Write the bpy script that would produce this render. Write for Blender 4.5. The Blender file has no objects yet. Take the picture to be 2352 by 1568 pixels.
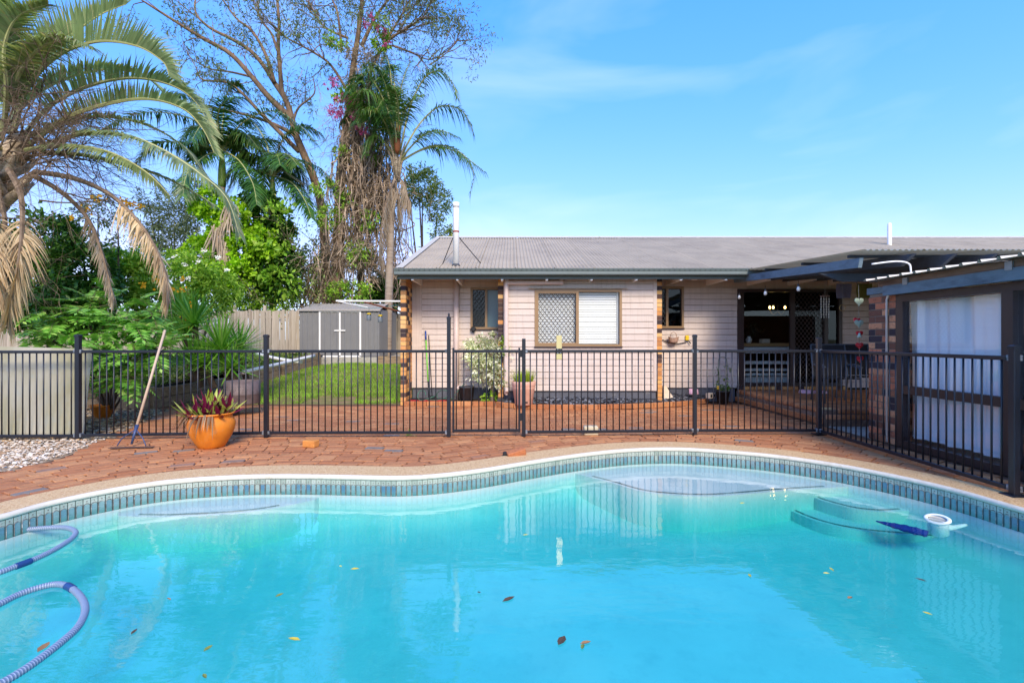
import bpy, bmesh, math, random
import numpy as np
from mathutils import Vector, Matrix
R = math.radians
scene = bpy.context.scene
COL = scene.collection

# ---------------------------------------------------------------- camera
EYE = 1.33
cam_d = bpy.data.cameras.new('camera'); cam = bpy.data.objects.new('camera', cam_d); COL.objects.link(cam)
cam.location = (0, 0, EYE); cam.rotation_euler = (R(90), 0, 0)
cam_d.sensor_width = 36; cam_d.lens = 36 * 1100 / 2352; cam_d.shift_y = -4 / 2352
cam_d.clip_start = 0.05; cam_d.clip_end = 6000
scene.camera = cam

# ---------------------------------------------------------------- sky, sun, exposure
SUN_EL, SUN_AZ = 38.0, 166.0            # azimuth from +Y towards +X: behind the camera, to the right
world = bpy.data.worlds.new('World'); scene.world = world; world.use_nodes = True
wn, wl = world.node_tree.nodes, world.node_tree.links
wn.clear()
def wnode(t, **k):
    n = wn.new(t)
    for a, b in k.items(): setattr(n, a, b)
    return n
sky = wnode('ShaderNodeTexSky', sky_type='NISHITA', sun_disc=False)
sky.sun_elevation = R(SUN_EL); sky.sun_rotation = R(SUN_AZ)
sky.air_density = 1.0; sky.dust_density = 0.35; sky.ozone_density = 2.2; sky.altitude = 20
# one tone curve for the whole sky: the photograph's azure, paler towards the horizon
sp_ = wnode('ShaderNodeSeparateColor'); cb_n = wnode('ShaderNodeCombineColor'); wl.new(sky.outputs[0], sp_.inputs[0])
chan = []
for i, (g_, k_) in enumerate(((1.35, 0.56), (0.62, 1.38), (0.2, 4.5))):
    p_ = wnode('ShaderNodeMath', operation='POWER'); p_.inputs[1].default_value = g_; wl.new(sp_.outputs[i], p_.inputs[0])
    m_ = wnode('ShaderNodeMath', operation='MULTIPLY'); m_.inputs[1].default_value = k_; wl.new(p_.outputs[0], m_.inputs[0]); chan.append(m_)
lim = wnode('ShaderNodeMath', operation='MULTIPLY'); lim.inputs[1].default_value = 0.8; wl.new(chan[1].outputs[0], lim.inputs[0])
mn = wnode('ShaderNodeMath', operation='MINIMUM'); wl.new(chan[0].outputs[0], mn.inputs[0]); wl.new(lim.outputs[0], mn.inputs[1])
wl.new(mn.outputs[0], cb_n.inputs[0]); wl.new(chan[1].outputs[0], cb_n.inputs[1]); wl.new(chan[2].outputs[0], cb_n.inputs[2])
tc = wnode('ShaderNodeTexCoord')
mp = wnode('ShaderNodeMapping'); mp.inputs['Scale'].default_value = (1.6, 1.6, 5.5); mp.inputs['Rotation'].default_value = (0, 0.12, 0.3)
wl.new(tc.outputs['Generated'], mp.inputs['Vector'])
cn = wnode('ShaderNodeTexNoise'); cn.inputs['Scale'].default_value = 1.15; cn.inputs['Detail'].default_value = 5; cn.inputs['Roughness'].default_value = 0.48; cn.inputs['Distortion'].default_value = 0.5
wl.new(mp.outputs[0], cn.inputs['Vector'])
cr_ = wnode('ShaderNodeValToRGB'); cr_.color_ramp.elements[0].position = 0.5; cr_.color_ramp.elements[1].position = 0.86
cr_.color_ramp.elements[1].color = (0.36, 0.36, 0.36, 1)
wl.new(cn.outputs['Fac'], cr_.inputs[0])
cm = wnode('ShaderNodeMixRGB'); cm.inputs[2].default_value = (4.6, 5.0, 5.6, 1)
wl.new(cr_.outputs[0], cm.inputs[0]); wl.new(cb_n.outputs[0], cm.inputs[1])
bg = wnode('ShaderNodeBackground'); bg.inputs['Strength'].default_value = 0.15
wo = wnode('ShaderNodeOutputWorld')
wl.new(cm.outputs[0], bg.inputs[0]); wl.new(bg.outputs[0], wo.inputs[0])

sun_d = bpy.data.lights.new('sun', 'SUN'); sun = bpy.data.objects.new('sun', sun_d); COL.objects.link(sun)
sun_d.energy = 2.4; sun_d.angle = R(20); sun_d.color = (1.0, 0.86, 0.68)
sdir = Vector((math.sin(R(SUN_AZ)) * math.cos(R(SUN_EL)), math.cos(R(SUN_AZ)) * math.cos(R(SUN_EL)), math.sin(R(SUN_EL))))
sun.rotation_euler = (-sdir).to_track_quat('-Z', 'Y').to_euler(); sun.location = sdir * 60
vs = scene.view_settings
scene.display_settings.display_device = 'sRGB'
vs.view_transform = 'Standard'; vs.look = 'None'; vs.gamma = 1; vs.use_curve_mapping = False
vs.exposure = 0.92
cy = scene.cycles
cy.max_bounces = 10; cy.diffuse_bounces = 5; cy.glossy_bounces = 4; cy.transparent_max_bounces = 24; cy.transmission_bounces = 4; cy.volume_bounces = 0
cy.use_denoising = True; cy.caustics_reflective = False; cy.caustics_refractive = False; cy.sample_clamp_indirect = 6
# ---------------------------------------------------------------- helpers
def S(r, g, b): return tuple(((c / 255) / 12.92 if c <= 10 else (((c / 255) + 0.055) / 1.055) ** 2.4) for c in (r, g, b))
def P(x, y, Y):                         # a direction measured in the photograph + a distance = a place in the garden
    return Vector(((x - 1176) / 1100 * Y, Y, EYE + (780 - y) / 1100 * Y))
def PG(x, y, z=0.0):                    # same, on a level surface at height z
    Y = (EYE - z) * 1100 / (y - 780); return Vector(((x - 1176) / 1100 * Y, Y, z))
def cr(pts, n, closed=False):           # Catmull-Rom, n samples per span
    pts = [Vector(p) for p in pts]; N = len(pts); out = []
    spans = N if closed else N - 1
    for i in range(spans):
        if closed: a, b, c, d = pts[(i - 1) % N], pts[i], pts[(i + 1) % N], pts[(i + 2) % N]
        else: a, b, c, d = pts[max(i - 1, 0)], pts[i], pts[i + 1], pts[min(i + 2, N - 1)]
        for k in range(n):
            t = k / n; t2, t3 = t * t, t * t * t
            out.append(0.5 * ((2 * b) + (c - a) * t + (2 * a - 5 * b + 4 * c - d) * t2 + (3 * b - a - 3 * c + d) * t3))
    if not closed: out.append(pts[-1].copy())
    return out

class MB:
    def __init__(s): s.v, s.f, s.m = [], [], []
    def add(s, vs, fs, mi=0):
        o = len(s.v); s.v.extend([tuple(v) for v in vs]); s.f.extend([tuple(i + o for i in f) for f in fs]); s.m.extend([mi] * len(fs)); return s
    def box(s, c, d, rot=None, mi=0):
        x, y, z = d[0] / 2, d[1] / 2, d[2] / 2
        vs = [Vector((a * x, b * y, e * z)) for e in (-1, 1) for b in (-1, 1) for a in (-1, 1)]
        if rot is not None: vs = [rot @ v for v in vs]
        c = Vector(c)
        return s.add([v + c for v in vs], [(0, 2, 3, 1), (4, 5, 7, 6), (0, 1, 5, 4), (2, 6, 7, 3), (1, 3, 7, 5), (0, 4, 6, 2)], mi)
    def b2(s, x0, x1, y0, y1, z0, z1, mi=0): return s.box(((x0 + x1) / 2, (y0 + y1) / 2, (z0 + z1) / 2), (x1 - x0, y1 - y0, z1 - z0), None, mi)
    def cbox(s, c, d, ch, rot=None, mi=0):      # box with every edge chamfered
        h = [d[0] / 2, d[1] / 2, d[2] / 2]; vs = []; idx = {}
        for sx in (-1, 1):
            for sy in (-1, 1):
                for sz in (-1, 1):
                    for ax in range(3):
                        p = [sx * h[0], sy * h[1], sz * h[2]]
                        for o in range(3):
                            if o != ax: p[o] -= (sx, sy, sz)[o] * ch
                        idx[(sx, sy, sz, ax)] = len(vs); vs.append(Vector(p))
        fs = []
        g = lambda t, ax: idx[(t[0], t[1], t[2], ax)]
        for ax in range(3):
            o1, o2 = [i for i in range(3) if i != ax]
            for sg in (-1, 1):
                q = []
                for a, b in ((-1, -1), (1, -1), (1, 1), (-1, 1)):
                    t = [0, 0, 0]; t[ax] = sg; t[o1] = a; t[o2] = b; q.append(g(t, ax))
                fs.append(q)
            for a in (-1, 1):
                for b in (-1, 1):
                    t0 = [0, 0, 0]; t0[ax] = -1; t0[o1] = a; t0[o2] = b; t1 = t0[:]; t1[ax] = 1
                    fs.append([g(t0, o1), g(t1, o1), g(t1, o2), g(t0, o2)])
        for sx in (-1, 1):
            for sy in (-1, 1):
                for sz in (-1, 1): fs.append([idx[(sx, sy, sz, a)] for a in range(3)])
        if rot is not None: vs = [rot @ v for v in vs]
        c = Vector(c)
        out = []
        for f in fs:                            # outward winding
            p = [vs[i] for i in f]; n = (p[1] - p[0]).cross(p[2] - p[0]); m = sum(p, Vector()) / len(p)
            out.append(f if n.dot(m) > 0 else f[::-1])
        return s.add([v + c for v in vs], out, mi)
    def tube(s, pts, rad, n=6, cap=True, mi=0):
        pts = [Vector(p) for p in pts]; N = len(pts)
        if not hasattr(rad, '__len__'): rad = [rad] * N
        t0 = (pts[1] - pts[0]).normalized(); ref = Vector((0, 0, 1)) if abs(t0.z) < 0.9 else Vector((1, 0, 0))
        a = t0.cross(ref).normalized(); vs = []
        for i in range(N):
            t = (pts[min(i + 1, N - 1)] - pts[max(i - 1, 0)])
            t = t.normalized() if t.length > 1e-9 else t0
            a = (a - t * a.dot(t)); a = a.normalized() if a.length > 1e-6 else t.orthogonal().normalized()
            b = t.cross(a)
            for k in range(n):
                w = 2 * math.pi * k / n; vs.append(pts[i] + (a * math.cos(w) + b * math.sin(w)) * rad[i])
        fs = [(i * n + k, i * n + (k + 1) % n, (i + 1) * n + (k + 1) % n, (i + 1) * n + k) for i in range(N - 1) for k in range(n)]
        if cap: fs += [tuple(range(n - 1, -1, -1)), tuple((N - 1) * n + k for k in range(n))]
        return s.add(vs, fs, mi)
    def lathe(s, prof, n=32, c=(0, 0, 0), mi=0):
        c = Vector(c); vs = [c + Vector((r * math.cos(2 * math.pi * k / n), r * math.sin(2 * math.pi * k / n), z)) for r, z in prof for k in range(n)]
        return s.add(vs, [(i * n + k, i * n + (k + 1) % n, (i + 1) * n + (k + 1) % n, (i + 1) * n + k) for i in range(len(prof) - 1) for k in range(n)], mi)
    def prism(s, poly, z0, z1, mi=0):
        n = len(poly); vs = [Vector((p[0], p[1], z0)) for p in poly] + [Vector((p[0], p[1], z1)) for p in poly]
        return s.add(vs, [tuple(range(n - 1, -1, -1)), tuple(range(n, 2 * n))] + [(i, (i + 1) % n, n + (i + 1) % n, n + i) for i in range(n)], mi)
    def mesh(s, name, mats, smooth=False):
        me = bpy.data.meshes.new(name); me.from_pydata(s.v, [], s.f)
        for m in (mats if isinstance(mats, (list, tuple)) else [mats]): me.materials.append(m)
        if any(s.m): me.polygons.foreach_set('material_index', s.m)
        if smooth: me.polygons.foreach_set('use_smooth', [True] * len(s.f))
        me.update(); return me
    def build(s, name, mats, parent=None, smooth=False): return link(name, s.mesh(name, mats, smooth), parent)

def link(name, me, parent=None, loc=None, rot=None):
    o = bpy.data.objects.new(name, me); COL.objects.link(o)
    if loc is not None: o.location = loc
    if rot is not None: o.rotation_euler = rot
    if parent is not None:              # every location given is a place in the garden, for parts too
        o.parent = parent; o.matrix_parent_inverse = parent.matrix_basis.inverted()
    return o
def tag(o, label=None, cat=None, group=None, kind=None):
    for k, v in (('label', label), ('category', cat), ('group', group), ('kind', kind)):
        if v: o[k] = v
    return o
def thing(name, label, cat, loc=(0, 0, 0), group=None, rz=0):
    o = link(name, None, None, loc, (0, 0, rz)); o.empty_display_size = 0.2; return tag(o, label, cat, group)
def struct(o, label=None): return tag(o, label, kind='structure')

# ---------------------------------------------------------------- materials
def N(nt, t, **k):
    n = nt.nodes.new(t)
    for a, b in k.items():
        if a in n.inputs: n.inputs[a].default_value = b
        else: setattr(n, a, b)
    return n
def newmat(name):
    m = bpy.data.materials.new(name); m.use_nodes = True; nt = m.node_tree; nt.nodes.clear()
    o = nt.nodes.new('ShaderNodeOutputMaterial'); return m, nt, o
def mixc(nt, fac, a, b, blend='MIX'):
    n = nt.nodes.new('ShaderNodeMixRGB'); n.blend_type = blend
    for i, v in ((0, fac), (1, a), (2, b)):
        if hasattr(v, 'links') or hasattr(v, 'is_linked'): nt.links.new(v, n.inputs[i])
        elif i == 0: n.inputs[0].default_value = v
        else: n.inputs[i].default_value = (*v[:3], 1)
    return n.outputs[0]
def ramp(nt, src, stops):
    n = nt.nodes.new('ShaderNodeValToRGB'); e = n.color_ramp.elements
    while len(e) < len(stops): e.new(0.5)
    for el, (p, c) in zip(e, stops):
        el.position = p; el.color = (*c[:3], 1) if hasattr(c, '__len__') else (c, c, c, 1)
    nt.links.new(src, n.inputs[0]); return n.outputs[0]
def noise(nt, vec, scale, detail=4, rough=0.55, stretch=None, dist=0):
    if stretch is not None:
        m = nt.nodes.new('ShaderNodeMapping'); m.inputs['Scale'].default_value = stretch; nt.links.new(vec, m.inputs[0]); vec = m.outputs[0]
    n = N(nt, 'ShaderNodeTexNoise'); n.inputs['Scale'].default_value = scale; n.inputs['Detail'].default_value = detail; n.inputs['Roughness'].default_value = rough; n.inputs['Distortion'].default_value = dist
    nt.links.new(vec, n.inputs['Vector']); return n.outputs['Fac']
def rnd(nt, island=True, obj=True):     # a random number per piece, whether the pieces are objects or islands of one mesh
    oi = nt.nodes.new('ShaderNodeObjectInfo'); ge = nt.nodes.new('ShaderNodeNewGeometry')
    a = nt.nodes.new('ShaderNodeMath'); a.operation = 'ADD'
    if obj: nt.links.new(oi.outputs['Random'], a.inputs[0])
    else: a.inputs[0].default_value = 0
    if island: nt.links.new(ge.outputs['Random Per Island'], a.inputs[1])
    else: a.inputs[1].default_value = 0
    f = nt.nodes.new('ShaderNodeMath'); f.operation = 'FRACT'; nt.links.new(a.outputs[0], f.inputs[0]); return f.outputs[0]
def pos(nt): return nt.nodes.new('ShaderNodeNewGeometry').outputs['Position']

def mat(name, col, rough=0.6, var=0.12, scale=6, col2=None, c2at=(0.45, 0.75), bump=0.0, bscale=60, stretch=None, metal=0, spec=0.4, piece=0.0, palette=None, coat=0, bdist=0.01):
    m, nt, out = newmat(name)
    b = N(nt, 'ShaderNodeBsdfPrincipled'); nt.links.new(b.outputs[0], out.inputs[0])
    p = pos(nt)
    if palette: base = ramp(nt, rnd(nt), [(i / len(palette), c) for i, c in enumerate(palette)]); base.node.color_ramp.interpolation = 'CONSTANT'
    else:
        rg = nt.nodes.new('ShaderNodeRGB'); rg.outputs[0].default_value = (*col, 1); base = rg.outputs[0]
    n1 = noise(nt, p, scale, 5, 0.6, stretch)
    if col2 is not None: base = mixc(nt, ramp(nt, n1, [(c2at[0], 0.0), (c2at[1], 1.0)]), base, col2)
    if var:
        n2 = noise(nt, p, scale * 2.7, 4, 0.6, stretch)
        base = mixc(nt, 1.0, base, ramp(nt, n2, [(0.25, 1 - var), (0.75, 1 + var)]), 'MULTIPLY')
    if piece: base = mixc(nt, 1.0, base, ramp(nt, rnd(nt), [(0, 1 - piece), (1, 1 + piece)]), 'MULTIPLY')
    nt.links.new(base, b.inputs['Base Color'])
    b.inputs['Roughness'].default_value = rough; b.inputs['Metallic'].default_value = metal; b.inputs['Specular IOR Level'].default_value = spec
    if coat: b.inputs['Coat Weight'].default_value = coat
    if bump:
        bu = N(nt, 'ShaderNodeBump'); bu.inputs['Strength'].default_value = bump; bu.inputs['Distance'].default_value = bdist
        nt.links.new(noise(nt, p, bscale, 4, 0.65, stretch), bu.inputs['Height']); nt.links.new(bu.outputs[0], b.inputs['Normal'])
    return m
def leafmat(name, c1, c2, c3=None, rough=0.45, trans=0.3, p3=0.12, spec=0.35):
    m, nt, out = newmat(name)
    r = rnd(nt)
    stops = [(0.0, c1), (1.0 - p3 if c3 else 1.0, c2)] + ([(1.0, c3)] if c3 else [])
    base = ramp(nt, r, stops)
    base = mixc(nt, 1.0, base, ramp(nt, noise(nt, pos(nt), 1.7, 3), [(0.3, 0.75), (0.7, 1.25)]), 'MULTIPLY')
    b = N(nt, 'ShaderNodeBsdfPrincipled'); b.inputs['Roughness'].default_value = rough; b.inputs['Specular IOR Level'].default_value = spec
    nt.links.new(base, b.inputs['Base Color'])
    t = N(nt, 'ShaderNodeBsdfTranslucent'); nt.links.new(mixc(nt, 1.0, base, (1.25, 1.3, 0.7), 'MULTIPLY'), t.inputs[0])
    mx = N(nt, 'ShaderNodeMixShader'); mx.inputs[0].default_value = trans
    nt.links.new(b.outputs[0], mx.inputs[1]); nt.links.new(t.outputs[0], mx.inputs[2]); nt.links.new(mx.outputs[0], out.inputs[0])
    return m
def schlick(nt, f0, normal=None):       # Fresnel reflectance of a thin clear surface, the same from both sides
    g = nt.nodes.new('ShaderNodeNewGeometry'); d = N(nt, 'ShaderNodeVectorMath', operation='DOT_PRODUCT')
    nt.links.new(g.outputs['Incoming'], d.inputs[0]); nt.links.new(normal if normal is not None else g.outputs['Normal'], d.inputs[1])
    last = d.outputs['Value']
    for op, v in (('ABSOLUTE', None), ('SUBTRACT', None), ('POWER', 5.0), ('MULTIPLY_ADD', 1 - f0)):
        q = N(nt, 'ShaderNodeMath', operation=op)
        if op == 'SUBTRACT': q.inputs[0].default_value = 1; nt.links.new(last, q.inputs[1])
        else:
            nt.links.new(last, q.inputs[0])
            if v is not None: q.inputs[1].default_value = v
            if op == 'MULTIPLY_ADD': q.inputs[2].default_value = f0
        q.use_clamp = op in ('SUBTRACT', 'MULTIPLY_ADD'); last = q.outputs[0]
    return last
def glassmat(name, tint=(0.9, 0.95, 0.95), rough=0.0, ior=1.5, boost=1.0, bump=0.0):
    m, nt, out = newmat(name)
    tr = N(nt, 'ShaderNodeBsdfTransparent'); tr.inputs[0].default_value = (*tint, 1)
    gl = N(nt, 'ShaderNodeBsdfGlossy'); gl.inputs['Roughness'].default_value = rough
    fo = schlick(nt, ((ior - 1) / (ior + 1)) ** 2 * boost)
    mx = N(nt, 'ShaderNodeMixShader'); nt.links.new(fo, mx.inputs[0]); nt.links.new(tr.outputs[0], mx.inputs[1]); nt.links.new(gl.outputs[0], mx.inputs[2])
    if bump:
        bu = N(nt, 'ShaderNodeBump'); bu.inputs['Strength'].default_value = bump; bu.inputs['Distance'].default_value = 0.01
        nt.links.new(noise(nt, pos(nt), 2.0, 2), bu.inputs['Height']); nt.links.new(bu.outputs[0], gl.inputs['Normal'])
    nt.links.new(mx.outputs[0], out.inputs[0]); return m

# foliage: many small folded leaves in one mesh, each an island
def leaf_arrays(posn, dirs, L, W, rng, fold=0.25, bend=0.0):
    n = len(posn); posn = np.asarray(posn, float); d = np.asarray(dirs, float)
    d /= np.linalg.norm(d, axis=1, keepdims=True) + 1e-9
    r = rng.normal(size=(n, 3)); r += np.array([0, 0, 0.8]); s = np.cross(d, r); s /= np.linalg.norm(s, axis=1, keepdims=True) + 1e-9
    nn = np.cross(s, d)
    L = np.broadcast_to(L, (n,))[:, None]; W = np.broadcast_to(W, (n,))[:, None]
    b = posn; mid = posn + d * L * 0.45
    l = mid - s * W * 0.5 + nn * W * fold; rr = mid + s * W * 0.5 + nn * W * fold
    tip = posn + d * L; tip[:, 2] -= (bend * L)[:, 0]
    v = np.stack([b, rr, tip, l], 1).reshape(-1, 3)
    k = np.arange(n) * 4
    f = np.concatenate([np.stack([k, k + 1, k + 2], 1), np.stack([k, k + 2, k + 3], 1)])
    return v, f
def tri_obj(name, v, f, m, parent=None):
    me = bpy.data.meshes.new(name); nv, nf = len(v), len(f)
    me.vertices.add(nv); me.vertices.foreach_set('co', np.ascontiguousarray(v, np.float32).ravel())
    me.loops.add(nf * 3); me.loops.foreach_set('vertex_index', np.ascontiguousarray(f, np.int32).ravel())
    me.polygons.add(nf); me.polygons.foreach_set('loop_start', np.arange(nf, dtype=np.int32) * 3)
    me.update(calc_edges=True); me.validate()
    me.materials.append(m); return link(name, me, parent)
def blob_points(blobs, n, rng, clump=0.16, per=28, shell=0.45):
    vol = np.array([b[1][0] * b[1][1] * b[1][2] for b in blobs]) ** 0.75; vol /= vol.sum()
    out, dr = [], []
    for (c, r), w in zip(blobs, vol):
        nc = max(3, int(n * w / per)); u = rng.normal(size=(nc, 3)); u /= np.linalg.norm(u, axis=1, keepdims=True)
        rad = (shell + (1 - shell) * rng.random(nc)) ** 0.7
        cc = u * rad[:, None] * np.array(r)
        k = rng.integers(0, nc, int(n * w)); q = cc[k] + rng.normal(size=(len(k), 3)) * clump * np.mean(r)
        out.append(q + np.array(c)); dr.append(u[k] * 0.9 + rng.normal(size=(len(k), 3)) * 0.6 + np.array([0, 0, -0.15]))
    return np.concatenate(out), np.concatenate(dr)
def foliage(name, m, parent, blobs, n, L, W, seed, clump=0.16, per=28, shell=0.45, bend=0.1, fold=0.25):
    rng = np.random.default_rng(seed); p, d = blob_points(blobs, n, rng, clump, per, shell)
    sc = rng.uniform(0.65, 1.2, len(p)); v, f = leaf_arrays(p, d, L * sc, W * sc, rng, fold, bend); return tri_obj(name, v, f, m, parent)
# ---------------------------------------------------------------- materials used in many places
M_paver = None
def paver_material(name, dirty=0.5):
    m, nt, out = newmat(name); p = pos(nt); r = rnd(nt)
    base = ramp(nt, r, [(0, S(182, 122, 80)), (0.3, S(172, 110, 70)), (0.55, S(190, 132, 88)), (0.72, S(162, 102, 64)), (0.8, S(200, 142, 94)), (0.97, S(178, 116, 75)), (0.992, S(132, 122, 112))])
    n = noise(nt, p, 5.0, 6, 0.7, (0.8, 2.6, 1), 0.5)
    base = mixc(nt, ramp(nt, n, [(0.52, 0.0), (0.72, dirty)]), base, S(62, 46, 40))
    n2 = noise(nt, p, 38, 5, 0.7); base = mixc(nt, 1, base, ramp(nt, n2, [(0.25, 0.78), (0.75, 1.2)]), 'MULTIPLY')
    b = N(nt, 'ShaderNodeBsdfPrincipled'); nt.links.new(base, b.inputs['Base Color']); b.inputs['Roughness'].default_value = 0.78; b.inputs['Specular IOR Level'].default_value = 0.3
    bu = N(nt, 'ShaderNodeBump'); bu.inputs['Strength'].default_value = 0.5; bu.inputs['Distance'].default_value = 0.006; nt.links.new(noise(nt, p, 55, 5, 0.7), bu.inputs['Height']); nt.links.new(bu.outputs[0], b.inputs['Normal'])
    nt.links.new(b.outputs[0], out.inputs[0]); return m
M_paver = paver_material('paver_brick', 0.62)
M_paver_far = paver_material('paver_brick_far', 0.45)
M_sand = mat('joint_sand', S(120, 84, 62), 0.95, 0.25, 20)
def brickmat(name, pal, speck=0.5):
    m, nt, out = newmat(name); p = pos(nt)
    base = ramp(nt, rnd(nt), [(i / len(pal), c) for i, c in enumerate(pal)]); base.node.color_ramp.interpolation = 'CONSTANT'
    n = noise(nt, p, 16, 5, 0.6, (1, 1, 2)); base = mixc(nt, ramp(nt, n, [(0.52, 0), (0.72, speck)]), base, S(74, 56, 46))
    base = mixc(nt, 1, base, ramp(nt, noise(nt, p, 90, 4), [(0.3, 0.85), (0.7, 1.15)]), 'MULTIPLY')
    b = N(nt, 'ShaderNodeBsdfPrincipled'); nt.links.new(base, b.inputs['Base Color']); b.inputs['Roughness'].default_value = 0.75; b.inputs['Specular IOR Level'].default_value = 0.3
    bu = N(nt, 'ShaderNodeBump'); bu.inputs['Strength'].default_value = 0.4; bu.inputs['Distance'].default_value = 0.004; nt.links.new(noise(nt, p, 120, 4), bu.inputs['Height']); nt.links.new(bu.outputs[0], b.inputs['Normal'])
    nt.links.new(b.outputs[0], out.inputs[0]); return m
M_brick_tan = brickmat('tan_brick', [S(222, 172, 104), S(70, 54, 52), S(214, 156, 90), S(204, 142, 84), S(92, 66, 56), S(226, 180, 118), S(206, 148, 92), S(62, 50, 52), S(190, 130, 78)], 0.25)
M_brick_red = brickmat('red_brick', [S(196, 118, 84), S(120, 78, 60), S(206, 140, 100), S(72, 56, 56), S(160, 104, 74), S(178, 108, 78), S(60, 50, 54), S(214, 150, 108)], 0.7)
M_mortar = mat('mortar', S(132, 116, 100), 0.95, 0.15, 30)
M_conc = mat('concrete', S(168, 164, 154), 0.9, 0.2, 5, S(118, 116, 108), (0.5, 0.8), 0.3, 70)

# ---------------------------------------------------------------- pool outline (inner edge of the white lip, level ground)
OUT = [(-8, 1189), (79, 1161.7), (158, 1143.7), (237.6, 1127.5), (317, 1113.6), (396, 1103.5), (475, 1097.5), (579, 1092.5), (700, 1092), (830, 1094.5), (920, 1096), (1002, 1091.4), (1107, 1079), (1213, 1061.5), (1319, 1045.6), (1400, 1036), (1478, 1030.5), (1572, 1030), (1667, 1036), (1761, 1044), (1855, 1056), (1950, 1071.4), (2044, 1090), (2138, 1110.6), (2233, 1135), (2352, 1170.5)]
far_pts = [PG(x, y) for x, y in OUT]
near_pts = [Vector(p + (0,)) for p in ((4.16, 3.2), (4.2, 2.5), (4.05, 1.8), (3.5, 1.2), (2.4, 0.88), (0.8, 0.78), (-1.2, 0.78), (-2.8, 0.95), (-3.8, 1.5), (-4.2, 2.3), (-4.15, 3.0))]
loop_raw = cr(far_pts + near_pts, 8, True)
def resample(loop, step, closed=True):
    pts = loop + ([loop[0]] if closed else []); L = [0]
    for a, b in zip(pts, pts[1:]): L.append(L[-1] + (b - a).length)
    n = max(2, int(round(L[-1] / step))); out = []; j = 0
    for i in range(n if closed else n + 1):
        s = L[-1] * i / n
        while j < len(L) - 2 and L[j + 1] < s: j += 1
        t = (s - L[j]) / max(L[j + 1] - L[j], 1e-9); out.append(pts[j].lerp(pts[j + 1], min(t, 1)))
    return out
def smooth_loop(l, it):
    for _ in range(it):
        n = len(l); l = [(l[i - 1] + l[i] * 2 + l[(i + 1) % n]) / 4 for i in range(n)]
    return l
POOL = smooth_loop(resample(loop_raw, 0.05), 12)
NP = len(POOL)
def normals(loop):                      # pointing out of the pool (the loop runs clockwise: left, far side, right, near side)
    n = len(loop); o = []
    for i in range(n):
        t = (loop[(i + 1) % n] - loop[i - 1]).normalized(); o.append(Vector((-t.y, t.x, 0)))
    return o
PN = normals(POOL)
ctr = Vector((0, 2.5, 0))
if PN[0].dot(POOL[0] - ctr) < 0: PN = [-n for n in PN]
def off(d, z): return [POOL[i] + PN[i] * d + Vector((0, 0, z)) for i in range(NP)]
def ringmesh(rings, flip=False):
    mb = MB(); n = len(rings[0]); mb.v = [tuple(v) for r in rings for v in r]
    for k in range(len(rings) - 1):
        for i in range(n):
            j = (i + 1) % n; f = (k * n + i, k * n + j, (k + 1) * n + j, (k + 1) * n + i)
            mb.f.append(f[::-1] if flip else f); mb.m.append(0)
    return mb
WATER_Z = -0.178
TILE_B = -0.186

# ground: one sheet to the horizon, open where the pool is
M_earth = mat('earth', S(118, 108, 72), 0.95, 0.25, 0.8, S(96, 112, 58), (0.4, 0.6))
rings = [off(0.30, -0.03), off(0.8, -0.03)]
for s in (2.0, 3.5, 7, 20, 80, 400, 2500): rings.append([ctr + (POOL[i] - ctr).normalized() * (6 * s if s > 2 else 7.5) + Vector((0, 0, -0.03)) for i in range(NP)])
struct(ringmesh(rings).build('ground', M_earth))

# coping: exposed-pebble band with a white rounded lip
m, nt, out = newmat('pebble_coping'); p = pos(nt)
vo = N(nt, 'ShaderNodeTexVoronoi'); vo.inputs['Scale'].default_value = 95; nt.links.new(p, vo.inputs['Vector'])
base = ramp(nt, vo.outputs['Color'], [(0, S(204, 164, 110)), (0.35, S(224, 190, 138)), (0.6, S(214, 176, 122)), (0.8, S(188, 140, 92)), (1, S(234, 208, 166))])
base = mixc(nt, ramp(nt, noise(nt, p, 130, 3, 0.6), [(0.60, 0), (0.70, 0.75)]), base, S(120, 84, 56))
base = mixc(nt, ramp(nt, noise(nt, p, 2.2, 4), [(0.5, 0), (0.8, 0.25)]), base, S(190, 150, 104))
b = N(nt, 'ShaderNodeBsdfPrincipled'); b.inputs['Roughness'].default_value = 0.7; nt.links.new(base, b.inputs['Base Color'])
bu = N(nt, 'ShaderNodeBump'); bu.inputs['Strength'].default_value = 0.6; bu.inputs['Distance'].default_value = 0.004; nt.links.new(vo.outputs['Distance'], bu.inputs['Height']); bu.invert = True; nt.links.new(bu.outputs[0], b.inputs['Normal']); nt.links.new(b.outputs[0], out.inputs[0])
M_coping = m
M_lip = mat('white_lip', S(216, 207, 188), 0.6, 0.08, 8, S(190, 178, 154), (0.55, 0.8))
pool = thing('swimming_pool', 'freeform swimming pool with pebble coping and teal waterline tiles', 'pool', (0, 2.5, 0))
ringmesh([off(0.37, -0.06), off(0.37, 0.004), off(0.36, 0.009), off(0.021, 0.009)]).build('coping', M_coping, pool)
ringmesh([off(0.024, 0.0), off(0.023, 0.0105), off(0.014, 0.012), off(0.004, 0.008), off(-0.008, -0.004), off(-0.010, -0.018), off(-0.004, -0.032), off(0.012, -0.036), off(0.05, -0.036)]).build('coping_lip', M_lip, pool, True)

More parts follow.
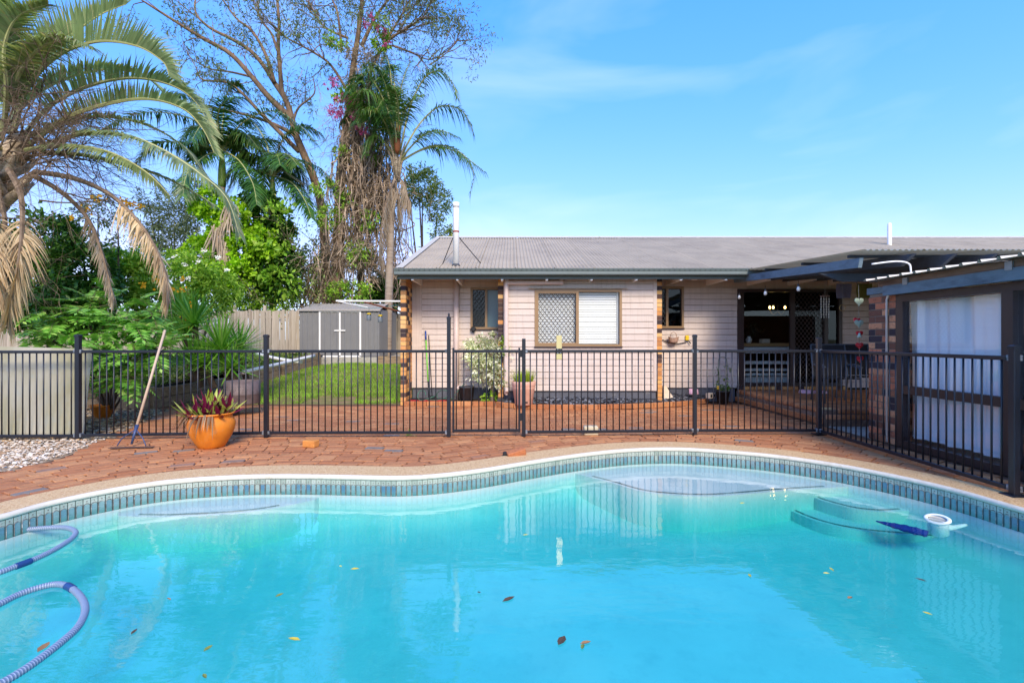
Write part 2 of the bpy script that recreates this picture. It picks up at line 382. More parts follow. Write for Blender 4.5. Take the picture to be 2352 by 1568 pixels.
# shell
m, nt, out = newmat('pool_plaster'); p = pos(nt)
base = mixc(nt, ramp(nt, noise(nt, p, 1.3, 5, 0.6), [(0.35, 0), (0.7, 1)]), S(214, 222, 216), S(194, 210, 204))
base = mixc(nt, ramp(nt, noise(nt, p, 5.0, 6, 0.7), [(0.5, 0), (0.74, 0.5)]), base, S(160, 194, 192))
base = mixc(nt, ramp(nt, noise(nt, p, 11, 4, 0.75), [(0.70, 0), (0.78, 0.7)]), base, S(96, 140, 136))
b = N(nt, 'ShaderNodeBsdfPrincipled'); b.inputs['Roughness'].default_value = 0.8; nt.links.new(base, b.inputs['Base Color']); nt.links.new(b.outputs[0], out.inputs[0])
M_plaster = m
def scaled(s, z): return [Vector((ctr.x + (q.x - ctr.x) * s, ctr.y + (q.y - ctr.y) * s, z)) for q in off(0.006, 0)]
rg = [off(0.012, -0.034), off(0.012, TILE_B + 0.002), off(0.0, TILE_B), off(0.0, -0.33)]
for s, z in ((0.995, -0.38), (0.98, -0.43), (0.95, -0.47), (0.90, -0.50), (0.8, -0.54), (0.6, -0.58), (0.35, -0.61), (0.12, -0.62)): rg.append(scaled(s, z))
sh = ringmesh(rg, True); k = len(rg) - 1; sh.f.append(tuple(k * NP + i for i in range(NP))[::-1]); sh.m.append(0)
sh.build('pool_shell', M_plaster, pool, True)

# waterline tiles, one by one round the part of the wall in view
m, nt, out = newmat('waterline_tile'); tcn = nt.nodes.new('ShaderNodeTexCoord'); sx = nt.nodes.new('ShaderNodeSeparateXYZ'); nt.links.new(tcn.outputs['Object'], sx.inputs[0])
r = rnd(nt, False); p = pos(nt)
mr = N(nt, 'ShaderNodeMapRange'); mr.inputs[1].default_value = -0.15; mr.inputs[2].default_value = 0; nt.links.new(sx.outputs['Z'], mr.inputs[0])
wob = N(nt, 'ShaderNodeMath', operation='ADD'); nt.links.new(mr.outputs[0], wob.inputs[0])
sc = N(nt, 'ShaderNodeMath', operation='MULTIPLY_ADD'); sc.inputs[1].default_value = 0.22; sc.inputs[2].default_value = -0.11; nt.links.new(noise(nt, p, 34, 3, 0.6, (0.6, 0.6, 2.4)), sc.inputs[0]); nt.links.new(sc.outputs[0], wob.inputs[1])
low = ramp(nt, r, [(0, S(114, 152, 158)), (0.5, S(132, 164, 164)), (0.8, S(102, 142, 152)), (0.93, S(82, 124, 148)), (1, S(154, 170, 160))])
up = ramp(nt, r, [(0, S(166, 178, 164)), (0.6, S(184, 192, 178)), (1, S(150, 164, 150))])
bott = ramp(nt, r, [(0, S(106, 152, 146)), (1, S(84, 134, 134))])
c1 = mixc(nt, ramp(nt, wob.outputs[0], [(0.62, 0), (0.75, 1)]), low, up)
c1 = mixc(nt, ramp(nt, wob.outputs[0], [(0.12, 1), (0.4, 0)]), c1, bott)
c1 = mixc(nt, ramp(nt, noise(nt, p, 60, 4, 0.7, (0.5, 0.5, 2.5)), [(0.52, 0), (0.7, 0.55)]), c1, S(56, 84, 84))
b = N(nt, 'ShaderNodeBsdfPrincipled'); b.inputs['Roughness'].default_value = 0.25; nt.links.new(c1, b.inputs['Base Color']); nt.links.new(b.outputs[0], out.inputs[0])
M_tile = m
M_tile_line = mat('tile_relief', S(112, 100, 92), 0.4, 0.3, 30, S(196, 192, 184), (0.5, 0.7))
M_grout = mat('tile_grout', S(128, 130, 120), 0.9, 0.2, 20)
TW = 0.0498
tb = MB(); hw = TW / 2 - 0.0030
# local frame: x along the wall, -y into the pool, z from 0 (top) down to -0.149
tb.add([(-hw, 0, -0.149), (hw, 0, -0.149), (hw, 0, 0), (-hw, 0, 0), (-hw, -0.008, -0.149), (hw, -0.008, -0.149), (hw, -0.008, 0), (-hw, -0.008, 0)], [(4, 5, 6, 7), (3, 7, 6, 2), (0, 3, 7, 4), (1, 5, 6, 2), (0, 1, 5, 4)])
wv = [(-hw, -0.052), (-hw * 0.55, -0.045), (0, -0.038), (hw * 0.55, -0.045), (hw, -0.052)]
for (xa, za), (xb, zb) in zip(wv, wv[1:]):
    tb.add([(xa, -0.008, za - 0.003), (xb, -0.008, zb - 0.003), (xb, -0.0115, zb), (xa, -0.0115, za), (xb, -0.008, zb + 0.003), (xa, -0.008, za + 0.003)], [(0, 1, 2, 3), (3, 2, 4, 5)], 1)
tb.add([(-0.005, -0.0082, -0.026), (0.005, -0.0082, -0.026), (0.005, -0.0082, -0.017), (-0.005, -0.0082, -0.017), (0, -0.0105, -0.0215)], [(0, 1, 4), (1, 2, 4), (2, 3, 4), (3, 0, 4)], 1)
for sgn in (-1, 1): tb.add([(sgn * hw, -0.008, -0.149), (sgn * (hw - 0.003), -0.0105, -0.149), (sgn * (hw - 0.003), -0.0105, -0.05), (sgn * hw, -0.008, -0.05)], [(0, 1, 2, 3)], 1)
tile_me = tb.mesh('tile', [M_tile, M_tile_line])
vis = resample([POOL[i] for i in range(NP)], 0.01)
i0 = min(range(len(vis)), key=lambda i: (vis[i] - Vector((-4.13, 2.95, 0))).length); i1 = min(range(len(vis)), key=lambda i: (vis[i] - Vector((4.17, 3.1, 0))).length)
seg = (vis[i0:i1] if i0 < i1 else vis[i0:] + vis[:i1])
tl = resample(seg, TW, False)
for a, bq in zip(tl, tl[1:]):
    c = (a + bq) / 2; t = (bq - a).normalized()
    ang = math.atan2(t.y, t.x)
    nrm = Vector((-t.y, t.x, 0)); sg = 1
    if nrm.dot(c - ctr) < 0: nrm, ang = -nrm, ang + math.pi
    link('tile', tile_me, pool, c + nrm * 0.0085 + Vector((0, 0, -0.037)), (0, 0, ang))
ringmesh([off(0.0095, -0.036), off(0.0095, TILE_B + 0.0005)], True).build('grout', M_grout, pool)

# benches and steps below the water
M_strip = mat('step_tile', S(120, 146, 142), 0.4, 0.3, 20, S(88, 114, 114), (0.4, 0.7), piece=0.3)
def nearest(q): return min(range(NP), key=lambda i: (POOL[i] - Vector((q.x, q.y, 0))).length)
def bench(name, pts, z, zb=-0.6, strip=(0.08, 0.95)):
    e = cr([PG(x, y, z) for x, y in pts], 8)
    ia, ib = nearest(e[0]), nearest(e[-1])
    wall = []; i = ib
    while i != ia:
        wall.append(POOL[i] + PN[i] * 0.03); i = (i - 1) % NP
    wall.append(POOL[ia] + PN[ia] * 0.03)
    poly = [(v.x, v.y) for v in e] + [(v.x, v.y) for v in wall]
    area = sum(poly[i][0] * poly[(i + 1) % len(poly)][1] - poly[(i + 1) % len(poly)][0] * poly[i][1] for i in range(len(poly)))
    if area < 0: poly = poly[::-1]
    o = MB().prism(poly, zb, z).build(name, M_plaster, pool)
    e2 = resample(e, 0.075, False); n = len(e2); c = sum((Vector((a, b_, 0)) for a, b_ in poly), Vector()) / len(poly)
    for k in range(int(n * strip[0]), int(n * strip[1]) - 1):
        a, bb = e2[k], e2[k + 1]; t = (bb - a).normalized(); nn = Vector((-t.y, t.x, 0)); mid = (a + bb) / 2
        if nn.dot(c - mid) < 0: nn = -nn
        link('step_tile', STEP_ME, o, mid + nn * 0.05 + Vector((0, 0, 0.002)), (0, 0, math.atan2(t.y, t.x)))
    return o
STEP_ME = MB().box((0, 0, 0), (0.070, 0.026, 0.006)).mesh('step_tile', M_strip)
bench('bench', [(1318, 1086), (1400, 1107), (1475, 1128), (1560, 1137), (1640, 1138.5), (1720, 1133), (1800, 1126), (1880, 1121), (1945, 1117)], -0.207)
bench('bench', [(272, 1184), (340, 1186.5), (412, 1185.6), (538, 1178.6), (629, 1166.5), (722, 1147)], -0.207, strip=(0.12, 0.86))
bench('step', [(1858, 1137), (1885, 1148), (1926, 1159.7), (1960, 1168), (1997, 1173), (2040, 1175), (2092, 1171)], -0.30)
bench('step', [(1800, 1164), (1838, 1182), (1879, 1197), (1935, 1211), (1997, 1220.5), (2060, 1226.5), (2115, 1228.6), (2215, 1223)], -0.42)

# water: clear turquoise body that takes the red out of the light, mirror-smooth top
m, nt, out = newmat('pool_water'); p = pos(nt)
tr = N(nt, 'ShaderNodeBsdfTransparent'); gl = N(nt, 'ShaderNodeBsdfGlossy'); gl.inputs['Roughness'].default_value = 0.015
bu = N(nt, 'ShaderNodeBump'); bu.inputs['Strength'].default_value = 0.10; bu.inputs['Distance'].default_value = 0.02
nt.links.new(noise(nt, p, 5.0, 3, 0.5, (0.7, 1.6, 1)), bu.inputs['Height']); nt.links.new(bu.outputs[0], gl.inputs['Normal']); fo = schlick(nt, 0.14, bu.outputs[0])
mx = N(nt, 'ShaderNodeMixShader'); nt.links.new(fo, mx.inputs[0]); nt.links.new(tr.outputs[0], mx.inputs[1]); nt.links.new(gl.outputs[0], mx.inputs[2]); nt.links.new(mx.outputs[0], out.inputs[0])
va = N(nt, 'ShaderNodeVolumeAbsorption'); va.inputs['Color'].default_value = (0.30, 0.925, 0.93, 1); va.inputs['Density'].default_value = 2.5
nt.links.new(va.outputs[0], out.inputs['Volume'])
top = off(0.011, WATER_Z); wm = ringmesh([top, off(0.06, WATER_Z - 0.02), [Vector((q.x, q.y, -1.3)) for q in off(0.06, 0)]], True)
wm.f.append(tuple(range(NP))); wm.m.append(0); wm.f.append(tuple(2 * NP + i for i in range(NP))[::-1]); wm.m.append(0)
w = wm.build('water', m); bmw = bmesh.new(); bmw.from_mesh(w.data); bmesh.ops.recalc_face_normals(bmw, faces=bmw.faces); bmw.to_mesh(w.data); bmw.free()
struct(w)

# ---------------------------------------------------------------- paving
far = [i for i in range(NP) if POOL[i].y > 2.0]
far = far if far[0] != 0 else far
def arc(d, z): return [POOL[i] + PN[i] * d + Vector((0, 0, z)) for i in ARC]
st = nearest(Vector((-4.2, 2.4, 0))); en = nearest(Vector((4.2, 2.4, 0)))
ARC = []; i = st
while i != en: ARC.append(i); i = (i + 1) % NP
if sum(POOL[i].y for i in ARC) / len(ARC) < 2.4:
    ARC = []; i = st
    while i != en: ARC.append(i); i = (i - 1) % NP
mb = MB(); a0 = arc(0.34, -0.014); a1 = arc(0.9, -0.014)
# fan out to a rectangle beyond
def to_rect(v):
    d = (v - ctr).normalized(); best = 1e9
    for (lim, comp) in ((10.35, d.y), (4.86, d.x), (-6.95, d.x)):
        c0 = ctr.y if comp is d.y and lim > 9 else ctr.x
        if abs(comp) > 1e-6:
            t = (lim - c0) / comp
            if 0 < t < best: best = t
    q = ctr + d * best; return Vector((q.x, q.y, -0.014))
a2 = [to_rect(v) for v in a1]
n = len(ARC); mb.v = [tuple(v) for v in a0 + a1 + a2]
for k in range(2):
    for i in range(n - 1): mb.f.append((k * n + i, k * n + i + 1, (k + 1) * n + i + 1, (k + 1) * n + i)); mb.m.append(0)
paving = struct(mb.build('paving', M_sand))
def pebble_side(x, y):                  # left of this line: loose stones, not bricks
    if y < 6.4: return x < -5.12 - max(0, (y - 5.3)) * 0.28
    return x < -5.4 - (y - 6.4) * 0.42
EDGE = cr([Vector(q + (0,)) for q in ((-0.30, 9.62), (-0.05, 9.36), (0.4, 9.22), (1.0, 9.16), (1.7, 9.18), (2.4, 9.30), (3.0, 9.5), (3.55, 9.75), (4.0, 10.02), (4.15, 10.2))], 8)
def edge_y(x):
    if x < -0.3: return 9.68
    if x > 4.15: return 10.27
    for a, b_ in zip(EDGE, EDGE[1:]):
        if a.x <= x <= b_.x: return a.y + (b_.y - a.y) * (x - a.x) / max(b_.x - a.x, 1e-6)
    return 9.68
PL, PW = 0.224, 0.109
pv = MB().cbox((0, 0, -0.03), (PL, PW, 0.06), 0.005); pv_me = pv.mesh('paver', M_paver)
random.seed(4); bricks = []
fence_y = lambda x: 6.36 + (x + 5.76) * 0.0405 if x < 2.6 else 6.71
gl_ = cr([Vector(v) for v in arc(0.0, 0)[::14]], 6)
for k in range(24):                     # rows that follow the pool
    d = 0.37 + 0.004 + PW / 2 + k * (PW + 0.006)
    row = resample([POOL[i] + PN[i] * d for i in ARC], 0.02, False)
    acc = random.random() * 0.23; L = 0; last = row[0]; nxt = acc
    for v in row[1:]:
        L += (v - last).length; last = v
        if L >= nxt:
            nxt = L + PL + 0.006
            j = nearest(v); nn = PN[j]; ang = math.atan2(nn.y, nn.x) - math.pi / 2
            if v.y > fence_y(v.x) + 0.02 or v.y < 2.4 or v.x > 4.74 or v.x < -7 or pebble_side(v.x, v.y): continue
            bricks.append((v.x, v.y, ang))
rows_b = []
for k in range(40):                     # straight rows behind the fence
    y = 6.45 + k * (PW + 0.006); x = -7.2 + (k % 2) * 0.115
    while x < 4.72:
        fy = fence_y(x)
        if y > fy + 0.02 and y < edge_y(x) - 0.06 and y < 9.86 and not pebble_side(x, y): rows_b.append((x, y, 0.02))
        x += PL + 0.006
allb = sorted(bricks, key=lambda q: q[0] ** 2 + q[1] ** 2)
def bpose(q):
    z = random.uniform(-0.003, 0.002); return Vector((q[0], q[1], z)), (random.uniform(-.006, .006), random.uniform(-.008, .008), q[2] + random.uniform(-.015, .015))
for q in allb[:300]:
    l, r_ = bpose(q); link('paver', pv_me, paving, l, r_)
def merged(name, me_mb, poses, m_, parent):
    big = MB()
    for l, r_ in poses:
        Mx = Matrix.Translation(l) @ Matrix.Rotation(r_[2], 4, 'Z') @ Matrix.Rotation(r_[1], 4, 'Y') @ Matrix.Rotation(r_[0], 4, 'X')
        big.add([Mx @ Vector(v) for v in me_mb.v], me_mb.f)
    return tag(big.build(name, m_, parent), kind='stuff')
pv_s = MB(); zt, c_ = 0, 0.005
hx, hy = PL / 2, PW / 2
pv_s.add([(-hx + c_, -hy + c_, 0), (hx - c_, -hy + c_, 0), (hx - c_, hy - c_, 0), (-hx + c_, hy - c_, 0), (-hx, -hy, -c_), (hx, -hy, -c_), (hx, hy, -c_), (-hx, hy, -c_), (-hx, -hy, -.03), (hx, -hy, -.03), (hx, hy, -.03), (-hx, hy, -.03)],
         [(0, 1, 2, 3), (4, 5, 1, 0), (5, 6, 2, 1), (6, 7, 3, 2), (7, 4, 0, 3), (8, 9, 5, 4), (9, 10, 6, 5), (10, 11, 7, 6), (11, 8, 4, 7)])
merged('paver_field', pv_s, [bpose(q) for q in allb[300:]], M_paver, paving)
merged('paver_field', pv_s, [bpose(q) for q in rows_b], M_paver_far, paving)
# ---------------------------------------------------------------- house
M_clad = mat('pink_beige_paint', S(210, 195, 184), 0.6, 0.05, 2.5, S(198, 181, 168), (0.45, 0.8), 0.08, 30, (0.3, 1, 3), piece=0.03)
def streaks(m_, amt=0.12):              # rain streaks and grime running down a wall
    nt = m_.node_tree; b = [n for n in nt.nodes if n.type == 'BSDF_PRINCIPLED'][0]; src = b.inputs['Base Color'].links[0].from_socket
    f = ramp(nt, noise(nt, pos(nt), 3.2, 6, .7, (5, 5, .35), .3), [(.5, 0), (.78, amt * 3)]); o = mixc(nt, f, src, S(138, 118, 102)); nt.links.new(o, b.inputs['Base Color'])
streaks(M_clad)
M_roof = mat('grey_roof_steel', S(176, 161, 136), 0.6, 0.08, 1.2, S(156, 142, 120), (0.45, 0.75), spec=0.2)
M_ridge = mat('ridge_cream', S(196, 188, 172), 0.5, 0.05, 2)
M_gutter = mat('gutter_grey_green', S(98, 110, 108), 0.5, 0.06, 3, S(98, 110, 112), (0.5, 0.8))
M_dark = mat('dark_gap', S(34, 34, 36), 0.8, 0.1, 4)
M_plinth = mat('grey_plinth', S(92, 94, 102), 0.85, 0.15, 6, S(140, 138, 134), (0.62, 0.72))
M_wframe = mat('bronze_frame', S(150, 120, 84), 0.4, 0.06, 3, spec=0.5)
M_brown = mat('brown_aluminium', S(62, 46, 42), 0.4, 0.08, 3, spec=0.5)
M_wire = mat('screen_wire', S(60, 56, 54), 0.5, 0.05, 3)
M_slat = mat('white_slat', S(240, 240, 240), 0.4, 0.02, 3)
M_white = mat('white_paint', S(238, 236, 232), 0.45, 0.04, 3)
M_pvc = mat('white_pvc', S(236, 234, 228), 0.35, 0.05, 3, S(206, 200, 188), (0.55, 0.85))
M_black = mat('black_plastic', S(30, 30, 33), 0.5, 0.1, 3)
M_glass = glassmat('window_glass', (0.95, 0.96, 0.96))
M_glass_dark = glassmat('dark_window_glass', (0.30, 0.34, 0.36), 0, 1.5, 0.8)
M_obscure = mat('obscure_glass', S(92, 118, 128), 0.25, 0.06, 2, spec=0.6)
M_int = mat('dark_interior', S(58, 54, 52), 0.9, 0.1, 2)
BAY, REC = 9.65, 10.28
XL, XR = -2.23, 17.0
ZC0, BH = 0.305, 0.1265                # bottom of cladding, height of a board
house = thing('house', 'long single-storey house clad in pinkish weatherboard under a grey corrugated roof', 'house', (2.0, 10.3, 0))

def board_mesh(w):
    h = BH
    prof = [(0, 0.002), (-0.030, 0.0), (-0.032, 0.004), (-0.026, h - 0.014), (-0.008, h - 0.004), (-0.004, h + 0.004), (0, h + 0.004)]
    mb = MB(); n = len(prof)
    mb.add([(0, y, z) for y, z in prof] + [(w, y, z) for y, z in prof], [(i, i + 1, n + i + 1, n + i) for i in range(n - 1)] + [tuple(range(n)), tuple(range(2 * n - 1, n - 1, -1))]); return mb.mesh('board', M_clad)
def clad(parent, x0, x1, y, z0, z1, holes=()):
    k = 0
    while ZC0 + k * BH < z1 - 0.02:
        za = ZC0 + k * BH; zb = za + BH; k += 1
        if zb < z0 + 0.02: continue
        segs = [(x0, x1)]
        for hx0, hx1, hz0, hz1 in holes:
            if zb > hz0 + 0.03 and za < hz1 - 0.03:
                segs = [q for s in segs for q in ((s[0], min(s[1], hx0)), (max(s[0], hx1), s[1])) if q[1] - q[0] > 0.02]
        for a, b_ in segs: link('board', board_mesh(b_ - a), parent, (a, y, za))
def wallbody(x0, x1, y, z0, z1, holes, name='wall'):      # sheathing behind the boards, open where the windows are
    mb = MB(); xs = sorted({x0, x1, *[h[0] for h in holes], *[h[1] for h in holes]}); zs = sorted({z0, z1, *[h[2] for h in holes], *[h[3] for h in holes]})
    for a, b_ in zip(xs, xs[1:]):
        for c, d in zip(zs, zs[1:]):
            mx_, mz_ = (a + b_) / 2, (c + d) / 2
            if not any(h[0] < mx_ < h[1] and h[2] < mz_ < h[3] for h in holes): mb.b2(a, b_, y + 0.001, y + 0.1, c, d)
    return mb.build(name, M_clad, house)
W_BAY = (0.456, 2.206, 1.194, 2.335)
def zat(y, Y): return EYE + (780 - y) / 1100 * Y
def xat(x, Y): return (x - 1176) / 1100 * Y
W_L = (xat(1081, REC), xat(1158, REC), zat(756, REC), zat(661, REC))
W_R = (xat(1508, REC), xat(1569.5, REC), zat(753.6, REC), zat(658.6, REC))
DOOR = (xat(1692.7, REC), xat(1931, REC), 0.36, zat(664, REC))
ZT = 2.74
w1 = wallbody(-0.17, 2.91, BAY, 0.31, ZT, [W_BAY]); clad(w1, -0.10, 2.84, BAY, ZC0, 2.70, [W_BAY])
MB().b2(-0.17, -0.098, BAY - 0.036, BAY, ZC0, 2.7).build('corner_trim', M_clad, w1); MB().b2(2.838, 2.91, BAY - 0.036, BAY, ZC0, 2.7).build('corner_trim', M_clad, w1)
w2 = wallbody(-2.14, -0.17, REC, 0.31, ZT, [W_L]); clad(w2, -1.93, -0.28, REC, ZC0, ZT, [W_L])
MB().b2(-2.14, -1.932, REC - 0.036, REC, ZC0, 2.7).build('corner_trim', M_clad, w2)
w3 = wallbody(3.03, 4.83, REC, 0.31, ZT, [W_R]); clad(w3, 3.03, 4.82, REC, ZC0, ZT, [W_R])
w4 = wallbody(4.83, 17.0, REC, 0.31, ZT, [DOOR]); clad(w4, DOOR[1] + 0.02, 12.0, REC, ZC0, ZT, [])
# rest of the box: gable, back, ceiling, inner partition
bx = MB(); bx.b2(-2.14, -2.04, REC + 0.1, 18.5, 0, ZT); bx.b2(-2.04, 17, 18.4, 18.5, 0, ZT); bx.b2(16.9, 17, REC + 0.1, 18.4, 0, ZT)
bx.add([(-2.15, 9.9, 2.7), (-2.15, 14.2, 4.28), (-2.15, 18.5, 2.7)], [(0, 1, 2)])
bx.build('side_wall', M_clad, house)
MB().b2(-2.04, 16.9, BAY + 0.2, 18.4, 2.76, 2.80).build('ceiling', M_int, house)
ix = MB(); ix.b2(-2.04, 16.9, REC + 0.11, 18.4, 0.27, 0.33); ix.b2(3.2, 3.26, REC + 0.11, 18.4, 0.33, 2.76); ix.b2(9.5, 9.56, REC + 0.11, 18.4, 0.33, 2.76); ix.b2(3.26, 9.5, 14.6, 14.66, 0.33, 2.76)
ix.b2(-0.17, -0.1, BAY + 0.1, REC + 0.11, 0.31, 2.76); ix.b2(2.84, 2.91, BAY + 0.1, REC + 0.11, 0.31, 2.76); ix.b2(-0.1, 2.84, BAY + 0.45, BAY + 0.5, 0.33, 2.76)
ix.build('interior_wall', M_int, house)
pl = MB(); pl.b2(-0.16, 2.9, BAY + 0.012, BAY + 0.1, 0, 0.309); pl.b2(-2.13, -0.17, REC + 0.012, REC + 0.1, 0, 0.309); pl.b2(3.03, 4.79, REC + 0.012, REC + 0.1, 0, 0.309); pl.build('plinth', M_plinth, house)

# brick wing walls
BL = {k: MB().cbox((0, 0, 0), (0.108, k, 0.076), 0.004).mesh('brick', M_brick_tan) for k in (0.22, 0.105, 0.15, 0.045)}
def pillar(x0, yb, ztop):
    p_ = MB().b2(x0 + 0.006, x0 + 0.104, BAY + 0.006, yb, 0.0, ztop).build('brick_pillar', M_mortar, house)
    for k in range(int(ztop / 0.0862)):
        z = 0.043 + k * 0.0862; y = BAY
        for l in ((0.22, 0.22, 0.15) if k % 2 else (0.105, 0.22, 0.22, 0.045)):
            if y + l > yb + 0.02: break
            link('brick', BL[l], p_, (x0 + 0.055, y + l / 2, z), (random.uniform(-.004, .004), 0, random.uniform(-.008, .008))); y += l + 0.01
    return p_
pillar(-2.25, REC - 0.005, 2.66); pillar(-0.283, REC - 0.005, 2.66); pillar(2.915, REC - 0.005, 2.66)

# roof
GY, GZ, RY, RZ = 9.30, 2.70, 14.2, 4.335
pitch = math.atan2(RZ - GZ, RY - GY); rl = math.hypot(RZ - GZ, RY - GY)
roof = MB().add([(XL, GY + 0.05, GZ - 0.02), (XR, GY + 0.05, GZ - 0.02), (XR, RY, RZ - 0.035), (XL, RY, RZ - 0.035), (XL, 19.05, GZ - 0.02), (XR, 19.05, GZ - 0.02)], [(0, 1, 2, 3), (3, 2, 5, 4)]).build('roof', M_roof, house)
SW = 0.762; nw = 10
sm = MB(); prof = []
for i in range(nw * 8 + 5):
    x = i / 8 * SW / nw; prof.append((x, 0.0135 * math.cos(2 * math.pi * i / 8) + 0.016 * (1 if i > nw * 8 else 0)))
sm.add([(x, 0, z) for x, z in prof] + [(x, rl, z) for x, z in prof], [(i, i + 1, len(prof) + i + 1, len(prof) + i) for i in range(len(prof) - 1)])
sheet_me = sm.mesh('roof_sheet', M_roof, True)
nsh = int((XR - XL) / SW) + 1
for k in range(nsh): link('roof_sheet', sheet_me, roof, (XL + k * SW, GY - 0.03, GZ + 0.004 + (k % 2) * 0.0015), (pitch, 0, 0))
sc_ = MB()
for k in range(nsh * 5):
    for j, u in enumerate((0.25, 2.0, 3.6)):
        x = XL + (k + 0.0) * SW / 5; sc_.box((x, GY + u * math.cos(pitch), GZ + u * math.sin(pitch) + 0.022), (0.013, 0.013, 0.012))
tag(sc_.build('roof_screws', mat('screw', S(120, 116, 112), 0.5), roof), kind='stuff')
rc = MB()
for k in range(8):
    x0 = XL - 0.02 + k * 2.42; rc.add([(x0, RY - 0.17, RZ - 0.022), (x0 + 2.40, RY - 0.17, RZ - 0.022), (x0 + 2.40, RY, RZ + 0.045), (x0, RY, RZ + 0.045), (x0, RY + 0.17, RZ - 0.022), (x0 + 2.40, RY + 0.17, RZ - 0.022)], [(0, 1, 2, 3), (3, 2, 5, 4)])
rc.tube([(XL, RY, RZ + 0.045), (XR, RY, RZ + 0.045)], 0.014, 6); rc.build('ridge_cap', M_ridge, roof)
bg_ = MB()
for q in (0, 1):
    a = Vector((XL - 0.015, GY - 0.02, GZ + 0.012)); b_ = Vector((XL - 0.015, RY, RZ + 0.03)); u = (b_ - a).normalized()
bg_.add([a + Vector((-0.02, 0, 0.01)), a + Vector((0.13, 0, 0.018)), b_ + Vector((0.13, 0, 0.018)), b_ + Vector((-0.02, 0, 0.01)), a + Vector((-0.02, 0, -0.14)), b_ + Vector((-0.02, 0, -0.14))], [(0, 1, 2, 3), (4, 0, 3, 5)]); bg_.build('barge_cap', M_ridge, roof)
# gutter with its row of overflow slots
gt = MB(); g0, g1 = XL - 0.04, 5.0
pr = [(GY + 0.02, GZ - 0.02), (GY + 0.015, GZ - 0.125), (GY - 0.085, GZ - 0.13), (GY - 0.105, GZ - 0.11), (GY - 0.10, GZ - 0.06), (GY - 0.112, GZ - 0.03), (GY - 0.118, GZ - 0.002), (GY - 0.105, GZ), (GY - 0.09, GZ - 0.03)]
n = len(pr); gt.add([(g0, y, z) for y, z in pr] + [(g1, y, z) for y, z in pr], [(i, i + 1, n + i + 1, n + i) for i in range(n - 1)] + [tuple(range(n)), tuple(range(2 * n - 1, n - 1, -1))])
g = gt.build('gutter', M_gutter, house)
sl = MB()
for k in range(74): sl.box((g0 + 0.1 + k * 0.098, GY - 0.1135, GZ - 0.036), (0.026, 0.006, 0.007))
sl.build('overflow_slots', M_dark, g)
MB().b2(XL, 17, GY + 0.022, GY + 0.045, GZ - 0.19, GZ - 0.01).build('fascia', M_gutter, house)
for k in range(16):
    x = -1.94 + k * 0.873
    MB().b2(x - 0.022, x + 0.022, GY + 0.03, BAY + 0.6, GZ - 0.215, GZ - 0.06).build('rafter_tail', M_white, house)
MB().b2(XL + 0.1, 16.8, GY + 0.046, REC + 0.1, GZ - 0.055, GZ - 0.045).build('eave_lining', M_clad, house)

# windows
def window(rect, y, name='window'):
    o = MB(); x0, x1, z0, z1 = rect; t = 0.045
    o.b2(x0, x1, y - 0.045, y + 0.06, z1 - t, z1); o.b2(x0, x1, y - 0.045, y + 0.06, z0, z0 + t); o.b2(x0, x0 + t, y - 0.045, y + 0.06, z0 + t, z1 - t); o.b2(x1 - t, x1, y - 0.045, y + 0.06, z0 + t, z1 - t)
    w = o.build(name, M_wframe, house)
    MB().b2(x0 - 0.01, x1 + 0.01, y - 0.062, y - 0.0455, z0 - 0.022, z0 + 0.004).build('sill', M_brown, w); return w
def lattice(x0, x1, z0, z1, y, dx, dz, wire, parent, m_=None):
    mb = MB(); H, Wd = z1 - z0, x1 - x0
    def seg(px, pz, qx, qz, yo):
        d = Vector((qx - px, 0, qz - pz)); L = d.length
        if L < 0.01: return
        d /= L; nrm = Vector((-d.z, 0, d.x)) * wire / 2; a, b_ = Vector((px, y + yo, pz)), Vector((qx, y + yo, qz)); t = Vector((0, 0.003, 0))
        mb.add([a - nrm, b_ - nrm, b_ + nrm, a + nrm, a - nrm + t, b_ - nrm + t, b_ + nrm + t, a + nrm + t], [(0, 1, 2, 3), (4, 7, 6, 5), (0, 4, 5, 1), (2, 6, 7, 3)])
    k_ = dz / dx; n = int((Wd + H / k_) / dx) + 2
    for i in range(-n, n + 1):
        c = x0 + i * dx
        for sgn in (1, -1):             # x = c + s*(z-z0)/k
            za, zb = z0, z1
            xa, xb = c, c + sgn * H / k_
            lo, hi = (xa, xb) if sgn > 0 else (xb, xa)
            if hi <= x0 or lo >= x1: continue
            def zx(x): return z0 + (x - c) * k_ * sgn
            pts = [(xa, za), (xb, zb)]
            cl = []
            for (px, pz) in pts:
                if px < x0: px, pz = x0, zx(x0)
                if px > x1: px, pz = x1, zx(x1)
                cl.append((px, min(max(pz, z0), z1)))
            seg(cl[0][0], cl[0][1], cl[1][0], cl[1][1], 0 if sgn > 0 else 0.0035)
    return mb.build('security_screen', m_ or M_wire, parent)
slat_cache = {}
def slats(x0, x1, z0, z1, y, n, parent):
    h = (z1 - z0) / n; key = (round(x1 - x0, 3), n)
    if key not in slat_cache: slat_cache[key] = MB().box((0, 0, 0), (x1 - x0, 0.008, h * 0.82), Matrix.Rotation(R(-18), 3, 'X')).mesh('slat', M_slat)
    for k in range(n): link('slat', slat_cache[key], parent, ((x0 + x1) / 2, y, z0 + h * (k + 0.5)))
x0, x1, z0, z1 = W_BAY; xm = x0 + 0.885
w = window(W_BAY, BAY)
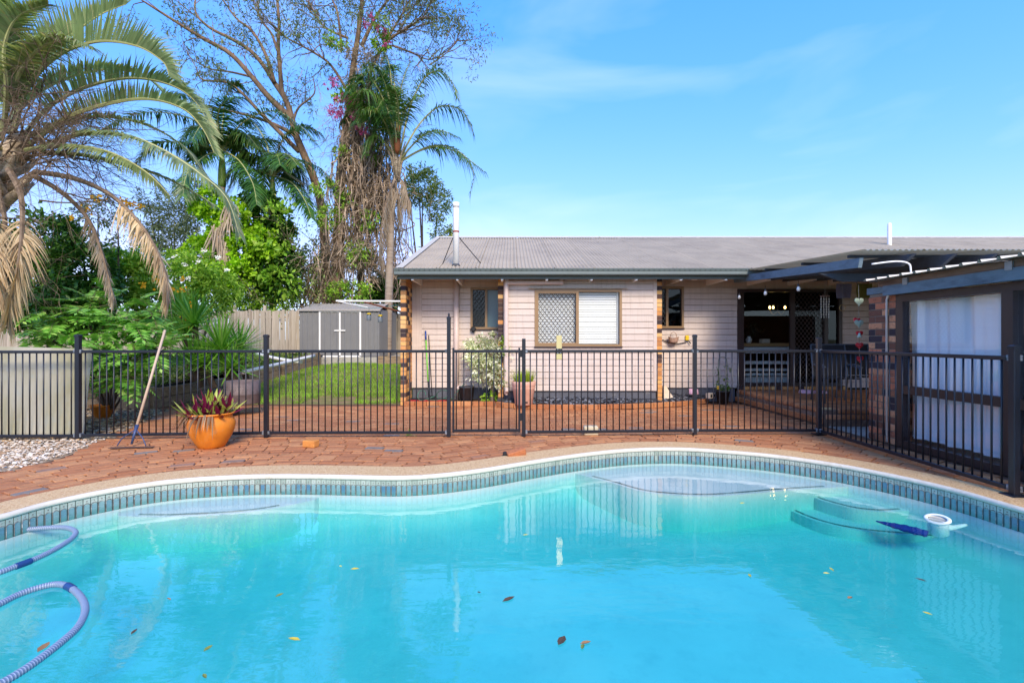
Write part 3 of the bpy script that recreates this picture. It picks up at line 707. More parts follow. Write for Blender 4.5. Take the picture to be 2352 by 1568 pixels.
sf = MB(); sf.b2(xm - 0.055, xm, BAY - 0.05, BAY + 0.05, z0 + 0.045, z1 - 0.045); sf.b2(x0 + 0.045, x0 + 0.075, BAY - 0.05, BAY + 0.05, z0 + 0.045, z1 - 0.045); sf.b2(x0 + 0.075, xm - 0.055, BAY - 0.05, BAY + 0.05, z1 - 0.075, z1 - 0.045); sf.b2(x0 + 0.075, xm - 0.055, BAY - 0.05, BAY + 0.05, z0 + 0.045, z0 + 0.075); sf.build('sash', M_wframe, w)
lattice(x0 + 0.075, xm - 0.055, z0 + 0.075, z1 - 0.075, BAY - 0.04, 0.0855, 0.111, 0.011, w)
MB().b2(x0 + 0.05, xm - 0.02, BAY + 0.012, BAY + 0.016, z0 + 0.05, z1 - 0.05).build('pane', M_glass, w); MB().b2(xm, x1 - 0.045, BAY + 0.03, BAY + 0.034, z0 + 0.05, z1 - 0.05).build('pane', M_glass, w)
slats(xm + 0.02, x1 - 0.09, z0 + 0.05, z1 - 0.05, BAY + 0.085, 21, w); slats(x0 + 0.06, xm - 0.06, z0 + 0.05, z1 - 0.05, BAY + 0.085, 21, w)
sv = MB(); sv.b2(x1 - 0.085, x1 - 0.046, BAY + 0.06, BAY + 0.1, z0 + 0.046, z1 - 0.046); sv.b2(xm + 0.002, xm + 0.018, BAY + 0.06, BAY + 0.1, z0 + 0.046, z1 - 0.046); sv.build('shutter_stile', M_white, w)
MB().box((x0 + 0.86, BAY - 0.05, z1 + 0.03), (1.98, 0.10, 0.006), Matrix.Rotation(R(12), 3, 'X')).build('head_flashing', M_ridge, w)
for rect, ob in ((W_L, True), (W_R, False)):
    x0, x1, z0, z1 = rect; w = window(rect, REC)
    if ob: xs = (x0 + 0.045, x0 + 0.31, x0 + 0.36, x1 - 0.045)
    else: xs = (x0 + 0.045, x1 - 0.385, x1 - 0.335, x1 - 0.045)
    mu_ = MB(); mu_.b2(xs[1], xs[2], REC - 0.05, REC + 0.05, z0 + 0.045, z1 - 0.045); mu_.build('mullion', M_wframe, w)
    lattice(xs[0], xs[1], z0 + 0.045, z1 - 0.045, REC - 0.04, 0.0855, 0.111, 0.009, w)
    MB().b2(xs[0], xs[1], REC + 0.012, REC + 0.016, z0 + 0.045, z1 - 0.045).build('pane', M_glass_dark, w)
    MB().b2(xs[2], xs[3], REC + 0.012, REC + 0.018, z0 + 0.045, z1 - 0.045).build('pane', M_obscure if ob else M_glass_dark, w)
# pipes on the wall
M_pipe = mat('painted_pipe', S(214, 194, 184), 0.45, 0.05, 3)
x = xat(1048, REC - 0.12)
dp = MB().tube([(x, REC - 0.10, 0.06), (x, REC - 0.10, 2.62)], 0.056, 16).build('waste_pipe', M_pipe, house, True)
MB().b2(x - 0.17, x + 0.17, REC - 0.05, REC - 0.02, 1.145, 1.165).build('pipe_bracket', M_pipe, dp)
MB().tube(cr([(x + 0.02, REC - 0.12, 0.30), (x + 0.12, REC - 0.14, 0.34), (x + 0.22, REC - 0.14, 0.33)], 4), 0.045, 12).build('elbow', M_pipe, dp, True)
yp = BAY - 0.10; xa, xb = xat(1163, yp), xat(1290, yp); zh = zat(649, yp)
MB().tube(cr([(xb, yp, 2.60), (xb, yp, zh + 0.07), (xb - 0.02, yp, zh + 0.015), (xb - 0.07, yp, zh), (xa + 0.07, yp, zh), (xa + 0.02, yp, zh - 0.015), (xa, yp, zh - 0.07), (xa, yp, 0.42), (xa + 0.005, yp - 0.02, 0.36), (xa + 0.02, yp - 0.08, 0.30)], 5), 0.045, 14).build('downpipe', M_pipe, house, True)
# flue and vent pipes on the roof
fx, fy = xat(1047.5, 9.62), 9.62; fz = 2.78
fl = MB(); fl.lathe([(0.0, 1.30), (0.058, 1.30), (0.061, 1.29), (0.061, 0.03), (0.0, 0.03)], 20, (fx, fy, fz)); fo_ = fl.build('flue', M_white, roof, True)
MB().lathe([(0.0615, 0), (0.066, 0), (0.066, 0.10), (0.0615, 0.10)], 20, (fx, fy, fz + 1.2)).build('flue_collar', M_white, fo_, True)
MB().lathe([(0.0615, 0), (0.065, 0.002), (0.065, 0.028), (0.0615, 0.03)], 20, (fx, fy, fz + 0.70)).build('flue_band', mat('rust_band', S(150, 62, 40), 0.7), fo_)
MB().lathe([(0.085, -0.05), (0.08, 0.03), (0.063, 0.05)], 20, (fx, fy, fz + 0.02)).build('flashing_boot', mat('rubber_boot', S(70, 72, 76), 0.7), fo_)
for x2 in (-0.30, 0.49):
    yy = fy + 0.12; MB().tube([(fx + 0.06 * (1 if x2 > 0 else -1), fy, fz + 0.60), (fx + x2, yy + 0.1, GZ + (yy + 0.1 - GY) * math.tan(pitch) + 0.01)], 0.009, 6).build('flue_stay', M_black, fo_)
vx, vy = xat(2043, 12.6), 12.6; vz = GZ + (vy - GY) * math.tan(pitch)
MB().lathe([(0.0, 0.60), (0.03, 0.595), (0.045, 0.57), (0.045, 0.52), (0.05, 0.51), (0.05, -0.05)], 16, (vx, vy, vz)).build('vent_pipe', M_white, roof, True)
# small lamps under the eave
MB().lathe([(0, -0.07), (0.05, -0.065), (0.065, -0.03), (0.065, 0)], 16, (xat(1236, 9.9) - 0.72 * 0, 9.95, 2.63)).build('eave_light', M_white, house, True)
MB().lathe([(0, -0.07), (0.05, -0.065), (0.065, -0.03), (0.065, 0)], 16, (xat(1595, 9.95), 9.95, 2.63)).build('eave_light', M_white, house, True)
fl_ = thing('flood_light', 'small black floodlight fixed under the left bathroom window', 'light', (xat(1088, REC), REC - 0.1, 1.5))
MB().cbox((xat(1088, REC), REC - 0.10, zat(756, REC)), (0.10, 0.06, 0.09), 0.01, Matrix.Rotation(R(20), 3, 'Y')).build('lamp_head', M_black, fl_)
MB().b2(xat(1085, REC), xat(1089, REC), REC - 0.075, REC - 0.046, zat(764, REC), zat(756, REC)).build('bracket', M_black, fl_)

# glazed sliding doors
dr = MB(); x0, x1, z0, z1 = DOOR; t = 0.05
for a, b_ in ((x0, x0 + 0.06), (x1 - 0.06, x1)): dr.b2(a, b_, REC - 0.04, REC + 0.08, z0, z1)
dr.b2(x0 + 0.06, x1 - 0.06, REC - 0.04, REC + 0.08, z1 - 0.06, z1); dr.b2(x0 + 0.06, x1 - 0.06, REC - 0.04, REC + 0.08, z0, z0 + 0.05)
door = dr.build('sliding_door', M_brown, house)
xs = [x0 + 0.06, x0 + 0.16, x0 + 1.14, x0 + 1.24, x1 - 0.36, x1 - 0.06]
for a, b_ in ((xs[1] - 0.1, xs[1] - 0.02), (xs[2], xs[3]), (xs[4], xs[4] + 0.08)): MB().b2(a, b_, REC - 0.02, REC + 0.04, z0 + 0.05, z1 - 0.06).build('door_stile', M_brown, door)
MB().b2(xs[1], xs[2], REC + 0.01, REC + 0.014, z0 + 0.05, z1 - 0.06).build('pane', glassmat('door_glass', (0.85, 0.88, 0.88), 0, 1.5, 0.8), door)
MB().b2(xs[3], xs[4], REC + 0.03, REC + 0.034, z0 + 0.05, z1 - 0.06).build('pane', M_glass_dark, door)
lattice(xs[3], xs[4], z0 + 0.05, z1 - 0.06, REC - 0.016, 0.0855, 0.111, 0.009, door, M_brown)
MB().b2(xs[4] + 0.08, xs[5], REC + 0.01, REC + 0.014, z0 + 0.05, z1 - 0.06).build('pane', M_glass_dark, door)
# ---------------------------------------------------------------- raised patio
PZ = 0.262; PY0, PX0 = 7.38, 4.80
patio = struct(MB().b2(PX0 + 0.02, 14, PY0 + 0.02, REC + 0.01, -0.02, PZ - 0.02).build('patio', mat('brick_fill', S(126, 104, 88), 0.9, 0.2, 10, S(160, 152, 140), (0.55, 0.7))))
M_patio = paver_material('patio_brick', 0.6)
pt = MB()
for k in range(26):
    y = PY0 + 0.24 + k * 0.112; x = PX0 + 0.25 + (k % 2) * 0.115
    while x < 9.2 and y < REC - 0.04:
        pt.add([(x + v[0], y + v[1], PZ + v[2] - 0.001 - random.random() * 0.003) for v in pv_s.v], pv_s.f); x += PL + 0.006
tag(pt.build('patio_pavers', M_patio, patio), kind='stuff')
eb = {a: MB().cbox((0, 0, 0), (0.23 if a else 0.108, 0.108 if a else 0.23, 0.074), 0.014).mesh('edge_brick', M_patio) for a in (0, 1)}
pale = MB().cbox((0, 0, 0), (0.23, 0.108, 0.074), 0.012).mesh('edge_brick', mat('pale_brick', S(214, 176, 120), 0.8, 0.1, 10))
for k in range(25):
    y = PY0 + 0.12 + k * 0.116
    if y < REC - 0.05: link('edge_brick', pale if k == 0 else eb[1], patio, (PX0 + 0.105 + random.uniform(-.012, .012), y, PZ - 0.035), (random.uniform(-.02, .02), 0, random.uniform(-.04, .04)))
for k in range(22): link('edge_brick', eb[0], patio, (PX0 + 0.29 + k * 0.118, PY0 + 0.11 + random.uniform(-.012, .012), PZ - 0.036), (0, random.uniform(-.02, .02), random.uniform(-.04, .04)))
eb2 = MB().cbox((0, 0, 0), (0.225, 0.10, 0.07), 0.006)
for k in range(14): link('edge_brick', eb2.mesh('edge_brick', M_brick_red) if k == 0 else bpy.data.objects['edge_brick.048'].data if False else eb[1], patio, (PX0 + 0.16 + k * 0.236, PY0 + 0.04, PZ - 0.125))
sideb = MB().cbox((0, 0, 0), (0.06, 0.228, 0.09), 0.005).mesh('edge_brick', M_paver)
for k in range(12): link('edge_brick', sideb, patio, (PX0 - 0.012, PY0 + 0.13 + k * 0.236, 0.075), (0, R(-8), random.uniform(-.02, .02)))
sil = MB().cbox((0, 0, 0), (0.106, 0.10, 0.074), 0.005).mesh('sill_brick', M_brick_tan)
for k in range(int((DOOR[1] - DOOR[0]) / 0.117) + 1): link('sill_brick', sil, patio, (DOOR[0] + 0.04 + k * 0.117, REC - 0.045, PZ + 0.04))
MB().b2(DOOR[0] - 0.02, DOOR[1] + 0.02, REC - 0.10, REC + 0.02, PZ + 0.079, PZ + 0.092).build('door_sill', M_brown, patio)
struct(MB().add([(4.86, 6.1, -0.009), (4.86, 7.4, -0.009), (6.5, 7.4, -0.009), (6.5, 6.1, -0.009)], [(3, 2, 1, 0)]).build('concrete_path', M_conc))

# ---------------------------------------------------------------- patio roof: blue-grey timber, cream corrugated sheets
M_beam = mat('blue_grey_timber', S(104, 122, 132), 0.65, 0.15, 3, S(72, 84, 94), (0.5, 0.8), 0.15, 20, (1, 1, 3))
M_rafter = mat('dark_timber', S(66, 72, 80), 0.75, 0.2, 4)
M_raw = mat('raw_timber', S(128, 100, 80), 0.8, 0.2, 6, S(84, 62, 50), (0.45, 0.7), 0.2, 30, (3, 0.4, 3))
m, nt, out = newmat('cream_fibreglass'); p = pos(nt)
b = N(nt, 'ShaderNodeBsdfPrincipled'); base = mixc(nt, ramp(nt, noise(nt, p, 3, 4), [(0.4, 0), (0.7, 1)]), S(186, 184, 160), S(150, 148, 126)); nt.links.new(base, b.inputs['Base Color']); b.inputs['Roughness'].default_value = 0.6
t = N(nt, 'ShaderNodeBsdfTranslucent'); t.inputs[0].default_value = (0.28, 0.27, 0.2, 1); mx = N(nt, 'ShaderNodeMixShader'); mx.inputs[0].default_value = 0.25
nt.links.new(b.outputs[0], mx.inputs[1]); nt.links.new(t.outputs[0], mx.inputs[2]); nt.links.new(mx.outputs[0], out.inputs[0]); M_cream = m
pr_ = thing('patio_roof', 'lean-to patio roof of blue-grey timber rafters under cream corrugated sheets', 'patio roof', (6.5, 8, 0))
ZA, ZB = 2.50, 2.28                     # underside of rafters at the house and at the outer edge
YA, YB = 9.85, 6.30
def slope_beam(name, x0, x1, y0, y1, h, zoff=0.0, m_=M_beam, cut=0.0):
    za = ZB + (ZA - ZB) * (y0 - YB) / (YA - YB) + zoff; zb = ZB + (ZA - ZB) * (y1 - YB) / (YA - YB) + zoff
    mb = MB().add([(x0, y0 + cut, za), (x1, y0 + cut, za), (x1, y1, zb), (x0, y1, zb), (x0, y0, za + h), (x1, y0, za + h), (x1, y1, zb + h), (x0, y1, zb + h)], [(3, 2, 1, 0), (4, 5, 6, 7), (0, 1, 5, 4), (2, 3, 7, 6), (1, 2, 6, 5), (3, 0, 4, 7)])
    return mb.build(name, m_, pr_)
slope_beam('barge_beam', 4.56, 4.61, YB - 0.02, YA, 0.125, 0.0, M_beam, 0.03)
for k in range(12): slope_beam('rafter', 5.04 + k * 0.52, 5.09 + k * 0.52, YB - 0.28, YA, 0.13, 0.02, M_rafter, 0.20)
for j, y in enumerate((6.55, 7.6, 8.7, 9.7)):
    z = ZB + (ZA - ZB) * (y - YB) / (YA - YB)
    MB().b2(4.6, 11.4, y - 0.022, y + 0.022, z + 0.152, z + 0.19).build('batten', M_rafter, pr_)
bm = MB(); bm.add([(4.30, 7.0, 2.30), (4.36, 7.0, 2.30), (4.62, 7.0, 2.155), (11.4, 7.0, 2.155), (11.4, 7.0, 2.30)], [(0, 1, 2), (1, 4, 3, 2)]); bm = MB()
pp = [(4.40, 2.275), (4.72, 2.16), (11.4, 2.16), (11.4, 2.275)]; nn_ = 4
bm.add([(x, 6.85, z) for x, z in pp] + [(x, 6.90, z) for x, z in pp], [(0, 1, 2, 3), (7, 6, 5, 4)] + [(i, (i + 4), (i + 1) % 4 + 4, (i + 1) % 4) for i in range(4)]); bm.build('cross_beam', M_rafter, pr_)
MB().b2(5.02, 5.3, 6.20, 6.42, 2.0, 2.10).build('beam_end', mat('pale_blue_timber', S(150, 170, 176), 0.7, 0.1, 4), pr_)
cs = MB(); prof = [(i / 8 * 0.076, 0.010 * math.cos(2 * math.pi * i / 8)) for i in range(10 * 8 + 4)]; ln = math.hypot(YA + 0.1 - (YB - 0.14), (ZA - ZB))
cs.add([(x, 0, z) for x, z in prof] + [(x, ln, z) for x, z in prof], [(i, i + 1, len(prof) + i + 1, len(prof) + i) for i in range(len(prof) - 1)]); cme = cs.mesh('roof_sheet', M_cream, True)
ang = math.atan2(ZA - ZB, YA - YB)
for k in range(9): link('roof_sheet', cme, pr_, (4.54 + k * 0.762, YB - 0.14, ZB + 0.205 + (k % 2) * 0.003), (ang, 0, 0))
MB().tube(cr([(4.62, 6.15, 2.30), (4.90, 6.12, 2.33), (5.05, 6.10, 2.30), (5.08, 6.10, 2.20), (5.07, 6.08, 2.06)], 6), 0.0105, 8).build('conduit', M_white, pr_, True)

# ---------------------------------------------------------------- sunroom with brick pier and curtained glass
sun_r = thing('sunroom', 'glazed sunroom with brown frames and a brick pier beside the pool fence', 'sunroom', (5.6, 4.5, 0))
GX = 4.82
pier = MB().b2(GX + 0.006, GX + 0.22, 6.04, 6.46, 0, 1.93).build('brick_pier', M_mortar, sun_r)
pb = {k: MB().cbox((0, 0, 0), (0.21, k, 0.076), 0.004).mesh('brick', M_brick_red) for k in (0.225, 0.108)}
for k in range(22):
    z = 0.045 + k * 0.0862; y = 6.475
    for l in ((0.225, 0.108, 0.108) if k % 2 else (0.108, 0.225, 0.108)):
        link('brick', pb[l], pier, (GX + 0.105, y - l / 2, z), (0, 0, random.uniform(-.006, .006))); y -= l + 0.01
MB().b2(GX - 0.004, GX + 0.23, 6.03, 6.50, 1.935, 2.02).build('pier_cap', M_beam, pier)
def gl_frame(y0, y1, z0, z1, x=GX, d=0.07): return (x, x + d, y0, y1, z0, z1)
fr_ = MB(); zt0 = 1.80
fr_.b2(GX, GX + 0.09, 2.2, 6.02, zt0, 1.885); fr_.b2(GX, GX + 0.09, 2.2, 6.02, 0.0, 0.085); fr_.b2(GX, GX + 0.09, 5.91, 6.02, 0.085, zt0)
fr_.b2(GX - 0.01, GX + 0.1, 4.60, 4.71, 0.085, zt0); fr_.b2(GX, GX + 0.09, 3.1, 3.2, 0.085, zt0); fr_.b2(GX + 0.005, GX + 0.075, 2.2, 4.60, 0.665, 0.765); fr_.b2(GX + 0.005, GX + 0.075, 4.71, 5.91, 0.665, 0.765)
fr_.build('window_frame', M_brown, sun_r)
M_sg = glassmat('sunroom_glass', (0.97, 0.98, 0.99), 0, 1.5, 1.6)
for y0, y1 in ((4.71, 5.91), (3.2, 4.60)):
    for z0, z1 in ((0.085, 0.665), (0.765, zt0)): MB().b2(GX + 0.04, GX + 0.045, y0, y1, z0, z1).build('pane', M_sg, sun_r)
bmm = MB(); bmm.b2(GX - 0.10, GX - 0.02, 2.2, 6.10, 1.89, 2.01); bmm.build('eave_beam', M_beam, sun_r)
MB().b2(GX - 0.085, GX - 0.03, 2.2, 6.2, 2.012, 2.085).build('eave_plate', M_raw, sun_r)
for y in (5.75, 4.55):
    MB().b2(GX - 0.106, GX - 0.087, y - 0.035, y + 0.035, 1.99, 2.075).build('strap', mat('galvanised', S(150, 156, 160), 0.4, 0.1, 5, metal=0.6), sun_r)
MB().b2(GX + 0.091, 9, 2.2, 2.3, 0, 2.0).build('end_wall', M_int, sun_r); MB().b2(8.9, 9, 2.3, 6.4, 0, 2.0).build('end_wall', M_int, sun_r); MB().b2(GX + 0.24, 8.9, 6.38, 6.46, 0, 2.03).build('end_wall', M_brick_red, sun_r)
MB().b2(GX + 0.02, 8.9, 2.3, 6.0, 0.0, 0.02).build('floor', M_conc, sun_r)
# ribbed roof sheets, ribs running back from the glass
rb = MB(); pf = []; x = 0
for k in range(4):
    y = k * 0.19; pf += [(y, 0), (y + 0.135, 0), (y + 0.148, 0.026), (y + 0.172, 0.026), (y + 0.185, 0)]
pf.append((0.775, 0))
n = len(pf); rb.add([(0, y, z) for y, z in pf] + [(4.6, y, z + 0.35) for y, z in pf], [(i, i + 1, n + i + 1, n + i) for i in range(n - 1)])
M_cream2 = mat('cream_steel', S(206, 200, 188), 0.4, 0.08, 3)
rme = rb.mesh('roof_sheet', M_cream2)
for k in range(6): link('roof_sheet', rme, sun_r, (GX - 0.22, 2.0 + k * 0.762 - 0.3, 2.09 + (k % 2) * 0.002))
MB().tube(cr([(GX - 0.02, 6.05, 1.99), (GX - 0.05, 6.07, 1.90), (GX - 0.015, 6.14, 1.84)], 5) + [Vector((GX - 0.015, 6.14, 0.02))], 0.012, 8).build('conduit', M_white, pier, True)
# curtains
m, nt, out = newmat('white_curtain'); b = N(nt, 'ShaderNodeBsdfDiffuse'); b.inputs[0].default_value = (0.93, 0.94, 0.95, 1); t = N(nt, 'ShaderNodeBsdfTranslucent'); t.inputs[0].default_value = (0.85, 0.87, 0.9, 1); mx = N(nt, 'ShaderNodeMixShader'); mx.inputs[0].default_value = 0.08
nt.links.new(b.outputs[0], mx.inputs[1]); nt.links.new(t.outputs[0], mx.inputs[2]); nt.links.new(mx.outputs[0], out.inputs[0]); M_curt = m
def curtain(y0, y1, label, seed):
    rng = random.Random(seed); mb = MB(); n = 60; rows = 8; vs = []
    ph = [rng.uniform(0, 6) for _ in range(4)]
    for j in range(rows):
        for i in range(n):
            u = i / (n - 1); z = 0.12 + j / (rows - 1) * 1.68
            w_ = 0.026 * math.sin(u * 19 + ph[0]) + 0.020 * math.sin(u * 34 + ph[1] + z) + 0.012 * math.sin(u * 57 + ph[2])
            vs.append((GX + 0.17 + w_ * (1.2 - 0.3 * z), y0 + (y1 - y0) * u + 0.01 * math.sin(z * 3 + ph[3]), z))
    mb.add(vs, [(j * n + i, j * n + i + 1, (j + 1) * n + i + 1, (j + 1) * n + i) for j in range(rows - 1) for i in range(n - 1)])
    return tag(mb.build('curtain', M_curt, None, True), label, 'curtain')
curtain(4.74, 6.0, 'sheer white curtain behind the wide glass pane next to the brick pier', 1)
curtain(3.3, 4.58, 'sheer white curtain at the right edge of the photo behind the near fence post', 2)
# ---------------------------------------------------------------- pool fence
M_fence = mat('fence_black', S(28, 30, 38), 0.35, 0.08, 3, spec=0.5)
M_galv = mat('fence_bracket', S(140, 146, 152), 0.45, 0.2, 20, S(70, 74, 80), (0.45, 0.6), metal=0.4)
pick_me = {}
fence = thing('pool_fence', 'black steel picket fence round the pool', 'fence', (0, 6.6, 0))
def picket(h):
    k = round(h, 3)
    if k not in pick_me: pick_me[k] = MB().tube([(0, 0, 0), (0, 0, h)], 0.0082, 8).mesh('picket', M_fence, True)
    return pick_me[k]
def rail(a, b_, h=0.038, w=0.036):
    d = (b_ - a); L = d.length; ang = math.atan2(d.y, d.x); el = math.asin(d.z / L)
    return MB().cbox((0, 0, 0), (L, w, h), 0.004).mesh('rail', M_fence), (a + b_) / 2, (0, -el, ang)
def panel(name, p0, p1, label, cat, n, z0=0.062, z1=1.172, g0=0.045, g1=0.045, dz=0.0, stiles=False, group='pool fence panels'):
    p0, p1 = Vector(p0), Vector(p1); u = (p1 - p0).normalized(); a, b_ = p0 + u * g0, p1 - u * g1; L = (b_ - a).length
    t = link(name, None, fence, (a + b_) / 2) if name == 'fence_panel' else thing(name, label, cat, (a + b_) / 2, group)
    for nm, z in (('top_rail', z1), ('bottom_rail', z0)):
        me, c, r = rail(a + Vector((0, 0, z)), b_ + Vector((0, 0, z + dz))); link(nm, me, t, c, r)
    for k in range(n):
        q = a + (b_ - a) * ((k + 0.5) / n); link('picket', picket(z1 - z0 - 0.03), t, q + Vector((0, 0, z0 + 0.015 + dz * (k + .5) / n)))
    if stiles:
        for q in (a + u * 0.012, b_ - u * 0.012): MB().cbox(q + Vector((0, 0, (z0 + z1) / 2 + 0.012)), (0.026, 0.036, z1 - z0 + 0.075), 0.004).build('stile', M_fence, t)
    else:
        for q in (p0 + u * 0.036, p1 - u * 0.036):
            for z in (z0, z1): MB().cbox(q + Vector((0, 0, z + 0.002)), (0.03, 0.044, 0.05), 0.004).build('bracket', M_galv, t)
    return t
def post(p, h, w, label, cap=True, plate=False, knob=False):
    p = Vector(p); t = MB().cbox(p + Vector((0, 0, h / 2)), (w, w, h), 0.005).build('fence_post', M_fence, fence)
    if cap: MB().add([p + Vector((sx * (w / 2 + .003), sy * (w / 2 + .003), h + z)) for z in (-0.02, 0.006) for sx, sy in ((-1, -1), (1, -1), (1, 1), (-1, 1))] + [p + Vector((sx * w * .3, sy * w * .3, h + 0.016)) for sx, sy in ((-1, -1), (1, -1), (1, 1), (-1, 1))], [(0, 1, 5, 4), (1, 2, 6, 5), (2, 3, 7, 6), (3, 0, 4, 7), (4, 5, 9, 8), (5, 6, 10, 9), (6, 7, 11, 10), (7, 4, 8, 11), (8, 9, 10, 11)]).build('cap', M_fence, t)
    if plate:
        MB().cbox(p + Vector((0, 0, 0.012)), (w + 0.09, w + 0.07, 0.012), 0.003).build('base_plate', M_fence, t)
    if knob: MB().lathe([(0, 0.05), (0.012, 0.048), (0.014, 0.02), (0.010, 0)], 12, p + Vector((0, 0, h + 0.014))).build('latch_knob', M_fence, t, True)
    return t
F = {k: Vector(v + (0,)) for k, v in {'far_left': (-8.25, 6.27), 'left': (-5.76, 6.36), 'pot': (-3.35, 6.53), 'latch': (-0.865, 6.56), 'hinge': (0.162, 6.59), 'bay': (2.556, 6.70), 'corner': (4.30, 6.71), 'near': (4.266, 4.068)}.items()}
post(F['left'], 1.385, 0.058, 'black fence post beside the leaning clear plastic sheet')
post(F['pot'], 1.385, 0.055, 'black fence post just right of the orange pot')
post(F['latch'], 1.63, 0.05, 'tallest black fence post with a latch knob on top', knob=True)
post(F['hinge'], 1.345, 0.05, 'black gate hinge post in front of the terracotta grass pot', cap=False)
post(F['bay'], 1.385, 0.05, 'black fence post in front of the narrow right window')
post(F['corner'], 1.345, 0.057, 'thick black corner fence post on a bolted base plate', plate=True)
post(F['near'], 1.27, 0.055, 'thick black fence post nearest the pool at the right edge', plate=True)
panel('fence_panel', F['far_left'], F['left'], 'black picket fence panel in front of the leaning plastic sheet', 'fence panel', 27, dz=-0.005)
panel('fence_panel', F['left'], F['pot'], 'black picket fence panel that the wooden-handled rake leans on', 'fence panel', 26)
panel('fence_panel', F['pot'], F['latch'], 'black picket fence panel in front of the lawn and shed', 'fence panel', 27)
panel('fence_panel', F['hinge'], F['bay'], 'black picket fence panel in front of the big bay window', 'fence panel', 26)
panel('fence_panel', F['bay'], F['corner'], 'black picket fence panel in front of the potted trellis plant', 'fence panel', 19)
panel('fence_panel', F['corner'], F['near'], 'black picket fence panel running back along the sunroom glass', 'fence panel', 28, g0=0.06, g1=0.06)
panel('fence_panel', F['near'], (4.80, 4.05, 0), 'short black fence panel between the nearest post and the sunroom', 'fence panel', 5, g0=0.06)
gt_ = panel('pool_gate', F['latch'], F['hinge'], 'black picket pool gate beside the tallest post', 'gate', 9, z0=0.085, z1=1.172, g0=0.05, g1=0.05, stiles=True, group=None)
for z in (0.27, 1.14): MB().cbox(F['hinge'] + Vector((-0.040, 0, z)), (0.03, 0.05, 0.10), 0.004).build('hinge', M_black, gt_)
plx = xat(1284, 6.6)
pt_ = thing('lock_plate', 'pale gold metal plate clamped to the fence rail before the bay window', 'plate', (plx, 6.6, 1.2))
MB().cbox((plx, 6.585, 1.225), (0.075, 0.006, 0.33), 0.002).build('plate', mat('pale_brass', S(214, 196, 140), 0.35, 0.08, 4, metal=0.5), pt_)
MB().cbox((plx, 6.60, 1.173), (0.085, 0.05, 0.07), 0.004).build('clamp', M_black, pt_)
for sx in (-1, 1):
    for z in (1.147, 1.199): MB().lathe([(0, 0), (0.008, 0)], 8, (0, 0, 0)).build('bolt', M_galv, pt_).matrix_basis = Matrix.Translation((plx + sx * 0.02, 6.571, z)) @ Matrix.Rotation(R(90), 4, 'X')
# ---------------------------------------------------------------- lawn, beds, retaining wall, shed, back fence
def sstep(a, b_, x): t = min(max((x - a) / (b_ - a), 0), 1); return t * t * (3 - 2 * t)
def T(x, y): return 0.50 * sstep(9.9, 15.8, y) + 0.02 * math.sin(x * 2.1) * sstep(10, 11, y)
M_lawn = mat('lawn_soil', S(122, 118, 62), 0.95, 0.25, 3, S(146, 116, 84), (0.45, 0.65))
lw = MB(); nx, ny = 24, 60
for j in range(ny + 1):
    for i in range(nx + 1):
        x = -40 + 37.87 * (i / nx) ** 0.6; y = 9.88 + 50 * (j / ny) ** 1.7; lw.v.append((x, y, T(x, y) - 0.006))
for j in range(ny):
    for i in range(nx): a = j * (nx + 1) + i; lw.f.append((a, a + 1, a + nx + 2, a + nx + 1)); lw.m.append(0)
struct(lw.build('lawn', M_lawn, None, True))
rng = np.random.default_rng(11); n = 42000
gx = rng.uniform(-7.2, -2.3, n); gy = 9.92 + rng.random(n) ** 1.25 * 6.6
wall_x = -7.1 + (gy - 9.3) / 6.2 * 0.85 + 0.12
bare = np.sin(gx * 3.1 + 1) + np.sin(gy * 2.3) * .7 + np.sin(gx * 7 + gy * 5) * .4
patch = np.sin(gx * 5.3 + 2) * np.sin(gy * 3.7 + gx) + rng.normal(size=n) * .35
kp = (gx > wall_x) & (patch < .85) & ~((gy < 10.7) & (patch > .0)) & ~((gy < 10.9) & (gx > -4.6) & (bare > -0.5)) & ~((gx > -2.75) & (gy < 11.5) & (bare > 0)) & ~((gy < 10.4) & (bare > -0.2))
gx, gy = gx[kp], gy[kp]; gz = np.array([T(a, b_) for a, b_ in zip(gx, gy)]) - 0.008
dirs = rng.normal(size=(len(gx), 3)) * 0.35; dirs[:, 2] = 1
L = rng.uniform(0.05, 0.12, len(gx))
v, f = leaf_arrays(np.stack([gx, gy, gz], 1), dirs, L, 0.009, rng, 0.2, 0.15)
M_grass = leafmat('grass_blade', S(118, 160, 48), S(158, 196, 72), S(196, 190, 108), 0.55, 0.35, 0.1)
tag(tri_obj('grass', v, f, M_grass), 'bright green lawn grass between the paving and the shed', 'grass', kind='stuff')

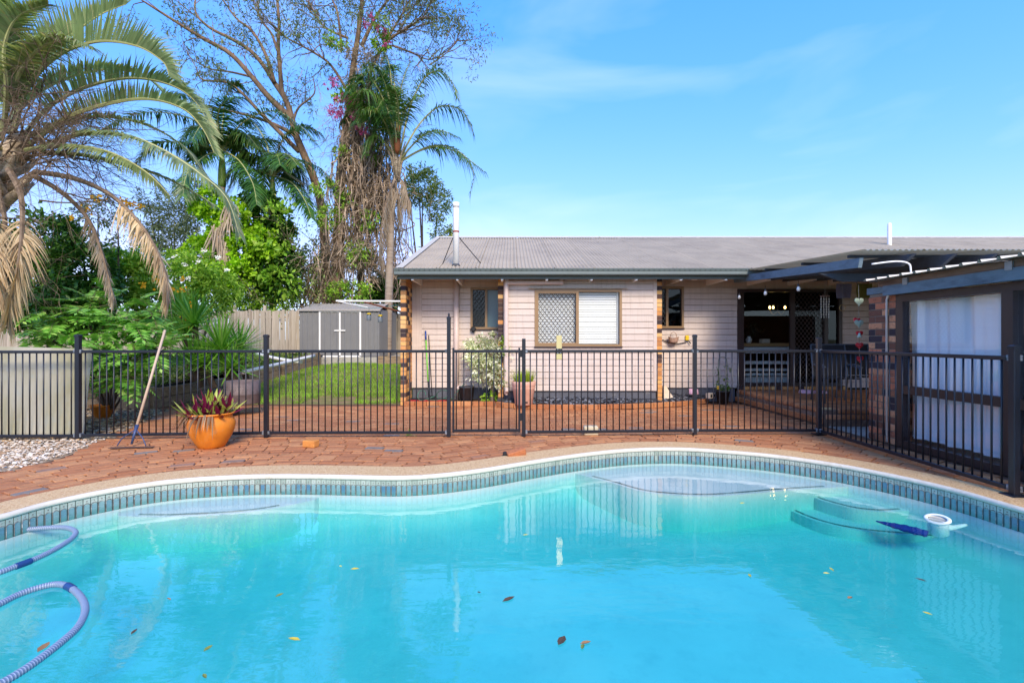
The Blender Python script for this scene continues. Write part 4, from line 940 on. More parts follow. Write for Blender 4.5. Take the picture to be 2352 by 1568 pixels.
# raised soil bed left of the retaining wall
M_soil = mat('garden_soil', S(92, 72, 52), 0.95, 0.3, 4, S(60, 48, 36), (0.4, 0.7), 0.5, 25)
struct(MB().add([(-7.15, 9.34, 0.37), (-6.3, 15.6, 0.80), (-6.8, 18, 0.85), (-40, 18, 0.85), (-40, 9.34, 0.37)], [(0, 1, 2, 3, 4)]).build('garden_bed', M_soil))
M_sleeper = mat('old_sleeper', S(150, 130, 104), 0.85, 0.2, 3, S(98, 80, 60), (0.45, 0.75), 0.5, 25, (1, 4, 6))
rw = thing('retaining_wall', 'weathered timber sleeper retaining wall stepping up beside the lawn', 'retaining wall', (-6.9, 11, 0))
A, Bq = Vector((-7.02, 9.25, 0)), Vector((-6.22, 15.5, 0)); seg_n = 3
for k in range(seg_n):
    a, b_ = A.lerp(Bq, k / seg_n), A.lerp(Bq, (k + 1) / seg_n); c = (a + b_) / 2; d = b_ - a
    for lv in range(2):
        zc = T(c.x, c.y) + 0.10 + lv * 0.205
        MB().cbox((0, 0, 0), (d.length - 0.012, 0.075, 0.195), 0.008).build('sleeper', M_sleeper, rw).matrix_basis = Matrix.Translation((c.x, c.y, zc)) @ Matrix.Rotation(math.atan2(d.y, d.x), 4, 'Z') @ Matrix.Rotation(-math.atan2(T(b_.x, b_.y) - T(a.x, a.y), d.length), 4, 'Y')
    q = a + Vector((0.09, 0, 0)); MB().cbox((q.x, q.y, T(q.x, q.y) + 0.2), (0.09, 0.09, 0.46), 0.008).build('wall_post', M_sleeper, rw)
for k in range(3):
    for lv in range(2): MB().cbox((-7.02 - 1.2 - k * 2.4, 9.24, 0.10 + lv * 0.2), (2.38, 0.08, 0.19), 0.008).build('sleeper', M_sleeper, rw)
MB().cbox((-7.0, 9.20, 0.2), (0.1, 0.1, 0.44), 0.008).build('wall_post', M_sleeper, rw)
for pts, lb in (([P(556, 855, 9.9), P(640, 836, 11.8), P(722, 817, 13.6)], 'white plastic pipe lying along the top of the retaining wall'), ([P(588, 812, 13), P(640, 824, 13), P(694, 832, 13)], 'white plastic pipe sloping down towards the retaining wall')):
    tag(MB().tube(cr(pts, 4), 0.045, 10).build('drain_pipe', M_pvc, None, True), lb, 'pipe')

# loose stones
def stones(name, m_, pts, smin, smax, flat, label, seed, z=0.0, cat='stones'):
    rng = random.Random(seed); mb = MB()
    base = [Vector(q) for q in ((1, 0, 0), (-1, 0, 0), (0, 1, 0), (0, -1, 0), (0, 0, 1), (0, 0, -1), (.62, .62, .5), (-.62, .62, .45), (-.62, -.62, .5), (.62, -.62, .45))]
    fc = [(0, 6, 9), (4, 9, 6), (2, 7, 6), (4, 6, 7), (1, 8, 7), (4, 7, 8), (3, 9, 8), (4, 8, 9), (0, 2, 6), (2, 1, 7), (1, 3, 8), (3, 0, 9)]
    for (x, y, zz) in pts:
        s = rng.uniform(smin, smax); Mx = Matrix.Rotation(rng.uniform(0, 6.3), 3, 'Z') @ Matrix.Rotation(rng.uniform(-.5, .5), 3, 'X')
        sx, sy, sz = s * rng.uniform(.8, 1.4), s * rng.uniform(.7, 1.1), s * flat * rng.uniform(.7, 1.3)
        mb.add([Mx @ Vector((q.x * sx * rng.uniform(.85, 1.15), q.y * sy, q.z * sz)) + Vector((x, y, zz + sz * 0.35)) for q in base], fc)
    return tag(mb.build(name, m_, None, False), label, cat, kind='stuff')
rs = random.Random(5); pw, pbk = [], []
while len(pw) < 5200:
    x, y = rs.uniform(-7.6, -4.95), rs.uniform(4.2, 6.38)
    if pebble_side(x, y) and y < fence_y(x) + .02: pw.append((x, y, rs.uniform(-.012, .008)))
while len(pbk) < 4200:
    x, y = rs.uniform(-9.5, -5.2), rs.uniform(6.1, 9.2)
    if pebble_side(x, y): pbk.append((x, y, rs.uniform(-.014, .006)))
M_peb = mat('white_pebble', (0.6, 0.5, 0.4), 0.7, 0.12, 20, palette=[S(218, 202, 178), S(226, 212, 190), S(196, 164, 128), S(212, 194, 168), S(176, 144, 110), S(232, 222, 204), S(200, 184, 160)])
M_bark = mat('bark_stone', (0.3, 0.2, 0.1), 0.85, 0.2, 20, palette=[S(176, 142, 100), S(140, 108, 76), S(206, 180, 142), S(110, 84, 62), S(192, 158, 112), S(84, 68, 54), S(162, 150, 134)])
bedm = mat('stone_bed', S(150, 128, 100), 0.95, 0.3, 8)
struct(MB().add([(-12, 3.6, -0.008), (-5.06, 4.3, -0.008), (-5.1, 5.4, -0.008), (-5.35, 6.35, -0.008), (-6.55, 9.26, -0.008), (-12, 9.26, -0.008)], [(0, 1, 2, 3, 4, 5)]).build('stone_bed', bedm))
stones('pebbles', M_peb, pw, 0.010, 0.022, 0.55, 'white and cream pebbles in front of the fence at the left', 6, cat='pebbles')
stones('bark_chips', M_bark, pbk, 0.014, 0.034, 0.4, 'tan and brown stone chips behind the fence under the shrub', 7, cat='stone chips')
ps = []
while len(ps) < 1500:
    x, y = rs.uniform(-0.15, 4.1), rs.uniform(9.15, 10.25)
    if y > edge_y(x) + 0.05 and not (-0.3 < x < 3.05 and y > BAY - 0.01): ps.append((x, y, 0.07 + 0.10 * (y - edge_y(x)) / 0.5 + rs.uniform(-.01, .01)))
M_slate = mat('slate_chip', (0.1, 0.1, 0.12), 0.6, 0.15, 20, palette=[S(84, 88, 96), S(64, 68, 76), S(110, 114, 122), S(72, 74, 82), S(132, 134, 140), S(52, 54, 60)])
sb = MB(); ew = EDGE
for a, b_ in zip(ew, ew[1:]):
    ya = BAY + 0.01 if a.x < 3.0 else REC; yb = BAY + 0.01 if b_.x < 3.0 else REC
    sb.add([(a.x, a.y, 0.06), (b_.x, b_.y, 0.06), (b_.x, max(yb, b_.y), 0.15), (a.x, max(ya, a.y), 0.15)], [(0, 1, 2, 3)])
struct(sb.build('slate_bed', mat('slate_bed', S(58, 58, 62), 0.95, 0.3, 8)))
stones('slate_chips', M_slate, ps, 0.016, 0.042, 0.35, 'dark grey slate chips in the bed below the bay window', 8, cat='slate chips')
edging = struct(MB().b2(-2.2, -0.35, 9.70, REC, -0.01, 0.055).build('soil_bed', M_soil))
tag(edging, kind='structure')
ebm = MB().cbox((0, 0, 0), (0.222, 0.085, 0.095), 0.007).mesh('edging_brick', M_paver_far)
be = struct(MB().b2(-0.34, -0.30, 9.6, 9.7, 0.0, 0.05).build('bed_edging', M_mortar))
e2 = resample([v.copy() for v in EDGE], 0.23, False)
for a, b_ in zip(e2, e2[1:]):
    t = b_ - a; c = (a + b_) / 2; link('edging_brick', ebm, be, (c.x, c.y, 0.042 + random.uniform(-.004, .004)), (0, 0, math.atan2(t.y, t.x) + random.uniform(-.03, .03)))
for k in range(8): link('edging_brick', ebm, be, (-2.17 + 0.0 + k * 0.232 + 0.1, 9.66 + random.uniform(-.006, .006), 0.042), (0, 0, random.uniform(-.03, .03)))

# paling fence
M_pal = mat('grey_paling', S(176, 164, 146), 0.9, 0.12, 2, S(132, 116, 98), (0.5, 0.75), 0.4, 20, (6, 6, 0.35), piece=0.14)
pf_ = thing('paling_fence', 'weathered grey timber paling fence between the yucca and the shed', 'timber fence', (-9, 17, 0.72))
pme = [MB().cbox((0, 0, h / 2), (0.098, 0.018, h), 0.004).mesh('paling', M_pal) for h in (1.91, 1.93, 1.955, 1.89)]
x = -19.0
while x < -2.2:
    gap = -8.86 < x < -8.80
    if not gap: link('paling', random.choice(pme), pf_, (x, (17 if x < -7.45 else 19.2) + random.uniform(-.01, .01), 0.45), (random.uniform(-.01, .01), random.uniform(-.012, .012), 0))
    x += 0.101
for z in (1.05, 2.1): MB().b2(-7.45, -2.2, 19.22, 19.29, z, z + 0.08).build('fence_rail', M_pal, pf_)
for z in (1.05, 2.1): MB().b2(-19.0, -7.45, 17.02, 17.09, z, z + 0.08).build('fence_rail', M_pal, pf_)
for x in (-12.0, -9.9, -8.83): MB().cbox((x, 17.12, 1.5), (0.1, 0.1, 2.1), 0.01).build('fence_rail_post', M_pal, pf_)

# shed
SY = 16.4; sx0, sx1 = xat(688, SY), xat(872, SY); sz0 = zat(818, SY); sz1 = zat(712, SY); sdp = 2.3
M_shed = mat('shed_grey_steel', S(124, 123, 122), 0.45, 0.05, 2, piece=0.02)
M_shedroof = mat('shed_roof_steel', S(166, 160, 154), 0.4, 0.06, 2)
shed = thing('garden_shed', 'grey steel garden shed with double doors and white trim', 'shed', ((sx0 + sx1) / 2, SY + 1, sz0))
def ribbed(x0, x1, z0, z1, y, pitch_, name, parent, m_, axis='x'):
    n = max(2, int((x1 - x0) / pitch_)); w_ = (x1 - x0) / n; pf = []
    for k in range(n):
        a = x0 + k * w_; pf += [(a, 0), (a + w_ * .55, 0), (a + w_ * .65, -0.014), (a + w_ * .9, -0.014), (a + w_ * .999, 0)]
    mk = (lambda u, d, z: (u, y + d, z)) if axis == 'x' else (lambda u, d, z: (y - d, u, z))
    m2 = len(pf); mb = MB().add([mk(u, d, z0) for u, d in pf] + [mk(u, d, z1) for u, d in pf], [(i, i + 1, m2 + i + 1, m2 + i) for i in range(m2 - 1)]); return mb.build(name, m_, parent)
dx0, dx1 = xat(480 * .8279 + 1325 / 3.267 * .8279, SY), xat((480 + 1705 / 3.267) * .8279, SY); dm = (dx0 + dx1) / 2
ribbed(sx0, dx0, sz0, sz1, SY, 0.14, 'wall_panel', shed, M_shed); ribbed(dx1, sx1, sz0, sz1, SY, 0.14, 'wall_panel', shed, M_shed)
ribbed(SY, SY + sdp, sz0, sz1 + 0.03, sx1, 0.11, 'wall_panel', shed, M_shed, 'y'); ribbed(SY, SY + sdp, sz0, sz1, sx0, 0.14, 'wall_panel', shed, M_shed, 'y')
MB().b2(sx0, sx1, SY + 0.02, SY + 0.04, sz1 - 0.1, sz1).build('wall_panel', M_shed, shed)
for a, b_ in ((dx0 + 0.05, dm - 0.03), (dm + 0.03, dx1 - 0.05)): ribbed(a, b_, sz0 + 0.04, sz1 - 0.07, SY - 0.01, 0.2, 'door', shed, M_shed)
for a in (dx0, dm - 0.03, dx1 - 0.05): MB().b2(a, a + 0.055, SY - 0.03, SY + 0.01, sz0, sz1 - 0.02).build('door_trim', M_white, shed)
MB().b2(dx0 + 0.056, dx1 - 0.051, SY - 0.03, SY + 0.01, sz1 - 0.07, sz1 - 0.02).build('door_trim', M_white, shed); MB().b2(dx0, dx1, SY - 0.03, SY + 0.01, sz0 - 0.02, sz0 + 0.03).build('door_trim', M_white, shed)
MB().b2(dm - 0.19, dm + 0.19, SY - 0.05, SY - 0.03, sz0 + 0.86, sz0 + 0.90).build('latch', M_white, shed)
sr = MB(); pf = []; n = 22; w_ = (sx1 - sx0 + 0.1) / n
for k in range(n):
    a = sx0 - 0.05 + k * w_; pf += [(a, 0), (a + w_ * .6, 0), (a + w_ * .7, 0.02), (a + w_ * .9, 0.02)]
m2 = len(pf); sr.add([(u, SY - 0.06, sz1 + 0.0 + d) for u, d in pf] + [(u, SY + sdp / 2, sz1 + 0.30 + d) for u, d in pf] + [(u, SY + sdp, sz1 + d) for u, d in pf], [(j * m2 + i, j * m2 + i + 1, (j + 1) * m2 + i + 1, (j + 1) * m2 + i) for j in range(2) for i in range(m2 - 1)]); sr.build('shed_roof', M_shedroof, shed)
MB().b2(sx0 - 0.05, sx1 + 0.05, SY - 0.07, SY - 0.055, sz1 - 0.035, sz1 + 0.03).build('eave_trim', M_shedroof, shed)
MB().b2(sx0 - .1, sx1 + 1.2, SY - 0.32, SY + sdp, sz0 - 0.6, sz0 - 0.02).build('slab', M_conc, shed)
MB().b2(sx1 + 0.05, sx1 + 2.0, SY - 0.4, SY - 0.33, sz0 - 0.5, sz0 + 0.02).build('shed_sleeper', M_sleeper, shed)
# clothes line frame and the two jars hanging from it
cl = thing('clothes_line', 'white folding clothes line frame fixed at the house corner above the shed', 'clothes line', (-2.6, 11.0, 2.2))
CY = 11.0
MB().tube([P(772, 691, CY), P(922, 692, CY)], 0.022, 8).build('arm', M_pvc, cl); MB().tube([P(838, 694, CY - .3), P(922, 716, CY - .3)], 0.018, 8).build('brace', mat('rusty_arm', S(112, 66, 44), 0.8, 0.2, 10), cl); MB().tube([P(772, 691, CY), P(845, 706, CY - .3)], 0.012, 6).build('brace', M_pvc, cl)
MB().tube(cr([P(818, 702, CY), P(846, 708, CY), P(876, 706, CY), P(915, 700, CY)], 4), 0.004, 4).build('line', mat('teal_cord', S(60, 150, 150), 0.6), cl)
M_jar = mat('jar_glass', S(120, 130, 138), 0.15, 0.1, 8, spec=0.6)
for (jx, jy), lb in (((847.5, 727), 'hanging glass jar with a yellow lid nearer the shed doors'), ((873.5, 731), 'hanging glass jar with a yellow lid nearer the brick pillar')):
    j = thing('jar', lb, 'jar', P(jx, jy, CY), 'jars hanging on the clothes line'); c = P(jx, jy, CY)
    MB().lathe([(0, -0.09), (0.045, -0.09), (0.052, -0.08), (0.052, 0.03), (0.04, 0.05)], 16, c).build('body', M_jar, j, True)
    MB().lathe([(0.045, 0.045), (0.048, 0.045), (0.048, 0.07), (0.03, 0.085), (0, 0.085)], 16, c).build('lid', mat('yellow_lid', S(232, 196, 44), 0.5), j, True)
    MB().lathe([(0.046, 0.030), (0.05, 0.03), (0.05, 0.045), (0.046, 0.045)], 16, c).build('collar', M_black, j, True)
    MB().tube([c + Vector((0, 0, 0.085)), c + Vector((0, 0, 0.2))], 0.003, 4).build('hanger', M_black, j)
# ---------------------------------------------------------------- things on the paving
M_orange = mat('orange_glaze', S(226, 134, 40), 0.42, 0.08, 3, S(190, 104, 52), (0.5, 0.78), 0.12, 14, spec=0.35)
nt = M_orange.node_tree; b = [n for n in nt.nodes if n.type == 'BSDF_PRINCIPLED'][0]; src = b.inputs['Base Color'].links[0].from_socket; b.inputs['Roughness'].default_value = .55
o_ = mixc(nt, ramp(nt, noise(nt, pos(nt), 7, 6, .7), [(.56, 0), (.72, .5)]), src, S(212, 168, 120)); o_ = mixc(nt, ramp(nt, noise(nt, pos(nt), 26, 5, .7), [(.62, 0), (.72, .55)]), o_, S(120, 74, 44)); nt.links.new(o_, b.inputs['Base Color'])
M_terra = mat('old_terracotta', S(222, 178, 158), 0.75, 0.08, 4, S(206, 154, 128), (0.45, 0.75), 0.1, 30)
M_wood = mat('pale_handle', S(196, 170, 144), 0.6, 0.1, 6)
M_dsoil = mat('pot_soil', S(54, 42, 34), 0.95, 0.3, 20)
def blade(mb, base, d, L, w_, droop, side, mi=0, seg=4, fold=0.25):
    d = d.normalized(); side = (side - d * side.dot(d)).normalized(); nrm = side.cross(d); o = len(mb.v)
    for k in range(seg + 1):
        u = k / seg; c = base + d * (L * u) + Vector((0, 0, -droop * L * u * u)); ww = w_ * (0.75 + 0.6 * u) * (1 - u ** 2.2) * 0.5 + 0.0005
        mb.v += [tuple(c - side * ww + nrm * ww * fold), tuple(c), tuple(c + side * ww + nrm * ww * fold)]
    for k in range(seg):
        a = o + k * 3
        for j in (0, 1): mb.f.append((a + j, a + j + 1, a + j + 4, a + j + 3)); mb.m.append(mi)
# big orange pot with moses-in-the-cradle
pc = Vector((xat(486, 5.95), 5.95, 0)); pot = thing('flower_pot', 'big glazed orange pot standing on the paving against the fence', 'pot', pc)
prof = [(0.0, 0.0), (0.155, 0.0), (0.172, 0.012), (0.205, 0.07), (0.252, 0.15), (0.287, 0.235), (0.300, 0.30), (0.297, 0.345), (0.280, 0.385), (0.262, 0.41), (0.258, 0.428), (0.268, 0.446), (0.292, 0.458), (0.300, 0.468), (0.292, 0.478), (0.268, 0.472), (0.245, 0.45), (0.235, 0.40)]
prof = [(r_ * .87, z_ * .9) for r_, z_ in prof]; MB().lathe(prof, 56, pc).build('body', M_orange, pot, True)
MB().lathe([(0.205, 0.365), (0.1, 0.385), (0, 0.39)], 24, pc).build('soil', M_dsoil, pot, True)
M_purple = leafmat('purple_leaf', S(104, 22, 54), S(134, 36, 76), S(80, 20, 44), 0.4, 0.25); M_lime = leafmat('lime_leaf', S(150, 164, 60), S(196, 204, 104), S(120, 140, 50), 0.4, 0.3); M_dead = leafmat('dead_leaf', S(138, 112, 82), S(104, 80, 58), S(176, 152, 120), 0.8, 0.15)
rh = thing('cradle_lily', 'purple and lime striped plant growing in the big orange pot', 'plant', pc + Vector((0, 0, 0.42))); rr = random.Random(3)
heads = [(-0.17, 0.02, 0.47), (-0.06, -0.10, 0.46), (0.06, 0.05, 0.5), (0.15, -0.06, 0.46), (-0.12, 0.12, 0.55), (0.02, 0.14, 0.52), (0.17, 0.10, 0.5), (-0.20, -0.10, 0.45), (0.03, -0.15, 0.44), (-0.02, 0.0, 0.55)]
ml = [MB(), MB()]
for hx, hy, hz in [(a_ * .85, b_ * .85, c_ * .9) for a_, b_, c_ in heads]:
    for k in range(14):
        a = rr.uniform(0, 6.283); el = rr.uniform(0.35, 1.35); d = Vector((math.cos(a) * math.cos(el), math.sin(a) * math.cos(el), math.sin(el)))
        mi = 0 if rr.random() < 0.52 else 1
        blade(ml[mi], pc + Vector((hx, hy, hz - 0.06)), d, rr.uniform(0.22, 0.36), rr.uniform(0.05, 0.07), 0.10, Vector((-math.sin(a), math.cos(a), 0)), fold=0.5)
ml[0].build('purple_leaves', M_purple, rh, True); ml[1].build('striped_leaves', M_lime, rh, True)
md = MB()
for k in range(46):
    a = rr.uniform(2.2, 5.4); q = pc + Vector((math.cos(a) * 0.215, math.sin(a) * 0.215, 0.43)); d = Vector((math.cos(a), math.sin(a), rr.uniform(-.2, .5)))
    blade(md, q, d, rr.uniform(0.1, 0.24), rr.uniform(0.015, 0.03), rr.uniform(0.9, 1.7), Vector((-math.sin(a), math.cos(a), 0.3)), seg=5)
md.build('withered_leaves', M_dead, rh, True)
# levelling rake leaning on the fence
rk = thing('rake', 'levelling rake with a long pale wooden handle leaning on the fence', 'rake', PG(302, 1028)); h0 = PG(302, 1020, 0.03); h1 = P(379, 758, 6.47); rh0 = h0.lerp(h1, 0.16)
M_blue = mat('blue_steel', S(64, 78, 112), 0.45, 0.15, 10, metal=0.3); M_rust = mat('brown_steel', S(92, 66, 54), 0.7, 0.2, 10)
MB().tube([h0.lerp(h1, 0.1), h1], [0.017, 0.015], 10).build('handle', M_wood, rk, True)
MB().tube([h0, rh0], [0.012, 0.022], 10).build('socket', M_blue, rk, True)
bl = PG(302, 1028, 0.01); MB().cbox(bl + Vector((0, 0.0, 0.006)), (0.50, 0.06, 0.008), 0.003, Matrix.Rotation(R(6), 3, 'Z')).build('blade', M_rust, rk)
for sx in (-1, 1): MB().tube(cr([h0.lerp(h1, 0.12), h0 + Vector((sx * 0.12, 0.02, 0.08)), h0 + Vector((sx * 0.18, 0.0, 0.0)) + Vector((0, 0, -0.02))], 4), 0.007, 6).build('brace', M_blue, rk, True)
# loose bricks
def lbrick(p_, s, rz, label, m_, tilt=0):
    return tag(MB().cbox((0, 0, 0), s, 0.009).build('brick', m_), label, 'brick') , p_
o, _ = lbrick(None, (0.17, 0.11, 0.085), 0, 'loose orange brick lying by the fence behind the pool', mat('orange_brick', S(206, 136, 66), 0.8, 0.12, 12, S(170, 100, 52), (0.5, 0.8), 0.3, 60)); o.location = PG(714, 1018, 0.043); o.rotation_euler = (0, 0, R(-14))
o, _ = lbrick(None, (0.22, 0.10, 0.075), 0, 'broken brick tilted up at the edge of the pool coping', mat('broken_brick', S(178, 110, 70), 0.85, 0.15, 12, S(110, 70, 50), (0.5, 0.8), 0.4, 50)); o.location = PG(1185, 1040, 0.03); o.rotation_euler = (R(8), R(-12), R(20))
tag(MB().cbox((0, 0, 0), (0.05, 0.06, 0.05), 0.01).build('brick_shard', M_dark), 'small dark brick shard next to the broken brick', 'brick').location = PG(1160, 1042, 0.024)
o = tag(MB().cbox((0, 0, 0), (0.20, 0.11, 0.13), 0.014).build('limestone_block', mat('cream_stone', S(200, 186, 156), 0.8, 0.08, 8, S(190, 172, 140), (0.5, 0.8), 0.2, 50)), 'cream stone block under the fence panel before the bay', 'block'); o.location = Vector((xat(1357, 6.68), 6.69, 0.066))
# grass tuft and weeds
wd = thing('weed', 'small grass weed growing at the foot of the fence', 'weed', PG(936, 1000)); mb = MB(); q = PG(936, 1000)
for k in range(16):
    a = rr.uniform(0, 6.28); el = rr.uniform(0.2, 1.4); blade(mb, q, Vector((math.cos(a) * math.cos(el), math.sin(a) * math.cos(el), math.sin(el))), rr.uniform(.08, .2), 0.008, 0.4, Vector((-math.sin(a), math.cos(a), 0)))
mb.build('blades', M_grass, wd)
# clear plastic sheet leaning behind the left fence panel
m, nt, out = newmat('cloudy_plastic'); p = pos(nt); b = N(nt, 'ShaderNodeBsdfPrincipled'); base = mixc(nt, ramp(nt, noise(nt, p, 1.6, 5, 0.6, (1.2, 1, 0.6)), [(0.35, 0), (0.7, 1)]), S(184, 178, 158), S(152, 146, 104)); base = mixc(nt, ramp(nt, noise(nt, p, 9, 4), [(0.55, 0), (0.8, 0.4)]), base, S(150, 170, 176))
nt.links.new(base, b.inputs['Base Color']); b.inputs['Roughness'].default_value = 0.35; tr = N(nt, 'ShaderNodeBsdfTransparent'); mx = N(nt, 'ShaderNodeMixShader'); mx.inputs[0].default_value = 0.16; nt.links.new(b.outputs[0], mx.inputs[1]); nt.links.new(tr.outputs[0], mx.inputs[2]); nt.links.new(mx.outputs[0], out.inputs[0])
c = [P(-60, 1003, 6.45), P(191, 1003, 6.48), P(212, 801, 6.62), P(-60, 794, 6.62)]
tag(MB().add([*c, *[v + Vector((0, 0.008, 0)) for v in c]], [(0, 1, 2, 3), (7, 6, 5, 4), (0, 4, 5, 1), (1, 5, 6, 2), (2, 6, 7, 3)]).build('plastic_sheet', m), 'cloudy plastic sheet leaning behind the leftmost fence panel', 'sheet')
# rusty fire drum
fc_ = Vector((xat(557, 8.55), 8.55, 0)); fd = thing('fire_drum', 'cut-down brown steel drum on legs behind the orange pot', 'fire pit', fc_); M_drum = mat('brown_drum', S(112, 98, 94), 0.6, 0.15, 5, S(78, 64, 60), (0.45, 0.75), metal=0.2)
MB().lathe([(0.0, 0.20), (0.285, 0.20), (0.288, 0.21), (0.288, 0.36), (0.293, 0.37), (0.288, 0.38), (0.29, 0.60), (0.284, 0.60), (0.28, 0.24), (0, 0.23)], 36, fc_).build('drum', M_drum, fd, True)
for k in range(3):
    a = 0.5 + k * 2.09; MB().tube([fc_ + Vector((math.cos(a) * .24, math.sin(a) * .24, 0.22)), fc_ + Vector((math.cos(a) * .31, math.sin(a) * .31, 0.0))], 0.011, 6).build('leg', M_drum, fd)
hl = MB()
for j in range(2):
    for k in range(18):
        a = math.pi * 1.05 + k * 0.13; hl.box(fc_ + Vector((math.cos(a) * .2885, math.sin(a) * .2885, 0.46 + j * 0.05)), (0.006, 0.006, 0.006))
tag(hl.build('punched_holes', M_dark, fd), kind='stuff')
MB().cbox(fc_ + Vector((-0.18, -0.15, 0.06)), (0.34, 0.16, 0.09), 0.012).build('ash_tray', M_dark, fd)
# orange tub under the shrub
oc = Vector((xat(236, 8.2), 8.2, 0)); tag(MB().lathe([(0, 0), (0.10, 0), (0.17, 0.2), (0.185, 0.2), (0.18, 0.22), (0.155, 0.2), (0.1, 0.05)], 20, oc).build('tub', M_orange, None, True), 'small orange tub half hidden under the pinnate shrub', 'tub')
# brooms against the wall
bx_ = xat(975, 10.1); bm_ = thing('broom', 'push broom with green and blue handle and red bristles', 'broom', (bx_, 10.0, 0)); M_green = mat('green_handle', S(120, 196, 70), 0.4, 0.05, 3); M_bluep = mat('blue_grip', S(30, 70, 150), 0.4, 0.05, 3); M_red = mat('red_bristle', S(176, 36, 44), 0.7, 0.15, 40)
b0, b1 = Vector((xat(985, 9.82), 9.82, 0.14)), Vector((bx_, 10.22, zat(760, 10.22)))
MB().tube([b0.lerp(b1, 0.24), b0.lerp(b1, 0.86)], 0.015, 10).build('handle', M_green, bm_, True); MB().tube([b0.lerp(b1, 0.86), b1], 0.017, 10).build('grip', M_bluep, bm_, True); MB().tube([b0, b0.lerp(b1, 0.24)], 0.013, 8).build('stem', M_black, bm_, True)
MB().cbox(b0 + Vector((0, -0.02, -0.02)), (0.72, 0.06, 0.035), 0.006).build('head', M_black, bm_); MB().cbox(b0 + Vector((0, -0.02, -0.072)), (0.74, 0.07, 0.065), 0.006).build('bristles', M_red, bm_)
b2_, b3_ = Vector((xat(992, 9.9), 9.95, 0.08)), Vector((xat(984, 10.2), 10.23, zat(770, 10.23))); bk = thing('scraper', 'thin black pole tool standing just right of the green broom', 'tool', b2_); MB().tube([b2_, b3_], 0.009, 8).build('pole', M_black, bk, True); MB().cbox(b2_ + Vector((0, 0, 0.03)), (0.16, 0.03, 0.12), 0.006).build('blade', M_black, bk)
# garden hose
M_hose = mat('green_hose', S(70, 110, 92), 0.45, 0.12, 6); pts = []
for k in range(70):
    a = k * 0.33; u = k / 69; pts.append(Vector((xat(960 + 88 * u, 9.75) + 0.16 * math.cos(a) * (1 - .3 * math.sin(u * 9)), 9.72 + 0.13 * math.sin(a * 0.9), 0.10 + 0.10 * (1 + math.sin(a * 1.0 + 0.6)) * (0.6 + 0.5 * math.sin(u * 12)) + .01)))
pts += [Vector((xat(1058, 9.9), 9.9, 0.35)), Vector((xat(1068, 9.95), 9.95, 0.42))]
tag(MB().tube(cr(pts, 3), 0.0085, 6).build('garden_hose', M_hose, None, True), 'tangled green garden hose below the left window wall', 'hose')
# black pot and terracotta pot of grass
kc = Vector((xat(1072, 9.85), 9.85, 0.05)); tag(MB().lathe([(0, 0), (0.13, 0), (0.155, 0.30), (0.162, 0.30), (0.162, 0.325), (0.145, 0.325), (0.13, 0.26), (0, 0.26)], 28, kc).build('planter', mat('charcoal_plastic', S(66, 66, 72), 0.6, 0.1, 5), None, True), 'charcoal plastic pot under the variegated shrub', 'pot')
tc_ = Vector((xat(1203, 9.28), 9.28, 0.075)); tp = thing('flower_pot', 'faded terracotta pot holding a clump of grass', 'pot', tc_)
MB().lathe([(0, 0), (0.155, 0), (0.17, 0.01), (0.212, 0.30), (0.22, 0.31), (0.223, 0.33), (0.222, 0.36), (0.228, 0.37), (0.236, 0.44), (0.23, 0.455), (0.212, 0.45), (0.205, 0.39), (0, 0.39)], 36, tc_).build('body', M_terra, tp, True)
MB().lathe([(0.175, 0), (0.181, 0.004), (0.183, 0.016), (0.177, 0.02)], 36, tc_ + Vector((0, 0, 0.11))).build('band', M_terra, tp, True)
MB().b2(tc_.x + 0.02, tc_.x + 0.07, tc_.y - 0.182, tc_.y - 0.165, tc_.z + 0.05, tc_.z + 0.075).build('drain_slot', M_dark, tp)
lg = thing('pot_grass', 'yellow-green upright grass clump in the terracotta pot', 'plant', tc_ + Vector((0, 0, .39))); mb = MB()
for k in range(230):
    a = rr.uniform(0, 6.28); r_ = 0.17 * math.sqrt(rr.random()); el = rr.uniform(0.95, 1.5); blade(mb, tc_ + Vector((math.cos(a) * r_, math.sin(a) * r_, 0.40)), Vector((math.cos(a) * math.cos(el), math.sin(a) * math.cos(el), math.sin(el))), rr.uniform(.2, .36), 0.012, 0.12, Vector((-math.sin(a), math.cos(a), 0)), seg=3)
mb.build('blades', leafmat('lime_grass', S(140, 170, 40), S(186, 200, 74), S(110, 140, 36), 0.5, 0.35), lg)
# black pot with hoop trellis
tx = xat(1660, 9.85); t0 = Vector((tx, 9.85, 0.0)); tp2 = thing('trellis_pot', 'black pot with a hoop trellis and a small climbing plant', 'pot', t0)
MB().lathe([(0, 0.02), (0.10, 0.02), (0.135, 0.26), (0.145, 0.26), (0.145, 0.29), (0.125, 0.29), (0.12, 0.25), (0, 0.25)], 24, t0).build('body', M_black, tp2, True)
hp = [t0 + Vector((-0.09, 0, 0.26)), t0 + Vector((-0.09, 0, 0.85)), t0 + Vector((-0.06, 0, 0.95)), t0 + Vector((0, 0, 0.98)), t0 + Vector((0.06, 0, 0.95)), t0 + Vector((0.09, 0, 0.85)), t0 + Vector((0.09, 0, 0.26))]
MB().tube(cr(hp, 5), 0.006, 6).build('hoop', mat('green_wire', S(70, 90, 60), 0.5), tp2, True)
cv = thing('climber', 'thin flowering climber on the hoop trellis', 'plant', t0 + Vector((0, 0, .25))); sp = MB()
for sx in (-1, 1): sp.tube(cr([t0 + Vector((0.02 * sx, 0, .25)), t0 + Vector((0.09 * sx, -.01, .45)), t0 + Vector((0.07 * sx, .01, .6)), t0 + Vector((0.11 * sx - .02, 0, .78))], 4), 0.005, 5)
sp.build('stem', mat('green_stem', S(84, 104, 50), 0.6), cv)
